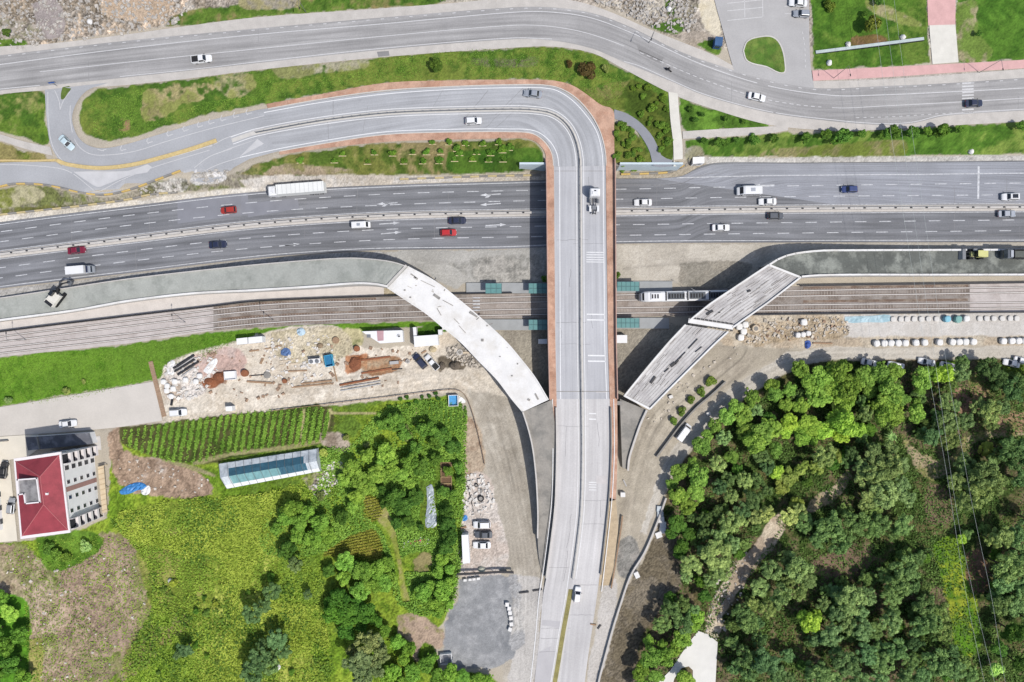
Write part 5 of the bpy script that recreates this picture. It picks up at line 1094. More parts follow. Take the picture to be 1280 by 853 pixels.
grove([(1008, 655, 11), (1040, 662, 16), (1050, 682, 13), (1072, 655, 15), (1090, 660, 12), (1035, 696, 13), (1102, 657, 13), (1130, 657, 12), (1060, 672, 10), (1118, 668, 9), (1024, 675, 10), (1092, 640, 10), (1058, 640, 10)], 'pine', 'dark green pine on the north side of the brown clearing', 'pines north of the brown clearing', (.92, 1.02, .82))
grove([(987, 677, 11), (967, 684, 9, 'yellow', T1), (965, 715, 13), (1000, 712, 15), (950, 735, 11), (977, 747, 13), (1010, 726, 11), (962, 762, 11), (1000, 740, 10), (984, 697, 10), (940, 755, 9), (985, 728, 10)], 'pine', 'olive pine just east of the rocky gully', 'olive pines east of the gully', (1.15, 1.1, .95))
grove([(1015, 779, 11), (1005, 770, 8), (1020, 768, 7)], 'broad', 'vivid green young tree alone among the southern pines', 'vivid green trees among the southern pines', LIME)
grove([(915, 762, 12), (930, 745, 11), (912, 785, 11), (935, 780, 12), (928, 765, 10), (950, 800, 10), (932, 820, 13), (937, 842, 12), (915, 805, 9), (920, 835, 9), (947, 780, 8)], 'pine', 'dark pine between the white terrace and the grassy hollow', 'dark pines east of the white terrace', (.78, .9, .8))
grove([(1065, 750, 16), (1085, 747, 12), (1047, 740, 9), (1050, 765, 11), (1040, 795, 13), (1080, 790, 13), (1062, 782, 11), (1075, 767, 10), (1030, 755, 9), (1020, 800, 9)], 'pine', 'grey-green pine south of the brown clearing', 'pines south of the brown clearing', (1.05, 1.12, 1.12))
grove([(957, 825, 16), (970, 842, 11), (985, 820, 9), (1020, 842, 15), (1060, 830, 16), (1085, 820, 14), (1040, 853, 12), (1075, 848, 12), (1002, 832, 8, 'dark', T1), (1100, 850, 11), (985, 850, 10), (1045, 815, 9)], 'pine', 'blue-green pine along the southern edge of the wood', 'pines along the southern edge', (.88, 1.02, .98))
grove([(1135, 712, 15), (1122, 732, 14), (1117, 747, 12), (1147, 697, 9), (1155, 757, 13), (1177, 765, 12), (1165, 780, 13), (1150, 785, 12), (1180, 790, 11), (1140, 735, 10), (1160, 735, 9), (1115, 765, 9), (1105, 720, 9)], 'pine', 'mottled pine west of the lime green grass lane', 'pines west of the grass lane', (.95, 1.0, .82))
grove([(1115, 780, 12, 'pine', PALE), (1092, 790, 12), (1122, 812, 14), (1105, 830, 13), (1175, 830, 16), (1195, 838, 13), (1157, 845, 13), (1135, 850, 12), (1140, 828, 11), (1145, 805, 10, 'pine', DKP), (1100, 808, 10), (1190, 815, 9)], 'pine', 'blue-green pine in the dense southern stand under the cables', 'dense southern pines by the cables', (.92, 1.04, .92))
grove([(1255, 672, 14, 'pine', PALE), (1242, 675, 11, 'pine', PALE), (1270, 670, 12), (1262, 710, 17), (1277, 695, 12), (1255, 727, 13), (1252, 756, 13), (1270, 760, 12), (1267, 790, 15, 'dark', DEEP), (1280, 735, 13), (1244, 745, 8), (1250, 810, 10, 'dark', DEEP), (1275, 830, 12, 'dark', DEEP), (1290, 650, 12), (1296, 700, 14), (1296, 780, 14)], 'pine', 'grey-green pine east of the power lines near the edge of the wood', 'pines east of the power lines', (.98, 1.08, .98))
tree(1202, 675, 6, 'broad', 'small bright bush at the head of the lime green grass lane', tint=LIME)
tree(1245, 838, 9, 'shrub', 'whitish flowering tree under the cables at the bottom of the wood', tint=(4.2, 3.4, 5.2), hf=.8, name='flowering_tree', cat='tree')
# thicket and gardens, south-west
grove([(363, 635, 15), (354, 649, 14), (377, 654, 14), (401, 654, 14), (391, 673, 14), (410, 668, 12), (426, 647, 11, 'dark', DEEP), (372, 670, 12), (385, 640, 10), (345, 662, 9)], 'broad', 'green tree in the grove between yellow meadow and ochre field', 'grove beside the yellow meadow', (.8, .9, .75))
grove([(445, 621, 10), (441, 584, 13), (459, 572, 12), (483, 567, 14), (492, 584, 13), (469, 593, 12), (450, 600, 12), (504, 593, 12), (475, 580, 10), (460, 610, 10), (430, 600, 9), (440, 635, 9), (512, 605, 9)], 'broad', 'bright green tree in the thicket east of the greenhouse', 'thicket east of the greenhouse', (1.05, 1.06, .95))
grove([(494, 528, 13), (478, 530, 9), (534, 535, 14), (553, 546, 12), (527, 530, 9), (567, 560, 11), (544, 553, 10), (511, 577, 14), (525, 584, 12), (520, 560, 10), (505, 545, 10), (545, 575, 10), (574, 584, 8), (577, 600, 8), (560, 590, 8), (555, 615, 8), (566, 620, 8)], 'dark', 'dark green tree in the gardens inside the bend of the dirt road', 'trees inside the bend of the dirt road', (1.1, 1.15, 1.0))
grove([(492, 621, 14), (506, 635, 14), (483, 628, 10), (520, 621, 11), (495, 654, 9), (510, 652, 9), (478, 612, 8)], 'dark', 'dark green tree west of the grey strip of sheeting', 'dark trees west of the sheeting', DEEP)
grove([(560, 640, 10), (560, 654, 12), (562, 671, 12), (526, 659, 6), (556, 685, 9)], 'dark', 'dark green tree between the grey sheeting and the three parked cars', 'dark trees west of the parked cars', DEEP)
grove([(359, 688, 13), (368, 707, 10, 'pine', T1), (340, 740, 11, 'pine', DKP), (314, 768, 14, 'pine', DKP), (384, 744, 7, 'pine', OLV), (330, 758, 9, 'pine', DKP)], 'dark', 'dark tree standing alone in the yellow-green meadow', 'lone trees in the meadow', DEEP)
grove([(431, 704, 13), (412, 714, 10, 'dark', DEEP), (452, 716, 14), (471, 712, 13), (483, 707, 10), (429, 723, 10, 'broad', LIME), (464, 730, 13), (450, 737, 12), (480, 730, 11), (440, 712, 10), (488, 722, 9)], 'broad', 'green tree south of the small ochre field, beside the stony path', 'trees south of the ochre field', (.85, .95, .8))
grove([(424, 749, 16), (417, 768, 15), (436, 772, 16), (455, 768, 15), (431, 791, 13), (469, 777, 10), (445, 755, 12), (412, 755, 10), (450, 785, 10)], 'dark', 'very dark tree in the dense round grove in the lower meadow', 'dense dark grove in the lower meadow', (.72, .95, .68))
grove([(459, 803, 15), (473, 822, 13), (445, 829, 16), (452, 847, 14), (469, 838, 12), (470, 805, 10), (440, 815, 10)], 'pine', 'brownish olive tree below the dense dark grove at the bottom edge', 'brownish trees at the bottom edge', (1.0, .86, .88))
grove([(530, 740, 11), (553, 740, 12), (562, 730, 11), (544, 754, 11), (537, 733, 9), (520, 745, 9), (553, 700, 9), (548, 715, 9), (562, 712, 8), (560, 755, 8), (548, 765, 8)], 'broad', 'green tree along the west side of the grey paved lot', 'trees west of the paved lot', (.85, .95, .78))
grove([(344, 801, 13), (354, 815, 11), (323, 824, 14), (314, 840, 15), (335, 833, 12), (340, 818, 9), (328, 808, 9)], 'pine', 'blue-grey tree in the clump at the bottom of the meadow', 'blue-grey clump at the bottom of the meadow', (.72, .84, .8))
grove([(494, 805, 11), (511, 810, 10), (504, 824, 10), (532, 833, 11), (539, 822, 9), (562, 843, 12), (577, 847, 10), (548, 847, 12), (492, 838, 12), (515, 843, 11), (595, 850, 10), (612, 850, 9), (485, 852, 11), (500, 858, 12), (480, 790, 9)], 'broad', 'green bushy tree south of the grey paved lot at the bottom edge', 'bushes south of the paved lot', (.78, .92, .72))
grove([(10, 768, 12, 'broad', LIME), (25, 795, 14), (8, 808, 14), (15, 832, 14), (30, 848, 13), (4, 745, 10), (-8, 790, 14), (-6, 840, 14)], 'dark', 'rich green tree in the bottom left corner, beside the bare earth', 'trees in the bottom left corner', (1.1, 1.25, .95))
g2 = random.Random(5); SH = []
while len(SH) < 17:
    x, y = g2.uniform(190, 410), g2.uniform(690, 850)
    if all(math.hypot(x - a, y - b_) > 13 for a, b_, *_ in SH) and all(math.hypot(x - a, y - b_) > r_ + 5 for a, b_, r_ in TR): SH.append((x, y, g2.uniform(2.6, 6), g2.choice(('shrub', 'shrub', 'dark', 'yellow')), g2.choice(((1.2, 1.2, .9), (.9, 1, .7), (1.6, 1.3, 1.3)))))
grove(SH, 'shrub', 'small low shrub scattered in the meadow', 'small shrubs scattered in the meadow')
grove([(230, 812, 10), (222, 820, 7)], 'pine', 'small blue-grey bush in the meadow south of the bare earth', 'blue-grey bushes in the meadow', (.75, .85, .85))
grove([(70, 692, 9), (60, 685, 7), (82, 698, 7)], 'shrub', 'green shrub just below the red-roofed building', 'shrubs below the red roof', (1.5, 1.4, 1.2))
tree(106, 684, 7, 'shrub', 'whitish blossoming shrub south-east of the red-roofed building', tint=(4.4, 3.2, 5.6), hf=.5)
for q, l in ((( 11, 500, 5), 'round grey bush on the lawn by the left edge, near the road'), ((82, 489, 5), 'round grey bush on the lawn by the road, above the white car'), ((104, 477, 3.3), 'small dark bush on the lawn above the road')): tree(*q, 'shrub', l, tint=(2.2, 1.5, 2.6))
grove([(487, 508, 3), (500, 499, 3), (508, 497, 3), (520, 503, 3), (528, 497, 3), (536, 495, 3), (544, 492, 3), (548, 498, 3.3), (512, 505, 2.6)], 'shrub', 'little dark conifer in the row west of the blue water tank', 'little conifers along the dirt road', (.6, .8, .7))
tree(404, 566, 6, 'yellow', 'bright yellow-green bush at the end of the greenhouse')
grove([(432, 548, 5), (458, 556, 5), (510, 545, 7), (507, 536, 5), (400, 620, 6)], 'shrub', 'greyish purple leafless bush in the gardens', 'greyish bushes in the gardens', (2.0, 1.3, 2.3))
# planted verges
for q, l in (((735, 86, 9), 'dark burgundy tree on the verge above the bend of the ramp'), ((711, 80, 5), 'small dark burgundy bush west of the burgundy tree')): tree(*q, 'shrub', l, tint=(.75, .28, .55), hf=.6)
tree(545, 81, 10, 'dark', 'dark green tree on the verge between the two roads', tint=(.8, .8, .7)); tree(757, 86, 5, 'yellow', 'olive bush beside the burgundy tree', tint=(.7, .66, .8))
tree(1089, 33, 11, 'shrub', 'brownish tree on the park lawn beside the long white bench', tint=(1.3, .85, .8), hf=.7); tree(1038, 7, 7, 'shrub', 'olive bush in the top corner of the park lawn', tint=(1.4, 1.1, 1))
tree(1082, 17, 4, 'dark', 'small dark bush above the brownish park tree', tint=DEEP); tree(1224, 42, 4, 'dark', 'small dark bush on the lawn east of the pink path', tint=DEEP); tree(1098, 2, 5, 'dark', 'dark bush at the top of the park lawn', tint=DEEP)
grove([(967, 173, 7), (1009, 172, 8), (1033, 168, 8), (1054, 169, 12), (1044, 176, 8), (1078, 167, 7), (1103, 168, 6), (1120, 164, 9), (1142, 166, 9), (1160, 163, 6), (1179, 163, 9), (1201, 163, 6), (1278, 158, 7), (1110, 166, 7), (1172, 166, 6)], 'dark', 'round green tree in the row on the lawn below the upper road', 'row of round trees below the upper road', (1.0, 1.08, .9))
grove([(880, 176, 6), (900, 176, 8), (922, 174, 5), (943, 175, 8), (908, 178, 6)], 'dark', 'small green tree in the short row beside the cross path', 'small trees beside the cross path', (.95, 1.05, .85))
grove([(864, 136, 4), (878, 143, 4), (908, 148, 4), (930, 152, 3.5), (870, 150, 4)], 'dark', 'small dark bush on the triangular lawn by the white path', 'bushes on the triangular lawn', DEEP)
for k in range(46):
    x = rng.uniform(786, 840); y = rng.uniform(104, 195)
    if not (np.interp(y, [100, 140, 165, 196], [788, 792, 816, 830]) < x < np.interp(y, [100, 120, 196], [796, 832, 838])): continue
    tree(x, y, rng.uniform(3.2, 5), 'shrub', 'olive shrub on the bank between the grey path and the white path', 'olive shrubs between the two paths', (1.3, 1.15, .9))
for k in range(40):
    x = rng.uniform(768, 814); y = rng.uniform(153, 207)
    if x > np.interp(y, [152, 165, 186, 207], [776, 792, 806, 813]): continue
    tree(x, y, rng.uniform(3.2, 4.6), 'shrub', 'olive shrub in the pocket enclosed by the grey path', 'olive shrubs inside the grey path', (1.2, 1.08, .9))
STK = mat('stake_wood', (222, 206, 160), amp=.1, scale=3)
for x, y in [(220, 808), (390, 808), (430, 772), (590, 768), (680, 768), (780, 765), (850, 763), (920, 765), (1015, 768), (1100, 765), (1170, 768), (555, 815), (735, 810), (830, 808), (912, 805), (990, 800), (1080, 798), (1160, 798), (1232, 798), (880, 716), (960, 716), (1045, 722), (1130, 722), (1210, 716), (1262, 740), (1000, 745), (1230, 752)]:
    px, py = 320 + x / 3.99, y / 3.99; r = rng.uniform(3.3, 5)
    e = tree(px, py - 2.2, r, 'shrub', 'young tree with a wooden stake on the bank below the ramp', 'young staked trees on the bank', (1.2, 1.25, .85), name='young_tree', cat='tree')
    b = MB(); b.box((0, -r * S * .9, .35), (1.9, .16, .14)); b.build('wooden_stake', STK, e)
grove([(889, 478, 7), (876, 490, 5.5), (864, 501, 5.5), (852, 514, 5), (841, 526, 5)], 'shrub', 'shrub in the row beside the dark low wall near the girder bridge', 'shrubs beside the dark low wall', (1.5, 1.15, 1.1))
tree(771.5, 344, 5, 'dark', 'green bush at the east edge of the flyover above the tram platform'); tree(681, 348, 5, 'dark', 'green bush at the west edge of the flyover above the tram platform')
tree(8, 41, 6, 'dark', 'dark shrub on the rubble ground in the top left corner', tint=(.7, .65, .7))
# palm-like plant
def palm(px, py, r, label):
    p = G(px, py); e = empty('palm', p, label, 'palm'); t = MB(); t.tube((0, 0, 0), (0, 0, 1.6), .22, .16, 7); t.build('trunk', M_BARK, e)
    b = MB()
    for k in range(22):
        a = k * 2.4; L = r * S * rng.uniform(.7, 1.05); c = Vector((math.cos(a), math.sin(a), 0)); s = Vector((-c.y, c.x, 0)) * .14; u = Vector((0, 0, 1.6))
        pts = [u, u + c * L * .5 + Vector((0, 0, .5)), u + c * L + Vector((0, 0, -.2))]
        b.add([pts[0] - s * .4, pts[0] + s * .4, pts[1] + s, pts[1] - s, pts[2]], [(0, 1, 2, 3), (3, 2, 4)])
    me = b.mesh('fronds', [M_NEEDLE]); a = me.attributes.new('rnd', 'FLOAT', 'FACE'); a.data.foreach_set('value', [rng.random() for _ in me.polygons]); link('fronds', me, e).color = (1.3, 1.4, 1.2, 1)
g_ = random.Random(77); nf = 0
CLEAR = [[(800, 640), (850, 690), (852, 730), (820, 770), (800, 860), (740, 870), (770, 700)], [(965, 645), (925, 700), (885, 800), (905, 800), (940, 715), (980, 660)], [(816, 870), (838, 836), (873, 786), (902, 800), (900, 870)], [(1010, 642), (1015, 615), (1056, 586), (1066, 612), (1030, 640)], [(1012, 690), (1095, 684), (1085, 722), (1014, 726)], [(1160, 660), (1190, 664), (1212, 690), (1240, 740), (1232, 820), (1195, 824), (1176, 740)], [(1124, 540), (1190, 566), (1300, 528), (1300, 552), (1220, 560), (1196, 660), (1156, 660), (1130, 585)], [(1192, 478), (1236, 470), (1300, 512), (1300, 545), (1200, 530)], [(1186, 630), (1280, 620), (1280, 655), (1190, 660)]]
WOOD = [(850, 640), (880, 590), (905, 545), (960, 498), (1020, 470), (1270, 470), (1282, 845), (910, 845), (905, 800), (850, 730)]
LOW = []
while nf < 70:
    x, y = g_.uniform(840, 1285), g_.uniform(460, 855); A_ = (np.array([x]), np.array([y]))
    if not inpoly(WOOD, *A_)[0] or any(inpoly(c_, *A_)[0] for c_ in CLEAR): nf += .05; continue
    if min((math.hypot(x - a, y - b_) / r_ for a, b_, r_ in TR)) < .68: nf += .05; continue
    gi = min(((math.hypot(x - a, y - b_), i) for i, (a, b_, r_) in enumerate(TR) if TG[i]))[1]; TR.append((x, y, 7)); TG.append(None); LOW.append((TG[gi], x, y)); nf += 1
for gname in sorted(set(q[0] for q in LOW)):
    L = sorted(q[1:] for q in LOW if q[0] == gname)
    for i, (x, y) in enumerate(L): tree(x, y, g_.uniform(6.5, 10), g_.choice(('pine', 'pine', 'dark')), f'low dark tree among the {gname}' + (f', {ordinal(i, len(L))}' if len(L) > 1 else ''), f'low dark trees among the {gname}' if len(L) > 1 else None, (.85, .95, .75), hf=.7)
palm(1110, 545, 10, 'spiky palm-like plant at the edge of the clearing south of the bright trees')
# ground cover plants: what nobody could count
def cover(name, polys, n, sz, h, m, label, rows=None, seed=1, tint=None, avoid=(), thr=.36, ns=30):
    g = np.random.default_rng(seed); out = []
    for poly, share in polys:
        P = np.array(smooth(poly + [poly[0]], 4)); x0, y0 = P.min(0); x1, y1 = P.max(0); want = int(n * share); m_ = 0
        while m_ < want:
            k = want * 2; u = g.uniform(x0, x1, k); v = g.uniform(y0, y1, k)
            if rows is not None:
                dx, dy, per = rows; w = u * dx + v * dy; w2 = np.round(w / per) * per + g.normal(0, per * .13, k); u = u + (w2 - w) * dx; v = v + (w2 - w) * dy
            ok = sdist([tuple(p) for p in P], u, v) + g.normal(0, 1.2, k) > 0
            for a in avoid: ok &= ~inpoly(a, u, v)
            w = fbm(u, v, ns, seed + 3, 3); ok &= w + g.normal(0, .12 if thr < .4 else .05, k) > thr
            out.append(np.c_[u[ok], v[ok]][:want - m_]); m_ += min(ok.sum(), want - m_)
    Q = np.concatenate(out); kx = S; X = (Q[:, 0] - 640) * S; Y = (426.5 - Q[:, 1]) * S; z = zt(X, Y); k = (H - z) / H; X = X * k; Y = Y * k; z = zt(X, Y)
    nq = len(X); C = np.c_[X, Y, z + g.uniform(.1, 1, nq) ** 1.3 * h]; nn = g.normal(size=(nq, 3)) * .7 + np.array([0, 0, .9]); nn /= np.linalg.norm(nn, axis=1)[:, None]
    V, F = quads(C, nn, sz * g.uniform(.6, 1.4, nq), 1.25, g); rnd = np.clip(.6 * fbm(X, Y, 4, seed + 9, 3) * 1.6 - .2 + .4 * g.random(nq), 0, 1)
    o = link(name, npmesh(name, V, F, [m], rnd), kind='stuff', label=label, cat='plants')
    if tint: o.color = (*tint, 1)
    return o
THICKET = [(400, 560), (440, 556), (470, 520), (500, 506), (575, 506), (582, 560), (580, 640), (574, 716), (556, 766), (500, 756), (480, 690), (420, 690), (330, 690), (340, 640), (390, 625)]
MEADOW = [(136, 650), (230, 625), (330, 620), (420, 610), (400, 690), (410, 760), (400, 860), (200, 870), (150, 850), (190, 760), (180, 700)]
cover('thicket_plants', [(THICKET, 1)], 42000, .20, .5, M_LEAF, 'mixed green undergrowth of the gardens and thicket', seed=4, tint=(1.0, 1.02, .95), avoid=[[(498, 700), (516, 690), (540, 690), (540, 715), (500, 715)], [(525, 600), (545, 600), (548, 662), (525, 662)], [(456, 612), (478, 626), (492, 652), (500, 690), (514, 752), (503, 752), (492, 700), (478, 664), (456, 642)], [(400, 694), (436, 670), (468, 660), (480, 684), (474, 702), (436, 698)], [(545, 578), (570, 578), (570, 615), (545, 615)]])
BRIGHT = [(150, 640), (230, 622), (330, 618), (410, 600), (400, 660), (330, 690), (320, 740), (400, 740), (410, 790), (395, 870), (250, 870), (290, 780), (270, 720), (220, 690), (160, 670)]
cover('meadow_plants', [(BRIGHT, 1)], 46000, .18, .5, M_YELLOWLEAF, 'yellow-green flowering plants covering the brighter half of the meadow', seed=5, tint=(1.14, 1.18, .82), thr=.47, ns=44)
cover('meadow_weeds', [(MEADOW, 1)], 7000, .22, .7, M_DARKLEAF, 'darker clumps of weeds standing in the meadow', seed=25, tint=(1.1, 1.0, .8), thr=.6, ns=36)
cover('meadow_plants', [(MEADOW, 1)], 42000, .17, .35, M_LEAF, 'olive green plants covering the duller half of the meadow', seed=15, tint=(1.2, 1.03, .78))
cover('meadow_plants', [([(0, 690), (130, 670), (190, 700), (180, 800), (120, 860), (40, 860), (30, 740)], 1)], 7000, .15, .3, M_LEAF, 'weeds growing on the bare brown earth below the red-roofed building', seed=16, tint=(1.1, .95, .8))
cover('undergrowth', [([(840, 640), (880, 570), (945, 500), (1020, 466), (1100, 462), (1200, 462), (1286, 464), (1290, 660), (1290, 866), (1000, 870), (820, 868), (835, 790), (850, 730)], 1)], 50000, .18, .4, M_NEEDLE, 'low undergrowth on the floor of the wood', seed=6, tint=(.6, .7, .42), avoid=[[(816, 858), (838, 838), (873, 788), (898, 802), (896, 858)], [(965, 645), (925, 700), (890, 790), (905, 790), (940, 710), (975, 660)]])  # tint lowered to paint in the shade of the gaps between trees
cover('crop_rows', [([(154, 538), (262, 523), (345, 514), (408, 512), (404, 548), (350, 556), (290, 566), (240, 578), (200, 572), (160, 556)], 1)], 24000, .16, .45, M_LEAF, 'rows of crops in the vegetable garden beside the yard road', rows=(.985, .17, 8.2), seed=7, tint=(.92, .95, .8))
cover('crop_rows', [([(524, 508), (578, 505), (578, 534), (540, 536), (524, 530)], 1)], 5000, .17, .5, M_DARKLEAF, 'dark rows of crops beside the blue pool', rows=(1, .0, 6), seed=8, tint=(1.2, 1.2, 1.1))
cover('crop_rows', [([(404, 694), (436, 672), (468, 662), (478, 684), (474, 700), (440, 696)], .7), ([(455, 618), (478, 630), (470, 650), (456, 650)], .3)], 9000, .15, .4, M_YELLOWLEAF, 'ochre rows of plants in the small triangular field', rows=(.2, .98, 3.4), seed=9, tint=(.92, .78, .6))
cover('grass', [([(0, 450), (160, 433), (300, 416), (300, 424), (200, 470), (0, 505)], .4), ([(110, 128), (240, 100), (480, 74), (690, 62), (780, 100), (760, 130), (690, 99), (480, 101), (250, 142), (125, 172)], .6)], 26000, .09, .15, M_LEAF, 'grass of the lawn strips and verges', seed=10, tint=(.74, .76, .62), avoid=[[(180, 104), (320, 92), (320, 120), (255, 128), (200, 152), (176, 150)], [(335, 84), (470, 74), (462, 88), (345, 102)]])
# ================================================================ vehicles
def paint(name, rgb, metallic=0.0): return mat('car_paint_' + name, rgb, amp=.03, scale=1, fine_amp=.01, rough=.35, metallic=metallic, spec=.5, coat=.6)
P_WHITE = paint('white', (244, 244, 244)); P_SILVER = paint('silver', (190, 194, 200), .4); P_RED = paint('red', (196, 40, 40)); P_MAROON = paint('maroon', (128, 24, 50)); P_ORED = paint('brick_red', (178, 54, 38))
P_NAVY = paint('navy', (38, 44, 70)); P_BLUE = paint('blue', (48, 66, 120)); P_BLACK = paint('black', (34, 34, 38)); P_DGREY = paint('dark_grey', (88, 92, 98)); P_TEAL = paint('ice_blue', (206, 224, 230))
M_GLASS = mat('car_glass', (40, 44, 50), amp=.02, scale=1, rough=.08, spec=.6); M_TYRE = mat('tyre', (36, 36, 38), amp=.05, scale=1, rough=.9); M_RIM = mat('rim', (170, 172, 176), amp=.03, scale=1, rough=.35, metallic=.6)
M_LAMP = mat('headlamp', (225, 230, 235), amp=.02, scale=1, rough=.15); M_TAIL = mat('tail_lamp', (150, 24, 22), amp=.02, scale=1, rough=.3); M_PLASTIC = mat('black_plastic', (40, 40, 42), amp=.05, scale=1, rough=.7)
def wheel(parent, x, y, r=.32, w=.22, name='wheel'):
    b = MB(); b.tube((0, -w / 2, 0), (0, w / 2, 0), r, n=14); o = b.build(name, M_TYRE, parent); o.location = (x, y, r)
    b = MB(); s = 1 if y > 0 else -1; b.tube((0, s * (w / 2), 0), (0, s * (w / 2 + .015), 0), r * .62, n=12); b.build('rim', M_RIM, o); return o
def rrect(x, w, z0, z1, c=.12):
    return [Vector((x, -w + c, z0)), Vector((x, w - c, z0)), Vector((x, w, z0 + c)), Vector((x, w, z1 - c)), Vector((x, w - c * 1.3, z1)), Vector((x, -w + c * 1.3, z1)), Vector((x, -w, z1 - c)), Vector((x, -w, z0 + c))]
def car_proto(kind):
    L, w, hb, hr = {'sedan': (4.6, .90, .92, 1.45), 'hatch': (4.15, .88, .95, 1.5), 'suv': (4.5, .94, 1.08, 1.70), 'pickup': (5.2, .93, 1.05, 1.78)}[kind]
    cab = {'sedan': (-1.55, 1.05, -1.0, .35), 'hatch': (-1.95, 1.0, -1.65, .3), 'suv': (-2.1, 1.05, -1.85, .45), 'pickup': (-.75, 1.25, -.55, .6)}[kind]
    e = empty('car', (0, 0, 0), 'proto', 'car'); b = MB(); h = L / 2; lo = .24
    hood = hb - .06
    b.loft([rrect(-h, w * .80, .42, hb * .86, .1), rrect(-h + .14, w * .95, lo + .06, hb * .97), rrect(-h + .55, w, lo, hb), rrect(-.4, w, lo, hb), rrect(.9, w, lo, hb), rrect(1.15, w * .985, lo, hood), rrect(h - .5, w * .95, lo + .02, hood * .93), rrect(h - .13, w * .86, lo + .08, hood * .82, .1), rrect(h, w * .70, .38, hood * .68, .08)])
    x0, x1, r0, r1 = cab; wb, wr = w * .93, w * .76
    base = lambda z, a, c_, ww: [Vector((a, -ww, z)), Vector((c_, -ww * .96, z)), Vector((c_, ww * .96, z)), Vector((a, ww, z))]
    q0, q1, q2 = base(hb - .05, x0, x1, wb), base(hr - .05, r0, r1, wr), base(hr, r0 + .1, r1 - .12, wr * .86)
    b.loft([q0, q1, q2])
    if kind == 'pickup':
        b.box((-1.68, w - .06, hb + .16), (1.75, .1, .34)); b.box((-1.68, -w + .06, hb + .16), (1.75, .1, .34)); b.box((-h + .1, 0, hb + .16), (.1, 2 * w - .1, .34))
    body = b.build('body', P_WHITE, e)
    body.material_slots[0].link = 'OBJECT'; body.material_slots[0].material = P_WHITE
    def pane(name, A, B, C, D, inset=.12, lift=.015):
        c = (A + B + C + D) / 4; n = (B - A).cross(D - A).normalized(); pts = [c + (p - c) * (1 - inset) + n * lift for p in (A, B, C, D)]
        m_ = MB(); m_.quad(*pts); return m_.build(name, M_GLASS, e)
    pane('windscreen', q0[1], q0[2], q1[2], q1[1]); pane('rear_window', q0[3], q0[0], q1[0], q1[3]); pane('side_window', q0[0], q0[1], q1[1], q1[0], .14); pane('side_window', q0[2], q0[3], q1[3], q1[2], .14)
    for x in (-L * .29, L * .30):
        for y in (-w + .1, w - .1): wheel(e, x, y)
    for y in (-w * .62, w * .62):
        m_ = MB(); m_.box((h - .10, y, hood * .66), (.2, .32, .16)); m_.build('headlight', M_LAMP, e)
        m_ = MB(); m_.box((-h + .05, y * 1.1, hb * .78), (.14, .3, .16)); m_.build('tail_light', M_TAIL, e)
        m_ = MB(); m_.box((x1 - .35, math.copysign(w + .08, y), hb + .08), (.14, .2, .14)); m_.build('wing_mirror', M_PLASTIC, e)
    if kind == 'pickup': m_ = MB(); m_.box((-1.65, 0, hb + .03), (1.7, 2 * w - .22, .05)); m_.build('load_bed', M_PLASTIC, e)
    return e
def van_proto():
    e = empty('van', (0, 0, 0), 'proto', 'van'); b = MB(); w = .98; h = 2.75
    b.loft([rrect(-h, w * .95, .35, 2.25, .14), rrect(-h + .15, w, .26, 2.36, .16), rrect(1.2, w, .26, 2.36, .16), rrect(1.6, w * .98, .26, 2.2, .14), rrect(2.15, w * .96, .28, 1.25, .12), rrect(h - .1, w * .88, .32, 1.0, .1), rrect(h, w * .75, .4, .85, .08)])
    body = b.build('body', P_WHITE, e); body.material_slots[0].link = 'OBJECT'; body.material_slots[0].material = P_WHITE
    m_ = MB(); m_.quad(Vector((2.16, -.78, 1.28)), Vector((2.16, .78, 1.28)), Vector((1.66, .74, 2.2)), Vector((1.66, -.74, 2.2))); m_.build('windscreen', M_GLASS, e)
    for s in (-1, 1):
        m_ = MB(); m_.box((-.5, s * (w + .005), 1.75), (3.6, .012, .55)); m_.build('side_window', M_GLASS, e)
        m_ = MB(); m_.box((h - .12, s * .6, .82), (.2, .32, .2)); m_.build('headlight', M_LAMP, e)
        m_ = MB(); m_.box((-h, s * .82, 1.1), (.1, .16, .5)); m_.build('tail_light', M_TAIL, e)
        m_ = MB(); m_.box((1.75, s * (w + .14), 1.35), (.14, .22, .25)); m_.build('wing_mirror', M_PLASTIC, e)
        for x in (-1.65, 1.75): wheel(e, x, s * (w - .12), .34)
    m_ = MB(); m_.box((-.6, 0, 2.38), (1.0, .8, .06)); m_.build('roof_hatch', P_SILVER, e)
    return e
def place(e, px, py, ang, zf=None, dz=0.0):
    z = 0
    if zf is None: p = G(px, py, .055 + dz)
    else: p = W(px, py, zf(px, py) + .02 + dz)
    a = R(ang); d = 6.0; s = (math.cos(a), -math.sin(a))
    f = (lambda x, y: float(G(x, y).z)) if zf is None else (lambda x, y: float(zf(x, y)))
    pit = math.atan2(f(px + s[0] * d, py + s[1] * d) - f(px - s[0] * d, py - s[1] * d), 2 * d * S)
    e.location = p; e.rotation_mode = 'XYZ'; e.rotation_euler = (0, -max(-.12, min(.12, pit)), a)
PRO = {k: car_proto(k) for k in ('sedan', 'hatch', 'suv', 'pickup')}; PRO['van'] = van_proto()
def car(kind, px, py, ang, pm, label, group=None, zf=None, scale=1.0):
    c = copy_tree(PRO[kind], (0, 0, 0), 0, label, group)
    c['category'] = {'van': 'van', 'pickup': 'pickup'}.get(kind, 'car'); c.name = {'van': 'van', 'pickup': 'pickup_truck'}.get(kind, 'car')
    place(c, px, py, ang, zf); c.scale = (scale,) * 3
    for ch in c.children:
        if ch.name.startswith('body'): ch.material_slots[0].link = 'OBJECT'; ch.material_slots[0].material = pm
    return c
MOT = lambda x, y: .0
GM, GUP, GRP, GPK = 'cars on the motorway', 'cars on the upper road', 'cars on the ramp and flyover', 'parked cars'
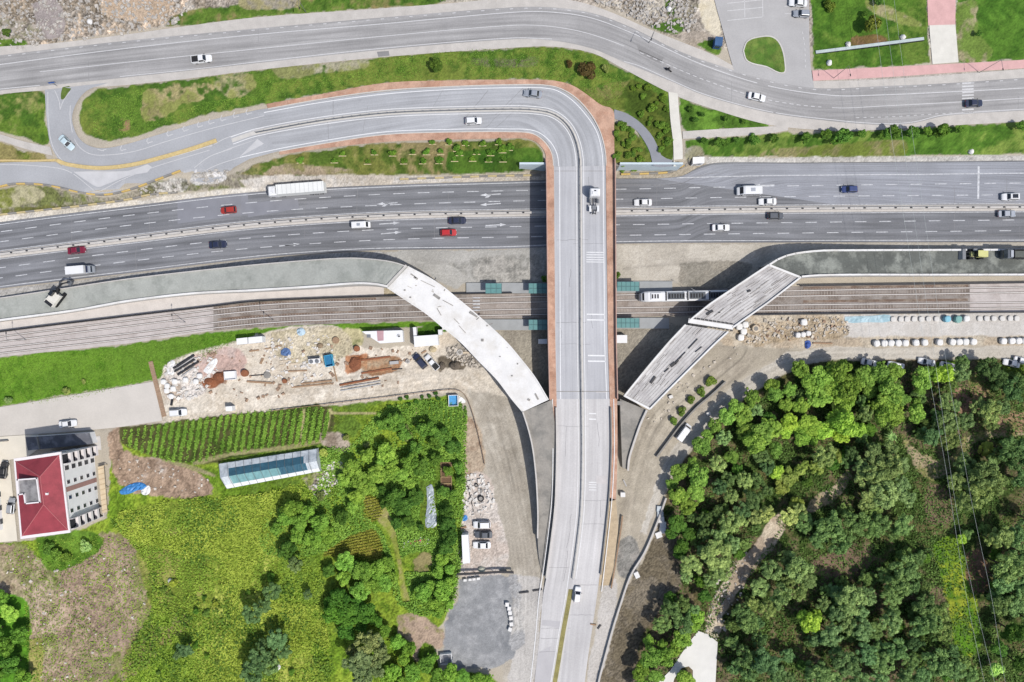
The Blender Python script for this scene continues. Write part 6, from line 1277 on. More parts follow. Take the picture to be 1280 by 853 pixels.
car('hatch', 287, 263.5, 185, P_ORED, 'brick red hatchback alone on the left part of the upper carriageway', GM)
car('sedan', 98, 313.5, 6, P_MAROON, 'dark maroon saloon next to the white box lorry', GM)
car('sedan', 274, 306.5, 4, P_NAVY, 'dark navy saloon in the middle lane, right of the white box lorry', GM)
car('sedan', 572, 276.5, 2, P_NAVY, 'dark blue saloon just above the bright red car', GM)
car('hatch', 561, 291.5, 2, P_RED, 'bright red hatchback below the dark blue saloon', GM)
car('sedan', 803, 254, 181, P_WHITE, 'white saloon just east of the flyover, upper carriageway', GM)
car('sedan', 958, 252.8, 181, P_WHITE, 'white saloon below the white minibus', GM)
car('hatch', 1060, 237.5, 181, P_BLUE, 'blue hatchback on the upper carriageway, right of the white minibus', GM)
car('suv', 1260, 247, 181, P_WHITE, 'white car with a dark glass roof beyond the gantry', GM)
bk = [c for c in bpy.data.objects if c.get('label', '').startswith('white car with a dark glass roof')][0]
m_ = MB(); m_.box((-.7, 0, 1.705), (1.5, 1.05, .02)); m_.build('glass_roof', M_GLASS, bk)
car('sedan', 900, 285.3, 1, P_WHITE, 'white saloon on the lower carriageway above the dusty verge, between flyover and girder bridge', GM)
car('hatch', 968, 270.6, 1, P_DGREY, 'dark grey hatchback with a pale bonnet just below the central barrier', GM)
car('sedan', 1256, 268, 1, P_SILVER, 'silver saloon below the white car with a glass roof', GM)
car('van', 934, 240, 181, P_WHITE, 'white minibus in the upper carriageway beside the slip road', 'vans on the motorway', scale=1.12)
car('van', 452.5, 282.3, 3, P_WHITE, 'white van alone in the lower carriageway, left of the red hatchback', 'vans on the motorway', scale=.86)
car('pickup', 254, 75.5, 6, P_WHITE, 'white pickup with a black load bed on the upper road', GUP)
car('sedan', 85.5, 179.5, -44, P_TEAL, 'pale ice blue car going round the tight loop', GRP)
car('hatch', 592, 152.3, 2, P_WHITE, 'white hatchback on the inner lane of the curved ramp', GRP)
car('sedan', 666, 118.5, 174, P_SILVER, 'silver car on the outer lane at the top of the ramp bend', GRP)
car('hatch', 721.5, 742, 83, P_WHITE, 'small white car beside the grass median on the descending road', GRP, zf=z_s)
car('sedan', 944.5, 122.5, -11, P_WHITE, 'white saloon on the bend of the upper road', GUP)
car('sedan', 1215, 130.5, 3, P_NAVY, 'dark navy saloon driving over the zebra crossing of the upper road', GUP)
car('sedan', 996, 5.5, 177, P_WHITE, 'white car parked at the top of the side street, upper of two', GPK)
car('hatch', 1000.5, 19, 178, P_SILVER, 'silver grey car parked below the other white car in the side street', GPK)
car('sedan', 87, 529.5, 7, P_WHITE, 'white car on the dusty road above the red-roofed building', GPK)
car('suv', 224.5, 515.5, 4, P_WHITE, 'white car parked at the yard entrance beside the timber walkway', GPK)
car('suv', 525.5, 451.5, 130, P_NAVY, 'dark blue car with a pale roof beside the white pickup in the yard', GPK)
car('pickup', 540.5, 453, 132, P_WHITE, 'white pickup parked beside the dark heaps in the yard', GPK, scale=.9)
car('sedan', 7, 587, 84, P_BLACK, 'black car in the cream courtyard, upper of the two west of the red roof', GPK)
car('hatch', 16.5, 632, 86, P_SILVER, 'silver car in the cream courtyard against the red-roofed building', GPK)
car('suv', 602.5, 655, 180, P_WHITE, 'white car parked uppermost of the three beside the long white cabin', GPK)
car('sedan', 604.5, 667.5, 180, P_DGREY, 'dark grey car parked between the two white cars by the long cabin', GPK)
car('sedan', 602.5, 680.5, 180, P_WHITE, 'white car parked below the dark grey car by the long cabin', GPK)
car('van', 853.5, 540, 53, P_WHITE, 'white van driving along the pale road at the edge of the wood', None, scale=.9)
for i, (x, y, l) in enumerate([(1085, 453.5, 'white car half hidden under the trees, westernmost of the row'), (1118, 457, 'white car under the trees between the shadow on the road and the pale cars'), (1156, 452.5, 'white car nosing out of the trees by the power lines'), (1183, 457.5, 'white car in the shade under the pines east of the power lines'), (1262, 454, 'white car under the dark pines near the right edge, left of two'), (1275, 451, 'white car at the right edge beside the road under the wood')]):
    car('sedan', x, y, rng.choice([-12, 168]), P_WHITE, l, 'white cars parked under the wood', scale=.95)
for e in PRO.values():
    for ch in list(e.children):
        for g in list(ch.children): bpy.data.objects.remove(g)
        bpy.data.objects.remove(ch)
    bpy.data.objects.remove(e)
# articulated lorry
def lorry(px, py, ang):
    e = empty('articulated_lorry', (0, 0, 0), 'long white articulated lorry on the upper carriageway', 'lorry')
    b = MB(); b.loft([rrect(4.6, 1.15, .6, 2.9, .15), rrect(4.75, 1.22, .5, 3.3, .2), rrect(6.5, 1.22, .5, 3.3, .2), rrect(7.0, 1.18, .5, 2.6, .2), rrect(7.2, 1.05, .6, 1.6, .15)]); b.build('cab', P_WHITE, e)
    b = MB(); b.box((6.95, 0, 2.45), (.5, 1.9, .06), M=Matrix.Rotation(R(-60), 3, 'Y')); b.build('windscreen', M_GLASS, e)
    b = MB(); b.box((-1.7, 0, 2.6), (12.3, 2.5, 2.8)); b.box((-1.7, 0, 1.1), (11.6, 1.0, .3)); b.build('trailer', mat('trailer_white', (240, 240, 236), amp=.05, scale=.4), e)
    b = MB()
    for k in range(11): b.box((-7.4 + k * 1.14, 0, 4.01), (.05, 2.4, .03))
    b.build('roof_ribs', P_SILVER, e)
    b = MB(); b.box((5.2, 0, 3.4), (.9, 1.5, .3), taper=.8); b.box((5.9, .3, 3.32), (.4, .4, .06)); b.build('roof_deflector', P_WHITE, e)
    for x in (6.3, 3.6, -3.8, -5.1, -6.4):
        for y in (-1.05, 1.05): wheel(e, x, y, .5, .35)
    place(e, px, py, ang); return e
lorry(372.5, 239.8, 184.5)
def box_lorry(px, py, ang):
    e = empty('box_lorry', (0, 0, 0), 'small white box lorry with a dark cab in the lower carriageway', 'lorry')
    b = MB(); b.box((-.9, 0, 1.75), (4.7, 2.05, 2.1)); b.build('cargo_box', P_WHITE, e)
    b = MB(); b.loft([rrect(1.6, .95, .4, 2.1, .12), rrect(2.5, .97, .35, 2.2, .16), rrect(3.0, .93, .4, 1.5, .12), rrect(3.3, .8, .45, .95, .1)]); b.build('cab', P_SILVER, e)
    b = MB(); b.quad(Vector((3.01, -.8, 1.5)), Vector((3.01, .8, 1.5)), Vector((2.52, .78, 2.16)), Vector((2.52, -.78, 2.16))); b.build('windscreen', M_GLASS, e)
    b = MB(); b.box((1.95, 0, 2.2), (.5, 1.6, .05)); b.build('cab_roof', P_NAVY, e)
    for x in (2.3, -2.1):
        for y in (-.85, .85): wheel(e, x, y, .38, .28)
    place(e, px, py, ang)
box_lorry(105.5, 338.6, 5)
def tractor_unit(px, py, ang):
    e = empty('tractor_unit', (0, 0, 0), 'white lorry tractor without trailer driving up the flyover', 'lorry')
    b = MB(); b.loft([rrect(.9, 1.15, .7, 3.0, .15), rrect(1.1, 1.22, .5, 3.4, .2), rrect(2.7, 1.22, .5, 3.4, .2), rrect(3.1, 1.15, .5, 2.7, .2), rrect(3.25, 1.0, .6, 1.6, .15)]); b.box((1.7, 0, 3.45), (.9, 1.7, .22), taper=.75); b.build('cab', P_WHITE, e)
    b = MB(); b.box((3.05, 0, 2.5), (.5, 1.8, .05), M=Matrix.Rotation(R(-60), 3, 'Y')); b.build('windscreen', M_GLASS, e)
    b = MB(); b.box((2.2, 0, 3.42), (.35, .5, .05)); b.build('roof_hatch', M_GLASS, e)
    b = MB(); b.box((-1.0, .42, .85), (4.4, .14, .28)); b.box((-1.0, -.42, .85), (4.4, .14, .28)); b.box((-2.9, 0, .85), (.2, .9, .25)); b.build('chassis', M_DARK, e)
    b = MB(); b.box((-1.5, 0, 1.08), (1.0, 1.0, .12)); b.build('coupling_plate', M_STEEL, e)
    for y in (-.98, .98):
        b = MB(); b.box((-1.75, y, 1.16), (1.5, .5, .08)); b.box((-2.5, y, .95), (.06, .5, .4)); b.build('mudguard', P_WHITE, e)
        b = MB(); b.tube((-.3, y, .85), (.75, y, .85), .32, n=12); b.build('fuel_tank', M_STEEL, e)
        for x in (2.2, -1.75): wheel(e, x, y * 1.02, .5, .34)
    place(e, px, py, ang, zf=z_main)
tractor_unit(742, 253.5, 90)
# tram
def tram():
    x0, x1 = 797.5, 938; p0 = W(x0, 372.2, 0); p1 = W(x1, 369.4, 0); L = (p1 - p0).length; a = math.atan2(p1.y - p0.y, p1.x - p0.x)
    e = empty('tram', (0, 0, 0), 'white tram with dark roof equipment partly under the girder bridge', 'tram'); e.location = (p0 + p1) / 2 + Vector((0, 0, .25)); e.rotation_euler = (0, 0, a); h = L / 2; w = 1.3
    M_TR = mat('tram_white', (240, 240, 240), amp=.04, scale=.6, rough=.4)
    b = MB(); b.loft([rrect(-h, w * .62, .5, 1.5, .1), rrect(-h + .35, w * .82, .3, 2.2, .16), rrect(-h + 1.1, w * .97, .25, 2.95, .22), rrect(-h + 2.0, w, .25, 3.25, .25), rrect(h, w, .25, 3.25, .25)]); b.build('body', M_TR, e)
    b = MB(); b.quad(Vector((-h + .30, -.72, 2.02)), Vector((-h + .98, -.98, 2.98)), Vector((-h + .98, .98, 2.98)), Vector((-h + .30, .72, 2.02))); b.build('windscreen', M_GLASS, e)
    for k in range(5):
        for s in (-1, 1): b = MB(); b.box((-h + 3.4 + k * 5.6, s * (w + .008), 2.05), (4.3, .014, 1.0)); b.build('side_window', M_GLASS, e)
    for k in range(4): b = MB(); b.box((-h + 6.6 + k * 5.6, 0, 3.28), (.35, 2.3, .12)); b.build('bellows', M_PLASTIC, e)
    for c, l in ((4.0, 2.6), (9.2, 4.2), (14.7, 4.0), (20.0, 4.2), (25.5, 3.6)):
        b = MB(); b.box((-h + c, 0, 3.36), (l, 1.7, .3)); u = b.build('roof_unit', (P_WHITE if c < 5 else mat('roof_unit_grey', (104, 108, 112), amp=.2, scale=1.2)), e)
        b = MB()
        for j in range(int(l / .7)): b.box((-h + c - l / 2 + .35 + j * .7, 0, 3.53), (.4, 1.1, .05))
        b.build('grille', (M_PLASTIC if c > 5 else M_DARK), u)
    b = MB(); b.tube((-h + 12.1, -.5, 3.3), (-h + 11.6, 0, 4.3), .03); b.tube((-h + 12.1, .5, 3.3), (-h + 11.6, 0, 4.3), .03); b.box((-h + 11.6, 0, 4.32), (.12, 1.5, .05)); b.build('pantograph', M_DARK, e)
tram()
# construction machines
def excavator(px, py, ang):
    e = empty('excavator', (0, 0, 0), 'white excavator with a dark folded arm on the left approach ramp', 'excavator')
    for y in (-1.05, 1.05): b = MB(); b.box((0, y, .45), (3.6, .6, .9)); b.tube((-1.8, y - .3, .45), (-1.8, y + .3, .45), .45, n=10); b.tube((1.8, y - .3, .45), (1.8, y + .3, .45), .45, n=10); b.build('track', M_TYRE, e)
    b = MB(); b.box((-.4, 0, 1.5), (3.6, 2.5, 1.0)); b.box((-1.7, 0, 1.55), (1.0, 2.6, 1.1)); b.tube((-.2, 0, 1.98), (-.2, 0, 2.1), .95, n=14); b.build('superstructure', mat('machine_white', (232, 228, 218), amp=.06, scale=1, rough=.5), e)
    b = MB(); b.box((.8, .75, 2.1), (1.5, .95, 1.6), taper=.9); b.build('cab', M_GLASS, e)
    b = MB(); b.box((-1.9, 0, 2.12), (.8, 2.2, .12)); b.build('engine_cover', M_DARK, e)
    b = MB(); b.loft([[Vector((1.2, -.5, 1.5)), Vector((1.2, -.15, 1.5)), Vector((1.2, -.15, 2.0)), Vector((1.2, -.5, 2.0))], [Vector((3.2, -.5, 3.4)), Vector((3.2, -.15, 3.4)), Vector((3.0, -.15, 3.9)), Vector((3.0, -.5, 3.9))], [Vector((4.6, -.5, 3.0)), Vector((4.6, -.15, 3.0)), Vector((4.7, -.15, 3.4)), Vector((4.7, -.5, 3.4))]]); b.build('boom', M_DARK, e)
    b = MB(); b.tube((4.65, -.33, 3.2), (5.4, -.33, .9), .2, .15, 6); b.build('stick', M_DARK, e); b = MB(); b.box((5.2, -.33, .5), (.9, 1.1, .8), taper=1.2); b.build('bucket', M_STEEL, e)
    place(e, px, py, ang, zf=z_f)
excavator(73, 372.5, 52)
def loader(px, py, ang):
    e = empty('wheel_loader', (0, 0, 0), 'yellow-green wheel loader with a grey bucket on the dark right ramp', 'loader'); M_Y = mat('machine_yellow', (214, 212, 140), amp=.06, scale=1, rough=.5)
    b = MB(); b.box((-1.6, 0, 1.5), (2.6, 1.7, 1.1), taper=.92); b.box((.5, 0, 1.15), (1.6, 1.3, .7)); b.build('body', M_Y, e)
    b = MB(); b.box((-.2, 0, 2.2), (1.4, 1.5, 1.5), taper=.88); c = b.build('cab', M_GLASS, e); b = MB(); b.box((-.2, 0, 2.98), (1.5, 1.5, .1)); b.build('cab_roof', M_Y, c)
    for y in (-.5, .5): b = MB(); b.box((1.6, y, 1.2), (2.2, .18, .4), M=Matrix.Rotation(R(18), 3, 'Y')); b.build('lift_arm', M_DARK, e)
    b = MB(); b.loft([[Vector((2.5, -1.35, .2)), Vector((2.5, 1.35, .2)), Vector((2.5, 1.35, 1.2)), Vector((2.5, -1.35, 1.2))], [Vector((3.7, -1.35, .12)), Vector((3.7, 1.35, .12)), Vector((3.2, 1.35, 1.0)), Vector((3.2, -1.35, 1.0))]]); b.build('bucket', M_STEEL, e)
    for x in (1.0, -1.7):
        for y in (-1.05, 1.05): wheel(e, x, y, .7, .5)
    place(e, px, py, ang, zf=z_f2)
loader(1215, 318.6, 180)
def dumper(px, py, ang):
    e = empty('tipper_truck', (0, 0, 0), 'dark tipper lorry behind the wheel loader at the right edge', 'lorry')
    b = MB(); b.loft([rrect(2.0, 1.15, .6, 2.7, .15), rrect(3.5, 1.18, .5, 2.8, .2), rrect(3.9, 1.1, .5, 2.0, .15)]); b.build('cab', P_DGREY, e)
    b = MB(); b.quad(Vector((3.93, -.95, 1.75)), Vector((3.93, .95, 1.75)), Vector((3.54, .93, 2.72)), Vector((3.54, -.93, 2.72))); b.build('windscreen', M_GLASS, e)
    b = MB(); b.box((-1.0, 0, 1.2), (5.2, 2.3, .2)); b.box((-1.0, 1.15, 1.8), (5.2, .1, 1.2)); b.box((-1.0, -1.15, 1.8), (5.2, .1, 1.2)); b.box((-3.55, 0, 1.8), (.1, 2.3, 1.2)); b.box((1.55, 0, 1.95), (.1, 2.3, 1.5)); b.build('tipper_body', M_DARK, e)
    b = MB(); b.box((-1.0, 0, 1.6), (4.9, 2.15, .6), taper=.8); b.build('load', M_FILL_DARK, e)
    b = MB(); b.box((2.4, 0, 2.86), (.7, 1.7, .08)); b.build('cab_roof', P_SILVER, e)
    for x in (2.9, -1.4, -2.7):
        for y in (-1.0, 1.0): wheel(e, x, y, .5, .34)
    place(e, px, py, ang, zf=z_f2)
dumper(1266, 319, 180)
# motorcycle and rider
def skin_person(name, joints, edges, rad, mats, parent=None):
    me = bpy.data.meshes.new(name); me.from_pydata(joints, edges, []); o = bpy.data.objects.new(name, me); COL.objects.link(o)
    mod = o.modifiers.new('skin', 'SKIN')
    for i, v in enumerate(me.skin_vertices[0].data): v.radius = (rad[i], rad[i]); v.use_root = (i == 0)
    o.modifiers.new('sub', 'SUBSURF').levels = 1
    dg = bpy.context.evaluated_depsgraph_get(); m2 = bpy.data.meshes.new_from_object(o.evaluated_get(dg)); o.modifiers.clear(); o.data = m2
    m2.materials.clear(); m2.materials.append(mats); o.parent = parent; return o
mp = G(835, 88.5, .06); e = empty('motorcycle', mp, 'dark motorcycle on the bend of the upper road', 'motorcycle', rz=R(-28))
b = MB(); b.tube((-.45, 0, .62), (.45, 0, .7), .16, .14, 8); b.box((-.5, 0, .8), (.6, .26, .1)); b.tube((.45, 0, .75), (.62, 0, .35), .05); b.build('frame', M_DARK, e)
for x in (-.65, .65): b = MB(); b.tube((x, -.06, .31), (x, .06, .31), .31, n=14); b.build('wheel', M_TYRE, e)
b = MB(); b.tube((.42, -.36, 1.0), (.42, .36, 1.0), .03, n=6); b.build('handlebar', M_STEEL, e)
J = [(-.3, 0, .9), (-.22, 0, 1.15), (-.1, 0, 1.4), (-.04, 0, 1.5), (.02, 0, 1.62), (-.1, .2, 1.36), (.1, .3, 1.15), (.38, .3, 1.04), (-.1, -.2, 1.36), (.1, -.3, 1.15), (.38, -.3, 1.04), (.05, .18, .8), (-.05, .2, .35), (.05, -.18, .8), (-.05, -.2, .35)]
pr = skin_person('person', J, [(0, 1), (1, 2), (2, 3), (3, 4), (2, 5), (5, 6), (6, 7), (2, 8), (8, 9), (9, 10), (0, 11), (11, 12), (0, 13), (13, 14)], [.15, .16, .17, .07, .12, .07, .055, .045, .07, .055, .045, .09, .06, .09, .06], mat('dark_clothes', (48, 46, 50), amp=.1, scale=4))
pr.location = mp; pr.rotation_euler = (0, 0, R(-28)); put(pr, label='person in dark clothes riding the motorcycle on the upper road', cat='person')
b = MB(); b.tube((.02, 0, 1.52), (.03, 0, 1.78), .13, .09, 10); b.build('helmet', M_PLASTIC, pr)
# ================================================================ buildings and street furniture
M_WALLW = mat('white_render', (255, 255, 255), amp=.05, scale=.5, fine=3); M_ROOFRED = mat('red_roof', (160, 66, 76), amp=.10, scale=.5, fine=4, rgb2=(146, 58, 68), thr=.55, rough=.7); M_TRIM = mat('white_trim', (246, 240, 240), amp=.04, scale=1)
M_BROWN = mat('brown_render', (178, 140, 132), amp=.08, scale=.8); M_PANE = mat('window_glass', (58, 66, 76), amp=.1, scale=1, rough=.1, spec=.6); M_TERR = mat('terrace_grey', (150, 148, 148), amp=.2, scale=.5, rgb2=(116, 114, 116), thr=.55); M_CREAM = mat('cream_wall', (220, 200, 168), amp=.1, scale=.6)
def block(name, foot, z0, z1, label, cat='building'):
    o = foot[0]; e = empty(name, (o.x, o.y, z0), label, cat); return e, [Vector((p.x - o.x, p.y - o.y, 0)) for p in foot]
def window_on(e, a, b_, f, z, w, h, pane_dark=True, depth=.06):
    """a window on the wall running from a to b, centred at fraction f and height z"""
    d = (b_ - a).normalized(); n = Vector((d.y, -d.x, 0)); c = a + (b_ - a) * f + Vector((0, 0, z)); rot = math.atan2(d.y, d.x)
    m_ = MB(); m_.box(c + n * .03, (w + .16, depth, h + .16), rot); o = m_.build('window', M_TRIM, e)
    m_ = MB(); m_.box(c + n * .055, (w, depth, h), rot); m_.build('pane', M_PANE, o); return o
z0 = .1; ZE = 13.6
e, F = block('apartment_building', [W(17.3, 573.5, ZE), W(76, 565, ZE), W(88, 666, ZE), W(26, 674, ZE)], z0, ZE, 'white apartment building with a red hipped roof and a grey roof terrace')
c0 = (F[0] + F[1] + F[2] + F[3]) / 4
ins = [c0 + (p - c0) * .955 for p in F]; HB = ZE - z0
b = MB(); b.prism([tuple(p.xy) for p in ins], -.5, HB - .25); b.build('wall', M_WALLW, e)
b = MB(); b.prism([tuple(p.xy) for p in F], HB - .28, HB + .1); b.build('eaves', M_TRIM, e)
rf = [c0 + (p - c0) * .93 for p in F]
o0 = e.location
def rp(px, py, z): q = W(px, py, z); return Vector((q.x - o0.x, q.y - o0.y, z - z0))
RA, RB = rp(50, 596, 16.2), rp(54.5, 631, 16.2); rz = Vector((0, 0, HB + .1)); r4 = [p + rz for p in rf]
b = MB(); b.add(r4 + [RA, RB], [(1, 0, 4), (2, 1, 4, 5), (3, 2, 5), (0, 3, 5, 4)]); b.add(r4, [(3, 2, 1, 0)]); roof = b.build('roof', M_ROOFRED, e)
b = MB()
for p, q in ((r4[0], RA), (r4[1], RA), (r4[2], RB), (r4[3], RB), (RA, RB)): b.tube(p, q, .12, n=5)
b.build('ridge_tiles', mat('ridge_red', (184, 104, 108), amp=.08, scale=2), roof)
T = [rp(x, y, 16.0) for x, y in ((22.9, 599.8), (46.9, 597.9), (50.7, 627.6), (32.8, 629.4), (31, 617.2), (24.4, 618.2))]
b = MB(); b.prism([tuple(p.xy) for p in T], HB - .2, 15.9, mi=0, mi_top=1); ter = b.build('roof_terrace', [M_WALLW, M_TERR], e)
b = MB()
for i in range(6):
    p, q = T[i], T[(i + 1) % 6]; d = q - p; b.box(((p.x + q.x) / 2, (p.y + q.y) / 2, 16.0), (d.length + .3, .3, .55), math.atan2(d.y, d.x))
b.build('parapet', M_TRIM, ter)
q = rp(58, 617.5, 15.6); b = MB(); b.box(q, (.9, .5, .5)); b.build('chimney', M_TRIM, roof)
Ea, Eb = ins[2], ins[1]          # east wall, outward normal to the east
for fl_ in range(5):
    z = 1.5 + fl_ * 2.55
    for f in (1 - .20, 1 - .385, 1 - .585, 1 - .76): window_on(e, Ea, Eb, f, z, 1.05 if f > .7 else .85, 1.45 if f > .7 else 1.05)
    for f in (1 - .075, 1 - .92):
        d = (Eb - Ea).normalized(); n = Vector((d.y, -d.x, 0)); c = Ea + (Eb - Ea) * f; rot = math.atan2(d.y, d.x)
        m_ = MB(); m_.box(c + n * .02 + Vector((0, 0, z + .1)), (2.3, .06, 2.1), rot); o = m_.build('balcony_shade_panel', mat('opening_shade', (52, 52, 58), amp=.2, scale=2), e)  # flat dark panel painted for the shade inside the recessed balcony
        m_ = MB(); m_.box(c + n * .55 + Vector((0, 0, z - 1.15)), (2.5, 1.1, .14), rot); m_.box(c + n * 1.05 + Vector((0, 0, z - .75)), (2.5, .08, .7), rot); m_.box(c + n * .5 + d * 1.22 + Vector((0, 0, z + .1)), (.12, 1.0, 2.4), rot); m_.box(c + n * .5 - d * 1.22 + Vector((0, 0, z + .1)), (.12, 1.0, 2.4), rot); m_.build('balcony', M_TRIM, e)
d = (Eb - Ea).normalized(); n = Vector((d.y, -d.x, 0)); b = MB(); b.box(Ea + (Eb - Ea) * (1 - .475) + n * .02 + Vector((0, 0, HB / 2 - .2)), (1.15, .08, HB - .3), math.atan2(d.y, d.x)); b.build('brown_stripe', M_BROWN, e)
Na, Nb = ins[1], ins[0]
for fl_ in range(5):
    for f in (.15, .38, .62, .85): window_on(e, Na, Nb, f, 1.5 + fl_ * 2.55, 1.1, 1.2)
Sa, Sb = ins[3], ins[2]
for fl_ in range(5):
    for f in (.2, .5, .8): window_on(e, Sa, Sb, f, 1.5 + fl_ * 2.55, 1.1, 1.2)
# dark annex roof north of it
e2, F = block('annex', [W(33, 547, 3.0), W(110, 541.5, 3.0), W(114.5, 555, 3.0), W(36, 563, 3.0)], 0, 3, 'dark grey flat-roofed annex between the dusty road and the red-roofed building')
b = MB(); b.prism([tuple(p.xy) for p in F], -.3, 2.85); b.build('wall', M_WALLW, e2)
c0 = sum(F, Vector()) / 4; b = MB(); b.prism([tuple((c0 + (p - c0) * 1.03).xy) for p in F], 2.85, 3.02); r_ = b.build('roof', mat('annex_roof', (104, 105, 112), amp=.22, scale=.5, rgb2=(142, 143, 150), thr=.58), e2)
p, q = F[0] * .82 + F[1] * .18, F[3] * .82 + F[2] * .18; b = MB(); dd = p - q; b.box((p + q) / 2 + Vector((0, 0, 3.2)), (dd.length, .25, .4), math.atan2(dd.y, dd.x)); b.build('ridge_wall', M_CONC_DARK, r_)
b = MB(); poly = [W(117, 546), W(126, 545), W(130, 583), W(121, 586)]; b.prism([tuple(p.xy) for p in poly], -.2, .35); b.build('raised_terrace', M_CONC, label='pale concrete terrace beside the north-east corner of the red-roofed building', cat='terrace')
e2, F = block('lean_to', [W(122, 584, 2.2), W(129.5, 582, 2.2), W(134, 640, 2.2), W(128, 642, 2.2)], 0, 2.2, 'narrow beige lean-to roof along the foot of the white apartment wall')
b = MB(); b.prism([tuple(p.xy) for p in F], 2.05, 2.2); b.build('roof', M_CREAM, e2)
b = MB()
for k in range(9): p = F[0] + (F[3] - F[0]) * (k + .5) / 9; q = F[1] + (F[2] - F[1]) * (k + .5) / 9; b.box((p + q) / 2 + Vector((0, 0, 2.23)), ((q - p).length, .1, .06), math.atan2((q - p).y, (q - p).x))
b.build('roof_battens', mat('batten', (190, 164, 128), amp=.1, scale=2), e2)
for k in (0, .5, 1):
    for s in (F[0] + (F[3] - F[0]) * k, F[1] + (F[2] - F[1]) * k): b = MB(); b.box(c0 * 0 + s * .98 + Vector((.05, -.05, 1.0)), (.15, .15, 2.1)); b.build('post', M_CREAM, e2)
# neighbour at the left edge
e3, F = block('apartment_building', [W(-70, 566), W(-3, 557), W(9, 660), W(-58, 668)], 0, 13, 'white apartment building cut by the left edge of the picture')
b = MB(); b.prism([tuple(p.xy) for p in F], -.4, 13); b.build('wall', M_WALLW, e3)
c0 = sum(F, Vector()) / 4; b = MB(); b.prism([tuple((c0 + (p - c0) * 1.04).xy) for p in F], 13, 13.3); b.build('roof', M_ROOFRED, e3)
for fl_ in range(5):
    for f in (.1, .26, .42, .58, .74, .9): window_on(e3, F[2], F[1], f, 1.6 + fl_ * 2.5, 1.3, 1.4)
b = MB(); p = W(4, 662); b.box((p.x, p.y, .6), (9, 1.2, 1.2), R(6)); b.build('garden_wall', M_TRIM, label='white garden wall south of the cream courtyard', cat='wall')
b = MB(); p = W(18, 664); b.box((p.x, p.y, .15), (2.2, 2.6, .3)); b.build('planter', mat('planter_soil', (138, 126, 92), amp=.2, scale=2), label='brown planter beside the south-west corner of the red-roofed building', cat='planter')
b = MB(); p = W(6, 551); b.box((p.x, p.y, .5), (2.6, .3, 1.0), R(4)); b.build('low_wall', M_CONC_DARK, label='short dark wall in the cream courtyard by the dusty road', cat='wall')
# cabins
M_CABIN = mat('cabin_white', (246, 246, 246), amp=.04, scale=.6)
def cabin(name, quad, h, label, m=M_CABIN, cat='cabin', door=None):
    f = [W(x, y, h) for x, y in quad]; o = sum(f, Vector()) / 4; z = float(zt(o.x, o.y)); e = empty(name, (o.x, o.y, z), label, cat); F = [Vector((p.x - o.x, p.y - o.y, 0)) for p in f]
    b = MB(); b.prism([tuple((p * .975).xy) for p in F], -.1, h - .15); b.build('wall', m, e); b = MB(); b.prism([tuple(p.xy) for p in F], h - .15, h); b.build('roof', m, e)
    F2 = F if (F[1] - F[0]).cross(F[2] - F[1]).z < 0 else F[::-1]
    a, c = F2[3] * .975, F2[2] * .975; d = (c - a).normalized(); n = Vector((d.y, -d.x, 0)); n = n if n.dot(a) > 0 else -n; L = (c - a).length; rot = math.atan2(d.y, d.x)
    m_ = MB(); m_.box(a + (c - a) * .3 + n * .02 + Vector((0, 0, 1.0)), (.85, .05, 2.0), rot); m_.build('door', M_DARK if False else P_SILVER, e)
    m_ = MB(); m_.box(a + (c - a) * .65 + n * .02 + Vector((0, 0, 1.5)), (min(1.2, L * .3), .05, .8), rot); m_.build('window', M_PANE, e)
    return e, F
cabin('site_cabin', [(295.5, 423.5), (309, 422), (309.3, 430), (296, 431)], 2.7, 'white site cabin on the lawn edge by the tracks, left of its pair')
cabin('site_cabin', [(310.3, 422), (327.5, 420.5), (328, 428), (310.6, 429.8)], 2.7, 'white site cabin on the lawn edge by the tracks, longer one of the pair')
e, F = cabin('site_office', [(452, 414.5), (503, 413), (504, 427.5), (475, 429.5), ][:4], 3.0, 'long white site office with a pink roof stripe')
o0 = e.location
def loc3(px, py, z): q = W(px, py, z); return Vector((q.x - o0.x, q.y - o0.y, z))
b = MB(); P = [loc3(471, 413.9, 3), loc3(479.5, 413.6, 3), loc3(479.5, 426, 3), loc3(472, 426.5, 3)]; b.prism([tuple(p.xy) for p in P], 2.98, 3.03); b.build('pink_stripe', mat('pink_stripe', (198, 160, 164), amp=.08, scale=1), e)
b = MB(); p = loc3(499, 420.5, 3); b.tube((p.x, p.y, 3.0), (p.x, p.y, 3.35), .42, n=14); b.tube((p.x, p.y, 3.34), (p.x, p.y, 3.38), .25, n=10, mi=1); b.build('roof_vent', [M_CABIN, M_DARK], e)
b = MB(); p = loc3(461, 420.5, 3); b.box((p.x, p.y, 3.15), (1.0, .7, .3)); b.build('roof_unit', M_STEEL, e)
e, F = cabin('site_cabin', [(517, 420.5), (547, 418.5), (548.5, 431.5), (518, 434)], 3.0, 'broad white cabin beside the two parked vehicles in the yard')
o0 = e.location; P = [loc3(516, 409.5, 2.6), loc3(519.8, 409, 2.6), loc3(521, 420.6, 2.6), loc3(517, 421, 2.6)]; b = MB(); b.prism([tuple(p.xy) for p in P], 0, 2.6); b.build('side_passage', M_CABIN, e)
cabin('kiosk', [(547.5, 412.5), (552.5, 412), (553, 418.5), (548, 419)], 2.4, 'tiny white kiosk between the broad cabin and the curved bridge')
cabin('long_cabin', [(577.5, 667), (585.5, 666.5), (588, 701.5), (579, 702.5)], 2.7, 'long narrow white cabin beside the three parked cars')
cabin('roadside_cabin', [(866, 196.5), (880.5, 196), (880.5, 204), (866, 205)], 2.4, 'small white cabin at the start of the slip road')
cabin('hut', [(282, 508.5), (290, 508), (290.5, 514), (282.5, 514.3)], 2.2, 'small white hut at the lower edge of the yard road')
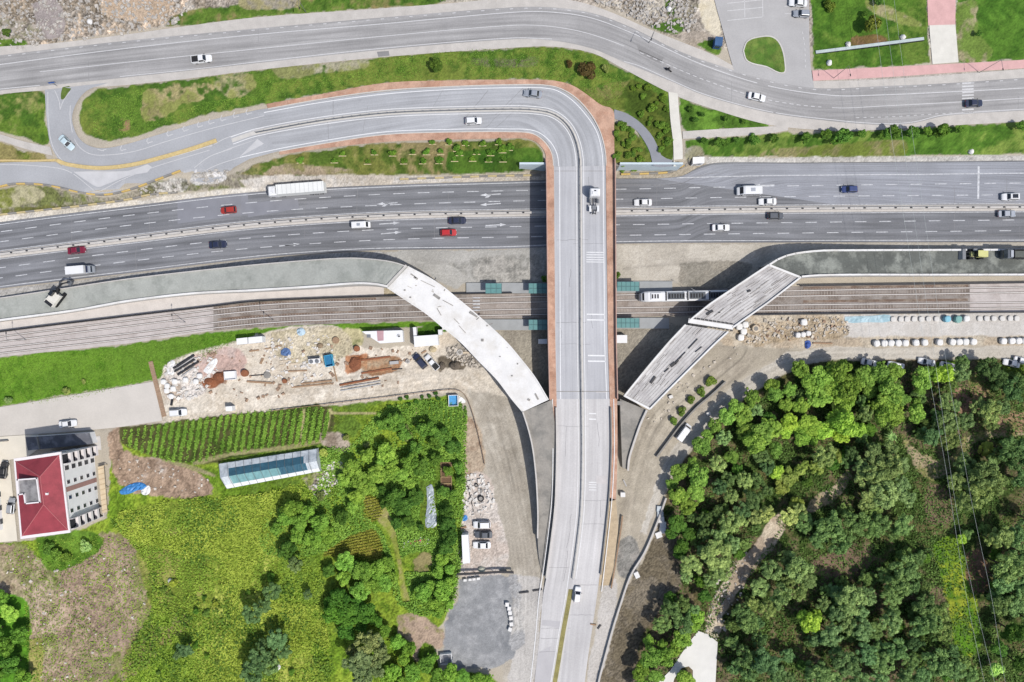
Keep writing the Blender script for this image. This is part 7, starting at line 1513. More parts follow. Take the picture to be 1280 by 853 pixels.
cabin('shed', [(685 - 12, 424), (684, 424), (684, 430), (673, 430)], 2.4, 'small white shed under the west edge of the flyover south of the tracks'); cabin('shed', [(771, 419), (784, 419), (784, 429), (771, 429)], 2.2, 'small white shed under the east edge of the flyover south of the tracks')
e = empty('kiosk', G(895, 57), 'small dark blue kiosk on the grass by the side street', 'kiosk', rz=R(-6))
b = MB(); b.box((0, 0, 1.2), (1.7, 2.0, 2.4)); b.build('wall', mat('kiosk_blue', (58, 92, 138), amp=.1, scale=1), e); b = MB(); b.box((0, 0, 2.46), (1.9, 2.2, .1)); b.build('roof', mat('kiosk_roof', (70, 104, 146), amp=.15, scale=1), e); b = MB(); b.box((0, -1.01, 1.3), (1.1, .05, .9)); b.build('hatch', M_PANE, e)
# greenhouse
GH = [(273, 580.5), (396, 561.5), (400, 589.5), (283, 611.5)]; hg = 2.2
e = empty('greenhouse', W(336, 586, 0), 'long greenhouse with teal and pale plastic sheeting beside the vegetable garden', 'greenhouse'); o0 = e.location; zgh = float(zt(o0.x, o0.y)); e.location.z = zgh
q = [loc3(x, y, hg) for x, y in GH]; g4 = [Vector((p.x, p.y, 0)) for p in q]
M_PLAST = mat('pale_plastic', (214, 220, 224), amp=.10, scale=.7, fine=2, rgb2=(184, 192, 198), thr=.55, rough=.4); M_SHADETEAL = mat('shade_tone_teal', (66, 106, 124), amp=.14, scale=.5, fine=2, rough=.35); M_LITTEAL = mat('sunlit_tone_teal', (128, 172, 174), amp=.10, scale=.5, fine=2, rough=.35)  # one teal sheet in a shaded and a sunlit tone, slope light in the colour
up = lambda p, z: Vector((p.x, p.y, z)); mixp = lambda a, b_, f: a + (b_ - a) * f
W0, E0 = mixp(g4[0], g4[3], .5), mixp(g4[1], g4[2], .5)
b = MB(); b.loft([[up(p, -.3) for p in g4[::-1]], [up(p, 1.3) for p in g4[::-1]]]); b.build('side_sheeting', M_PLAST, e)
nW, nE = mixp(W0, E0, .10), mixp(W0, E0, .88); N0, N1 = mixp(g4[0], g4[1], .10), mixp(g4[0], g4[1], .88); S0, S1 = mixp(g4[3], g4[2], .10), mixp(g4[3], g4[2], .88); RZ = 2.9
fN = lambda f, t: up(mixp(mixp(g4[0], g4[1], f), mixp(W0, E0, f), t), 1.3 + (RZ - 1.3) * t); fS = lambda f, t: up(mixp(mixp(g4[3], g4[2], f), mixp(W0, E0, f), t), 1.3 + (RZ - 1.3) * t)
def strip(fn, t0, t1, f0, f1, m, name, flip, sag=.12):
    n_ = 22; vs = []; fs = []
    for i in range(n_ + 1):
        f = f0 + (f1 - f0) * i / n_
        for t in (t0, (t0 + t1) / 2, t1): p = fn(f, t); p.z += sag * (rng.random() - .5); vs.append(p)
    for i in range(n_):
        for k in range(2): a = 3 * i + k; fs.append((a, a + 1, a + 4, a + 3) if flip else (a, a + 3, a + 4, a + 1))
    b_ = MB(); b_.add(vs, fs); return b_.build(name, m, e)
strip(fN, 0, .42, 0, 1, M_PLAST, 'roof_sheet', True); strip(fN, .42, 1, .09, .86, M_SHADETEAL, 'shade_tone_roof_sheet', True, .2); strip(fN, .42, 1, 0, .09, M_PLAST, 'roof_sheet', True); strip(fN, .42, 1, .86, 1, M_PLAST, 'roof_sheet', True)  # north slope: its shade is put into the darker teal
strip(fS, .32, 1, .09, .60, M_LITTEAL, 'sunlit_tone_roof_sheet', False, .2); strip(fS, .32, 1, .60, .88, M_SHADETEAL, 'shade_tone_roof_sheet', False, .2); strip(fS, 0, .32, 0, 1, mat('white_plastic', (240, 242, 242), amp=.06, scale=.8), 'white_roof_sheet', False); strip(fS, .32, 1, 0, .09, M_PLAST, 'roof_sheet', False); strip(fS, .32, 1, .88, 1, M_PLAST, 'roof_sheet', False)  # south slope: sunlight put into the paler teal, eastern stretch in the darker tone
b = MB()
for k in range(13):
    f = k / 12; pts = [fN(f, 0), fN(f, 1), fS(f, 0)]
    for u_, v_ in zip(pts[:-1], pts[1:]): b.tube(u_ + Vector((0, 0, .1)), v_ + Vector((0, 0, .1)), .05, n=5)
b.build('hoops', M_STEEL, e)
b = MB(); b.add([up(g4[0], 1.3), up(g4[3], 1.3), up(W0, RZ)], [(0, 1, 2)]); b.add([up(g4[1], 1.3), up(g4[2], 1.3), up(E0, RZ)], [(1, 0, 2)]); b.build('gable_sheet', M_PLAST, e)
# boxes, tanks, tarpaulins
def tarp(name, poly, m, label, cat='tarpaulin', h=.25, grid=2.2, group=None):
    P = [Vector(p) for p in smooth([*poly, poly[0]], 3)[:-1]]; n = len(P); xs_ = [p.x for p in P]; ys_ = [p.y for p in P]
    gx, gy = np.meshgrid(np.arange(min(xs_), max(xs_), grid), np.arange(min(ys_), max(ys_), grid)); gx, gy = gx.ravel(), gy.ravel(); k = sdist([tuple(p) for p in P], gx, gy) > .8
    v, _, f, *_ = delaunay_2d_cdt(P + [Vector((a, c)) for a, c in zip(gx[k], gy[k])], [(i, (i + 1) % n) for i in range(n)], [list(range(n))], 1, 1e-4)
    vs = []
    for i, p in enumerate(v): q = G(p.x, p.y); q.z += .06 + (rng.random() * h if i >= n else rng.random() * h * .2); vs.append(q)
    o = sum(vs, Vector()) / len(vs); b_ = MB(); m_ = len(vs)
    top = [p - o for p in vs]; b_.add(top + [p - Vector((0, 0, .05)) for p in top], [tuple(q) for q in f] + [tuple(m_ + i for i in q[::-1]) for q in f] )
    return b_.build(name, m, loc=o, label=label, cat=cat, group=group)
M_BLUET = mat('blue_tarp', (70, 140, 206), amp=.14, scale=1.2, fine=3, rough=.45); M_GREYT = mat('grey_sheet', (186, 196, 202), amp=.08, scale=.7, rgb2=(168, 178, 186), thr=.52, rough=.4); M_WT = mat('white_sheet', (244, 243, 240), amp=.05, scale=1, rough=.6)
tarp('tarpaulin', [(149, 614), (160, 607), (172, 603), (181, 605), (184, 611), (172, 613), (163, 617), (152, 618)], M_BLUET, 'crumpled blue tarpaulin on the brown earth near the apartment building', h=.5)
tarp('plastic_sheet', [(177, 612), (186, 607), (188, 615), (183, 619), (177, 617)], M_WT, 'crumpled white plastic beside the blue tarpaulin', h=.5)
tarp('plastic_sheet', [(533, 609), (540, 606), (543, 625), (546, 655), (541, 660), (532, 658), (534, 630)], M_GREYT, 'long grey plastic sheet lying between the hedges west of the parked cars', h=.2)
tarp('plastic_sheet', [(210, 453), (218, 451), (219, 464), (216, 469), (209, 466)], M_WT, 'white sheet at the end of the black pipes', h=.4)
tarp('plastic_sheet', [(351, 439), (356, 435), (362, 437), (363, 444), (352, 444)], mat('blue_grey_sheet', (96, 124, 170), amp=.1, scale=1), 'blue-grey sheet among the planks of the yard', h=.5)
tarp('plastic_sheet', [(371, 412), (378, 410), (382, 416), (377, 420), (372, 418)], mat('pale_blue_sheet', (190, 212, 226), amp=.1, scale=1), 'pale blue bag on the sand near the tracks', h=.7)
tarp('plastic_sheet', [(254, 464), (262, 453), (270, 448), (272, 452), (268, 460), (262, 468)], M_WT, 'white sheet spread on the sand beside the rusty heap', h=.2)
tarp('plastic_sheet', [(578, 646), (583, 644), (584, 650), (577, 651)], M_BLUET, 'small blue sheet at the hedge above the long white cabin', h=.3)
tarp('plastic_sheet', [(1006, 427), (1012, 426), (1013, 433), (1007, 436)], mat('dark_blue_sheet', (70, 98, 170), amp=.1, scale=1), 'dark blue sheet below the wall of the stone yard', h=.6)
tarp('plastic_sheet', [(1056, 396), (1090, 395), (1112, 394), (1112, 402), (1084, 403), (1057, 403)], mat('aqua_film', (196, 220, 228), amp=.12, scale=.6, rgb2=(166, 198, 208), thr=.5), 'pale aqua film stretched along the fence of the stone yard', h=.12)
b_ = tarp('banner', [(503, 679), (512, 675), (534, 672), (535.5, 681), (520, 683), (505, 685)], M_WT, 'white banner with red print lying on the grass', 'banner', h=.06)
m_ = MB(); o = b_.location
for (x, y, w, h_, a) in [(520, 676.5, 6, 1.6, 6), (527, 675.4, 5, 1.8, 5), (531, 675.6, 2.4, 3, 5), (519, 679.6, 4, 1.4, 8), (526, 678.8, 6, 1.4, 5), (513, 679, 2, 3, 8)]:
    p = G(x, y, .19) - o; m_.box(p, (w * S, h_ * S, .02), R(a))
m_.build('red_print', mat('red_print', (222, 92, 120), amp=.08, scale=2), b_)
def open_box(name, px, py, w, d, h, rz, m, m_in, label, cat, t=.12):
    p = G(px, py); e = empty(name, p, label, cat, rz=R(rz)); b = MB(); b.box((0, d / 2, h / 2), (w, t, h)); b.box((0, -d / 2, h / 2), (w, t, h)); b.box((w / 2 - t / 2, 0, h / 2), (t, d - t, h)); b.box((-w / 2 + t / 2, 0, h / 2), (t, d - t, h)); b.build('sides', m, e)
    b = MB(); b.box((0, 0, h * .35), (w - 2 * t, d - t, .1)); b.build('inside', m_in, e); return e
open_box('skip', 412.5, 451, 2.1, 2.9, 1.5, 10, mat('skip_blue', (82, 178, 214), amp=.08, scale=1), mat('skip_inside', (52, 130, 176), amp=.12, scale=1), 'bright blue open skip in the construction yard', 'skip')
open_box('water_tank', 567, 500.5, 2.5, 2.8, 1.3, 2, M_CABIN, mat('water_blue', (92, 168, 222), amp=.14, scale=1.2, rough=.2), 'square blue water tank with a white rim inside the bend of the dirt road', 'tank')
tarp('plastic_sheet', [(573.5, 495), (579, 498), (582, 503), (577, 504), (573.5, 503)], M_WT, 'white sheet beside the blue water tank', h=.3)
open_box('crate', 289, 469.5, 3.1, 2.1, .9, 4, M_CABIN, M_CABIN, 'white open crate beside the rusty heap', 'crate')
e = open_box('cage', 558, 822, 3.0, 2.6, 1.2, 6, M_CABIN, mat('cage_inside', (206, 206, 210), amp=.15, scale=2), 'white barred cage in the corner of the grey paved lot', 'cage')
b = MB()
for k in range(9): b.box((-1.3 + k * .32, 0, 1.2), (.07, 2.5, .06))
b.build('bars', M_STEEL, e)
for i, (x, y) in enumerate([(558, 582), (558, 591), (558, 600), (558, 608.5)]):
    l = ['uppermost', 'second', 'third', 'lowest'][i]; open_box('raised_bed', x, y, 2.9, 1.6, .5, 2, mat('bed_wood', (186, 160, 116), amp=.1, scale=2), mat('bed_soil', (116, 90, 66), amp=.2, scale=2), f'timber raised bed with brown soil, {l} of the four in the garden', 'garden bed')
# long pieces in the yard
M_TIMBER = mat('timber', (168, 138, 110), amp=.15, scale=1.5); M_PALEW = mat('pale_timber', (222, 204, 178), amp=.1, scale=1.5); M_RUST = mat('rust', (152, 98, 68), amp=.2, scale=1.2); M_BLKPIPE = mat('black_pipe', (44, 44, 48), amp=.1, scale=1, rough=.5); M_GREYP = mat('grey_pipe', (188, 186, 184), amp=.06, scale=1)
def beam(name, a, b_, w, h, m, label, cat, round_=False, group=None, dz=0):
    p, q = G(*a), G(*b_); c = (p + q) / 2; d = q - p; e_ = MB()
    if round_: e_.tube((-d.length / 2, 0, w / 2 + .02), (d.length / 2, 0, w / 2 + .02), w / 2, n=8)
    else: e_.box((0, 0, h / 2 + .02), (d.length, w, h))
    return e_.build(name, m, loc=c + Vector((0, 0, dz)), rz=math.atan2(d.y, d.x), label=label, cat=cat, group=group)
for a, b_, m, l in [((217.5, 460.5), (243.5, 444), M_BLKPIPE, 'thick black pipe, uppermost of the bundle west of the yard'), ((221, 461.5), (243, 446.5), M_GREYP, 'pale pipe lying between the black pipes'), ((219, 464.5), (244.5, 449), M_BLKPIPE, 'black pipe just below the pale pipe in the bundle'), ((223, 468.5), (249, 452), M_BLKPIPE, 'black pipe, lowest thick one of the bundle west of the yard'), ((227, 471), (243, 459.5), M_GREYP, 'short grey pipe below the black pipes')]:
    beam('pipe', a, b_, .62 if m is M_BLKPIPE else .42, .4, m, l, 'pipe', True, 'pipes at the west end of the yard')
for a, b_, w, m, l in [((358, 464.4), (384, 463.4), .35, M_TIMBER, 'brown beam in the middle of the sandy yard'), ((377, 480), (415, 476), .5, M_TIMBER, 'long brown beam below the blue skip, upper of two'), ((365, 484.3), (415, 479.6), .4, M_TIMBER, 'long brown beam below the blue skip, lower of two'), ((425, 481.5), (474, 472.5), .6, M_RUST, 'long rusty beam on top of the grey pipes'), ((426, 485), (476, 476.5), .35, M_GREYP, 'upper long grey pipe below the rusty beam'), ((426, 488.5), (476, 480), .35, M_GREYP, 'lower long grey pipe below the rusty beam'), ((417, 457), (421.5, 477), .3, M_TIMBER, 'thin upright-lying plank just below the blue skip'),
                    ((452, 450.5), (488, 446), .45, M_RUST, 'rusty girder right of the rusty heap, upper of two'), ((452, 467), (490, 460.5), .45, M_RUST, 'rusty girder right of the rusty heap, lower of two'), ((309, 477), (340, 479), .5, M_TIMBER, 'brown plank beside the brown drum'), ((312, 470), (330, 468.5), .25, M_DARK, 'thin dark bar beside the brown drum'), ((312, 439.5), (324, 437.7), .35, M_TIMBER, 'short brown plank near the site cabins'), ((350, 452), (374, 449), .25, M_PALEW, 'pale plank among the timber stacks, upper'), ((350, 457), (372, 454), .25, M_PALEW, 'pale plank among the timber stacks, lower'), ((352, 432), (330, 437), .3, M_TIMBER, 'brown plank near the blue-grey sheet'),
                    ((487.5, 454), (498.5, 453), .8, M_GREYP, 'short grey duct in the sand right of the rusty girders'), ((490, 462), (503, 461), .25, M_DARK, 'dark bar with a bent end in the sand'), ((527, 442), (533, 438.5), .4, M_TIMBER, 'short beam above the dark blue car'), ((326, 455), (329, 448), .5, M_TIMBER, 'short brown block near the brown planks'), ((216, 498), (214.5, 507), .5, M_DARK, 'short dark post lying near the white car at the yard entrance'), ((649, 741), (661, 739.5), .4, M_DARK, 'dark barrier plank across the dirt road, left of two'), ((666, 738.5), (677.5, 736.5), .4, M_DARK, 'dark barrier plank across the dirt road, right of two'), ((585, 607), (592, 640), .25, M_DARK, 'thin dark pipe lying along the rubble above the parked cars'), ((576, 660), (583, 658.5), .5, M_TIMBER, 'brown beam at the top of the long white cabin'), ((779, 600), (783, 608), .3, M_GREYP, 'pale plank on the dirt beside the east footway'), ((738, 780), (745, 781), .35, M_TIMBER, 'brown plank on the shoulder of the descending road'), ((747, 786), (751, 781), .35, M_DARK, 'dark plank on the shoulder beside the descending road'), ((1016, 429), (1040, 429.5), .4, M_TIMBER, 'brown beam below the wall of the stone yard'), ((598, 441), (579, 441), .5, M_PALEW, 'pale beam beside the grey rubble by the curved bridge')]:
    beam('pipe' if 'pipe' in l else 'beam', a, b_, w, w * .7, m, l, 'pipe' if 'pipe' in l else 'beam', 'pipe' in l)
wl = MB(); p0_, p1_ = G(188.5, 452), G(205.5, 521); d = p1_ - p0_; wl.box((0, 0, .12), (d.length, 1.15, .12)); e = wl.build('timber_walkway', mat('walkway_timber', (168, 142, 120), amp=.2, scale=1.2), loc=(p0_ + p1_) / 2, rz=math.atan2(d.y, d.x), label='long narrow timber walkway across the dusty road at the yard entrance', cat='walkway')
wl = MB()
for k in range(26): wl.box((-d.length / 2 + .3 + k * d.length / 26, 0, .2), (.18, 1.15, .05))
wl.build('cross_planks', M_TIMBER, e)
def drum(px, py, r, h, m, label, cat='drum', hole=False, group=None):
    p = G(px, py); b = MB(); n_ = 16
    b.tube((0, 0, 0), (0, 0, h * .85), r, n=n_); b.tube((0, 0, h * .85), (0, 0, h), r, r * .86, n=n_)
    mats = [m]
    if hole: b.tube((0, 0, h), (0, 0, h + .01), r * .6, n=n_, mi=1); mats = [m, M_CONC_DARK]
    return b.build(cat.replace(' ', '_'), mats, loc=p, label=label, cat=cat, group=group)
drum(307, 466.5, .95, 1.1, M_RUST, 'rusty brown drum beside the white crate'); drum(334.5, 469, .9, .5, M_CONC_DARK, 'grey coil beside the brown planks', 'coil', True); drum(356.5, 476.5, .6, .9, M_RUST, 'dark rusty cable drum above the long beams', 'cable drum'); drum(420, 425.5, .9, .6, M_TIMBER, 'brown heap-like drum near the grass by the tracks'); drum(446.5, 436, .8, .9, M_RUST, 'round rusty drum above the rusty heap'); drum(510, 452, .6, .7, M_CONC, 'concrete ring standing in the sand right of the rusty girders', 'concrete ring', True); drum(575, 440.5, .8, .5, M_CONC, 'concrete ring on the grey rubble by the curved bridge', 'concrete ring', True)
drum(943.5, 411, 1.0, .9, M_PALEW, 'cream round tub on the sandy ground east of the girder bridge', 'tub', True); drum(601, 623, .85, .5, M_TYRE, 'big black tyre on the rubble above the parked cars', 'tyre', True); drum(595.5, 606.5, .5, .4, M_TYRE, 'small black tyre on the rubble above the big tyre', 'tyre', True); drum(601.5, 613.5, .45, .4, M_CONC_DARK, 'small grey ring on the rubble between the two tyres', 'ring', True)
def mound(name, px, py, rx, ry, h, m, label, cat='heap', seed=0):
    p = G(px, py); b = MB(); r_ = random.Random(seed); rings = []
    for k in range(6):
        t = k / 5; rr_ = math.cos(t * 1.45); rings.append([Vector((rx * S * rr_ * r_.uniform(.85, 1.1) * math.cos(a), ry * S * rr_ * r_.uniform(.85, 1.1) * math.sin(a), h * math.sin(t * 1.5) * r_.uniform(.9, 1.05) - .1 * (k == 0))) for a in [2 * math.pi * i / 18 for i in range(18)]])
    b.loft(rings); return b.build(name, m, loc=p, label=label, cat=cat, smooth=False)
M_HEAPD = mat('dark_heap', (108, 98, 86), amp=.25, scale=.9, fine=3); M_RUSTH = mat('rusty_heap', (140, 88, 60), amp=.3, scale=1, fine=4)
mound('heap', 569, 457, 8, 5.5, 1.3, M_HEAPD, 'dark earth heap between the white pickup and the curved bridge', seed=1); mound('heap', 553, 457.5, 4, 5, .9, M_HEAPD, 'small dark earth heap beside the white pickup', seed=2); mound('heap', 541, 437, 5, 4, .9, mat('sand_heap', (206, 190, 156), amp=.15, scale=1), 'pale sand heap below the broad white cabin', seed=9)
mound('heap', 261, 477, 6, 5, .9, M_RUSTH, 'rusty brown heap, left of two, near the white crate', seed=3); mound('heap', 273.5, 471, 7, 6, 1.0, M_RUSTH, 'rusty brown heap, right of two, beside the white crate', seed=4); mound('heap', 444, 455, 8, 9, .9, M_RUSTH, 'large rusty heap of scrap beside the rusty girders', seed=5)
mound('heap', 400, 432, 4, 3.5, .7, mat('brown_heap', (150, 130, 106), amp=.2, scale=1), 'small brown heap on the sand near the tracks', seed=6); mound('heap', 629, 713.5, 5, 2, .9, M_CONC_DARK, 'grey spoil heap beside the end of the dark fence', seed=7); mound('heap', 602, 712, 5, 4, .9, mat('green_white_heap', (206, 206, 186), amp=.2, scale=1.2), 'pale heap of bags above the dark fence', seed=8)
# big bags and blocks
M_BAG = mat('big_bag', (242, 240, 236), amp=.05, scale=2, fine=6)
def bag(px, py, r, label, group=None, m=None, cat='bulk bag', h=1.1):
    p = G(px, py); b = MB(); s = r * S; r_ = random.Random(int(px * 7 + py)); rings = []
    for z, f in ((0, .86), (.25, 1.04), (.7, 1.05), (.92, .9), (1.0, .55)):
        rings.append([Vector((s * f * r_.uniform(.93, 1.06) * (abs(math.cos(a))**.7) * math.copysign(1, math.cos(a)), s * f * r_.uniform(.93, 1.06) * (abs(math.sin(a))**.7) * math.copysign(1, math.sin(a)), z * h)) for a in [2 * math.pi * (i + .5) / 16 for i in range(16)]])
    b.loft(rings); return b.build(cat.replace(' ', '_'), m or M_BAG, loc=p, rz=r_.uniform(-.2, .2), label=label, cat=cat, group=group)
for i, x in enumerate((1094, 1103.5, 1112, 1121, 1130, 1143, 1154, 1172.4, 1188.6, 1197, 1205, 1214.6, 1252, 1262.5, 1271, 1279)): bag(x, 429.6 - (x - 1094) * .018, 4.0, 'white bulk bag in the row below the paved yard, ' + ordinal(i, 16), 'white bulk bags in a row')
for i, x in enumerate((1116, 1125.5, 1133, 1142, 1151, 1160, 1170, 1224, 1232.5, 1241.5, 1252, 1262, 1270)): bag(x, 399.4 - (x - 1116) * .008, 3.2, 'pale grey bag in the faint row along the tram fence, ' + ordinal(i, 13), 'pale bags along the tram fence', m=mat('pale_bag', (226, 222, 216), amp=.04, scale=2), h=.45)
bag(1181.5, 399, 4.0, 'light blue bulk bag left of the teal one in the paved yard', m=mat('bag_blue', (146, 204, 222), amp=.05, scale=2), h=1.3); bag(1195, 399.3, 4.3, 'teal bulk bag between the blue and the white one in the paved yard', m=mat('bag_teal', (140, 186, 178), amp=.05, scale=2), h=1.3); bag(1205.4, 398.6, 3.8, 'white bulk bag right of the teal one in the paved yard', h=1.2)
for x, y, l in [(923, 408.5, 'leftmost of the white bags at the corner of the girder bridge'), (930.5, 406, 'topmost of the white bags at the corner of the girder bridge'), (928.5, 414.5, 'white bag in the middle of the stack at the corner of the girder bridge'), (925, 422, 'lowest of the white bags at the corner of the girder bridge'), (1003.5, 403, 'white bag alone on the sandy part of the stone yard'), (996, 419, 'white bag by the yard wall, left of the white pair'), (1002.5, 418.5, 'upright white bag by the yard wall'), (1009, 417, 'white bag by the yard wall, right of the upright one')]: bag(x, y, 4 if y < 404 or x < 940 else 3.2, l)
for x, y, l in [(205.5, 477.5, 'at the edge of the walkway'), (210, 482.5, 'beside the topmost pair near the walkway'), (209.5, 488.5, 'in the middle of the cluster near the walkway'), (217.5, 486, 'nearest to the brown tiles by the walkway'), (215, 495.5, 'lowest of the cluster near the walkway'), (219.5, 477, 'below the black pipes'), (250.5, 470, 'between the black pipes and the rusty heaps'), (246, 477, 'lower of the pair left of the rusty heap'), (233, 475, 'in the middle of the white litter')]: bag(x, y, 3.2, 'white bag ' + l, 'white bags at the yard entrance', h=.8)
def cblock(px, py, w, d, h, rz, label, m=None, group=None, cat='block'):
    p = G(px, py); b = MB(); b.box((0, 0, h / 2), (w * S, d * S, h), taper=.94); return b.build('concrete_block' if m is None else 'slab', m or M_CONC_WHITE, loc=p, rz=R(rz), label=label, cat=cat, group=group)
for x, y, l in [(634, 754.5, 'topmost'), (636.5, 759.5, 'second from the top'), (637.5, 765, 'third from the top, smaller'), (638.6, 771.5, 'in the middle'), (639.2, 779, 'below the middle one'), (637.6, 785.5, 'lowest')]: cblock(x, y, 4.6, 5, .9, rng.uniform(-20, 20), f'white block at the paved lot edge, {l} of the column', group='white blocks at the edge of the paved lot')
for x, l in ((581.5, 'leftmost'), (587.8, 'second from the left'), (592.6, 'third from the left'), (598, 'rightmost')): cblock(x, 724.5 - (x - 581) * .12, 4, 3, .8, 4, f'small white block below the dark fence, {l} of four', group='small white blocks below the dark fence')
for x, y, a, l in [(823, 668.5, 20, 'lowest'), (828, 663, 5, 'second from the bottom'), (828.5, 656, 0, 'third from the bottom'), (826, 649.5, 5, 'in the middle'), (825, 643, 0, 'near the top'), (824.5, 636, -4, 'topmost')]: cblock(x, y, 8, 7.5, .5, a, f'white slab leaning in the stack at the foot of the wood, {l}', m=M_GREYT if y < 645 else M_CONC_WHITE, cat='slab', group='white slabs at the foot of the wood')
cblock(795.5, 718, 6, 8, .8, 25, 'single white block beside the pale low wall'); cblock(777.8, 617.5, 6, 6, 1.2, 0, 'white cube-like box on the dirt beside the east footway', cat='box'); cblock(690, 633.5, 4.5, 3, .9, 0, 'pale box against the west wall of the descending road', cat='box')
for x, y, l in ((838, 496, 'white stone on the dirt just south of the girder bridge'), (919, 503, 'pale block at the upper edge of the wood by the road'), (885, 517, 'pale block in the tree shade by the van road')): cblock(x, y, 5, 4, .7, 20, l)
cblock(555, 411, 3, 3, 1.8, 0, 'tiny white cabinet beside the kiosk near the curved bridge', cat='cabinet')
e = empty('white_machine', G(394, 450.5), 'white machine with two round drums in the construction yard', 'machine', rz=R(4)); b = MB(); b.box((0, 0, .5), (3.0, 1.7, .9)); b.build('frame', M_CABIN, e)
for x in (-.75, .75): b = MB(); b.tube((x, -.3, .95), (x, -.3, 1.2), .5, n=14); b.tube((x, -.3, 1.2), (x, -.3, 1.24), .3, n=12); b.build('round_drum', M_STEEL, e)
b = MB(); b.box((0, .6, 1.0), (2.9, .35, .3)); b.build('dark_bar', M_DARK, e)
# countless small pieces
def litter(name, polys, n, smin, smax, m, label, seed, h=.25):
    g = random.Random(seed); b = MB()
    for poly, k in polys:
        P = smooth(poly + [poly[0]], 3); xs_ = [p[0] for p in P]; ys_ = [p[1] for p in P]; c = 0
        while c < k:
            x, y = g.uniform(min(xs_), max(xs_)), g.uniform(min(ys_), max(ys_))
            if not inpoly(P, np.array([x]), np.array([y]))[0]: continue
            p = G(x, y); s = g.uniform(smin, smax) ** 1.0; M_ = Matrix.Rotation(g.uniform(0, 6.3), 3, 'Z') @ Matrix.Rotation(g.uniform(-.5, .5), 3, 'X')
            b.box((p.x, p.y, p.z + .05 + s * .12), (s, s * g.uniform(.35, 1), s * g.uniform(.2, .6)), M=M_, taper=g.uniform(.6, 1)); c += 1
    return b.build(name, m, label=label, cat='rubble', kind='stuff')
litter('rubble', [([(208, 455), (262, 446), (272, 466), (256, 490), (212, 500)], 150), ([(330, 425), (410, 420), (412, 470), (340, 475)], 110), ([(585, 592), (606, 596), (616, 636), (582, 640)], 120), ([(405, 580), (428, 578), (424, 604), (400, 622), (390, 612)], 80)], 0, .3, 1.1, mat('white_rubble', (232, 226, 218), amp=.15, scale=1.5), 'white and cream rubble scattered over the yards', 1)
litter('rubble', [([(0, 0), (240, 0), (220, 30), (60, 54), (0, 56)], 500), ([(580, 0), (860, 0), (866, 40), (810, 32), (730, -2)], 360), ([(170, 236), (232, 226), (232, 236), (186, 246)], 45), ([(242, 217), (284, 213), (280, 226), (246, 230)], 40)], 0, .3, 1.0, mat('stone_rubble', (190, 184, 176), amp=.25, scale=1.5), 'grey stones on the rubble banks above the motorway', 2)
litter('rubble', [([(935, 403), (1050, 396), (1060, 418), (985, 422), (930, 430)], 210), ([(556, 436), (590, 430), (606, 448), (596, 460), (560, 448)], 160), ([(815, 470), (900, 440), (930, 436), (880, 470), (820, 540)], 40), ([(690, 520), (696, 520), (697, 600), (690, 600)], 40)], 0, .25, .9, mat('mixed_rubble', (206, 196, 182), amp=.3, scale=1.2), 'mixed debris around the unfinished bridges and in the stone yard', 3)
litter('rubble', [([(250, 440), (520, 436), (500, 480), (430, 486), (260, 500)], 90), ([(925, 404), (1050, 398), (1050, 418), (930, 428)], 25)], 0, .2, 1.0, mat('brown_rubble', (168, 140, 118), amp=.25, scale=1.2), 'brown scraps of wood and metal in the yards', 4)
litter('rubble', [([(0, 700), (120, 690), (180, 720), (170, 800), (60, 860), (30, 760)], 70), ([(905, 700), (940, 690), (900, 800), (882, 790)], 90), ([(150, 560), (260, 600), (250, 616), (150, 600)], 40)], 0, .25, .8, mat('pale_stones', (214, 204, 192), amp=.2, scale=1.5), 'pale stones on the bare earth and in the gully', 5)
# fences, signs, lamps, gantry, cables
rail('boundary_fence', [(571, 718), (600, 716.5), (625, 715), (642, 715.5)], 'dark fence between the parked cars and the grey paved lot', m=M_DARK, h=1.6, cat='fence', w=.5)
rail('safety_fence', smooth([(340, 513.5), (430, 503), (500, 494.5), (545, 489), (572, 488), (582, 495), (592, 520), (602, 560), (606, 580)]), 'thin wire fence between the gardens and the dirt road', h=.8, cat='fence', w=.1, m=M_TIMBER)
rail('railing', smooth([(860, 199), (862, 204), (854, 210), (846, 212.4), (775, 212.2)]), 'thin railing above the pale blue wall beside the grey path', h=.9, cat='railing')
rail('timber_fence', smooth([(778, 645), (776, 662), (770, 700), (764, 735)]), 'brown timber fence along the tan strip beside the descending road', m=M_TIMBER, h=.9, cat='fence', w=.3)
def lamp(px, py, h, ang, label, arm=2.2):
    p = G(px, py); e = empty('street_lamp', p, label, 'street lamp', rz=R(ang)); b = MB(); b.tube((0, 0, 0), (0, 0, h), .08, .045, 8); b.build('pole', M_STEEL, e); b = MB(); b.tube((0, 0, h), (arm, 0, h + .25), .05, .04, 6); a_ = b.build('arm', M_STEEL, e); b = MB(); b.box((arm + .2, 0, h + .25), (.6, .22, .1)); b.build('lamp_head', M_DARK, e); return e
lamp(1042, 98, 8, -85, 'street lamp on the pink footway south of the long white bench'); lamp(1224, 91, 8, -85, 'street lamp on the pink footway above the zebra crossing'); lamp(383, 16, 7, -80, 'street lamp on the far pavement of the upper road, left part'); lamp(551, 2.5, 7, -80, 'street lamp on the far pavement of the upper road near the top middle'); lamp(811, 54, 7, -110, 'street lamp at the outside of the bend of the upper road'); lamp(342, 400, 7, 90, 'catenary-like pole between the two tram tracks, beside the brown ballast', 1.5); lamp(232, 403, 7, 90, 'pole between the two tram tracks on the paved section', 1.5); lamp(33, 425, 7, 90, 'pole between the tram tracks near the left edge', 1.5); lamp(862, 366, 6, 150, 'pole at the tram platform above the white tram', 1.5)
e = empty('traffic_sign', G(72, 108), 'blue direction sign at the mouth of the loop road', 'sign'); b = MB(); b.tube((0, 0, 0), (0, 0, 2.6), .05); b.build('post', M_STEEL, e)
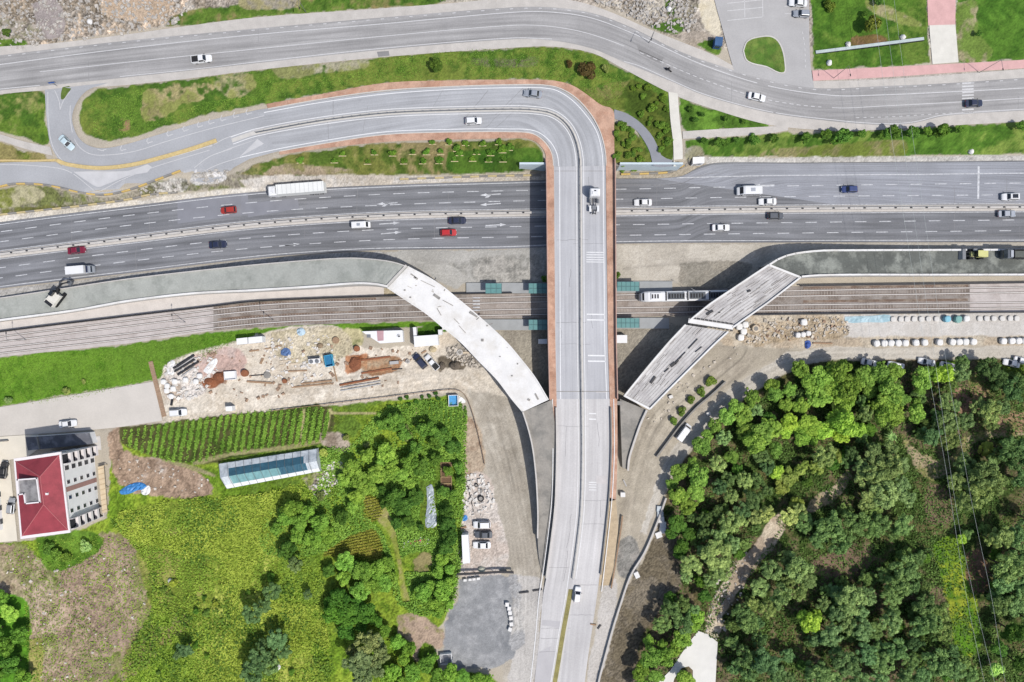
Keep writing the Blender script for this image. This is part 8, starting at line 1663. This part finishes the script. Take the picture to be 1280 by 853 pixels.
b = MB(); b.box((0, 0, 2.5), (1.3, .06, 1.3), M=Matrix.Rotation(R(35), 3, 'X') @ Matrix.Rotation(R(45), 3, 'Y')); b.build('blue_panel', mat('sign_blue', (58, 110, 190), amp=.05, scale=2), e)
b = MB(); b.box((0, -.06, 2.52), (.6, .05, .16), M=Matrix.Rotation(R(35), 3, 'X')); b.build('white_arrow', M_PAINT, e)
M_CABLE = mat('cable', (206, 212, 208), amp=.03, scale=1, rough=.4)
for pts, l in (([(1062, -160), (1085, -40), (1108, 130), (1160, 460), (1183, 590), (1207, 740), (1233, 865), (1262, 1000)], 'westernmost of the three power cables over the wood'), ([(1078, -160), (1099, -40), (1122, 130), (1170, 460), (1196, 640), (1216, 740), (1240, 840), (1278, 1000)], 'middle one of the three power cables over the wood'), ([(1092, -160), (1112, -40), (1135, 130), (1184, 460), (1205, 575), (1217, 640), (1240, 750), (1258, 860), (1290, 1000)], 'easternmost of the three power cables over the wood')):
    q = smooth(pts, 5); P = [W(x, y, 15 + 2 * ((i / (len(q) - 1) - .5) * 2) ** 2) for i, (x, y) in enumerate(q)]; b = MB(); o = P[0].copy()
    for a, c in zip(P[:-1], P[1:]): b.tube(a - o, c - o, .024, n=5, caps=False)
    b.build('power_cable', M_CABLE, loc=o, label=l, cat='cable')
for x, y, l in ((1074, -160, 'wooden power pole north of the park'), (1272, 1000, 'wooden power pole south of the wood')):
    p = W(x, y, 17); z = float(zt(p.x, p.y)); e = empty('power_pole', (p.x, p.y, z), l, 'pole'); b = MB(); b.tube((0, 0, 0), (0, 0, 17.4 - z), .2, .13, 8); b.build('pole', M_TIMBER, e); b = MB(); b.box((0, 0, 17 - z), (6.6, .2, .2)); b.build('crossarm', M_TIMBER, e)
# park wall and details
e = empty('bench_wall', G(1086, 58), 'long thin white bench wall on the park lawn', 'bench', rz=R(7.2)); b = MB(); b.box((0, 0, .3), (27.8, .75, .6)); b.build('seat', mat('bench_stone', (196, 208, 206), amp=.12, scale=.7), e); b = MB(); b.box((0, -.45, .25), (27.8, .12, .5)); b.build('plinth', M_DARK, e)
for x, y, l in ((1059.5, 56.5, 'white boulder behind the long white bench, left of two'), (1128, 47.5, 'white boulder behind the long white bench, right of two'), (1036, 79, 'pale boulder on the lawn by the pink footway'), (1213, 190, 'white stone on the lawn beside the slip road'), (836, 12, 'white boulder on the rubble above the bend of the upper road'), (113, 28, 'white boulder on the rubble bank at the top left'), (348, 833.5, 'white block beside the blue-grey clump of trees'), (214, 726, 'small white stone in the meadow')):
    p = G(x, y); b = MB(); r_ = random.Random(int(x)); b.loft([[Vector((.75 * f * r_.uniform(.8, 1.15) * math.cos(a), .75 * f * r_.uniform(.8, 1.15) * math.sin(a), z)) for a in [2 * math.pi * i / 9 for i in range(9)]] for z, f in ((-.1, .9), (.35, 1.0), (.7, .7), (.85, .3))]); b.build('boulder', M_CONC_WHITE, loc=p, label=l, cat='boulder')
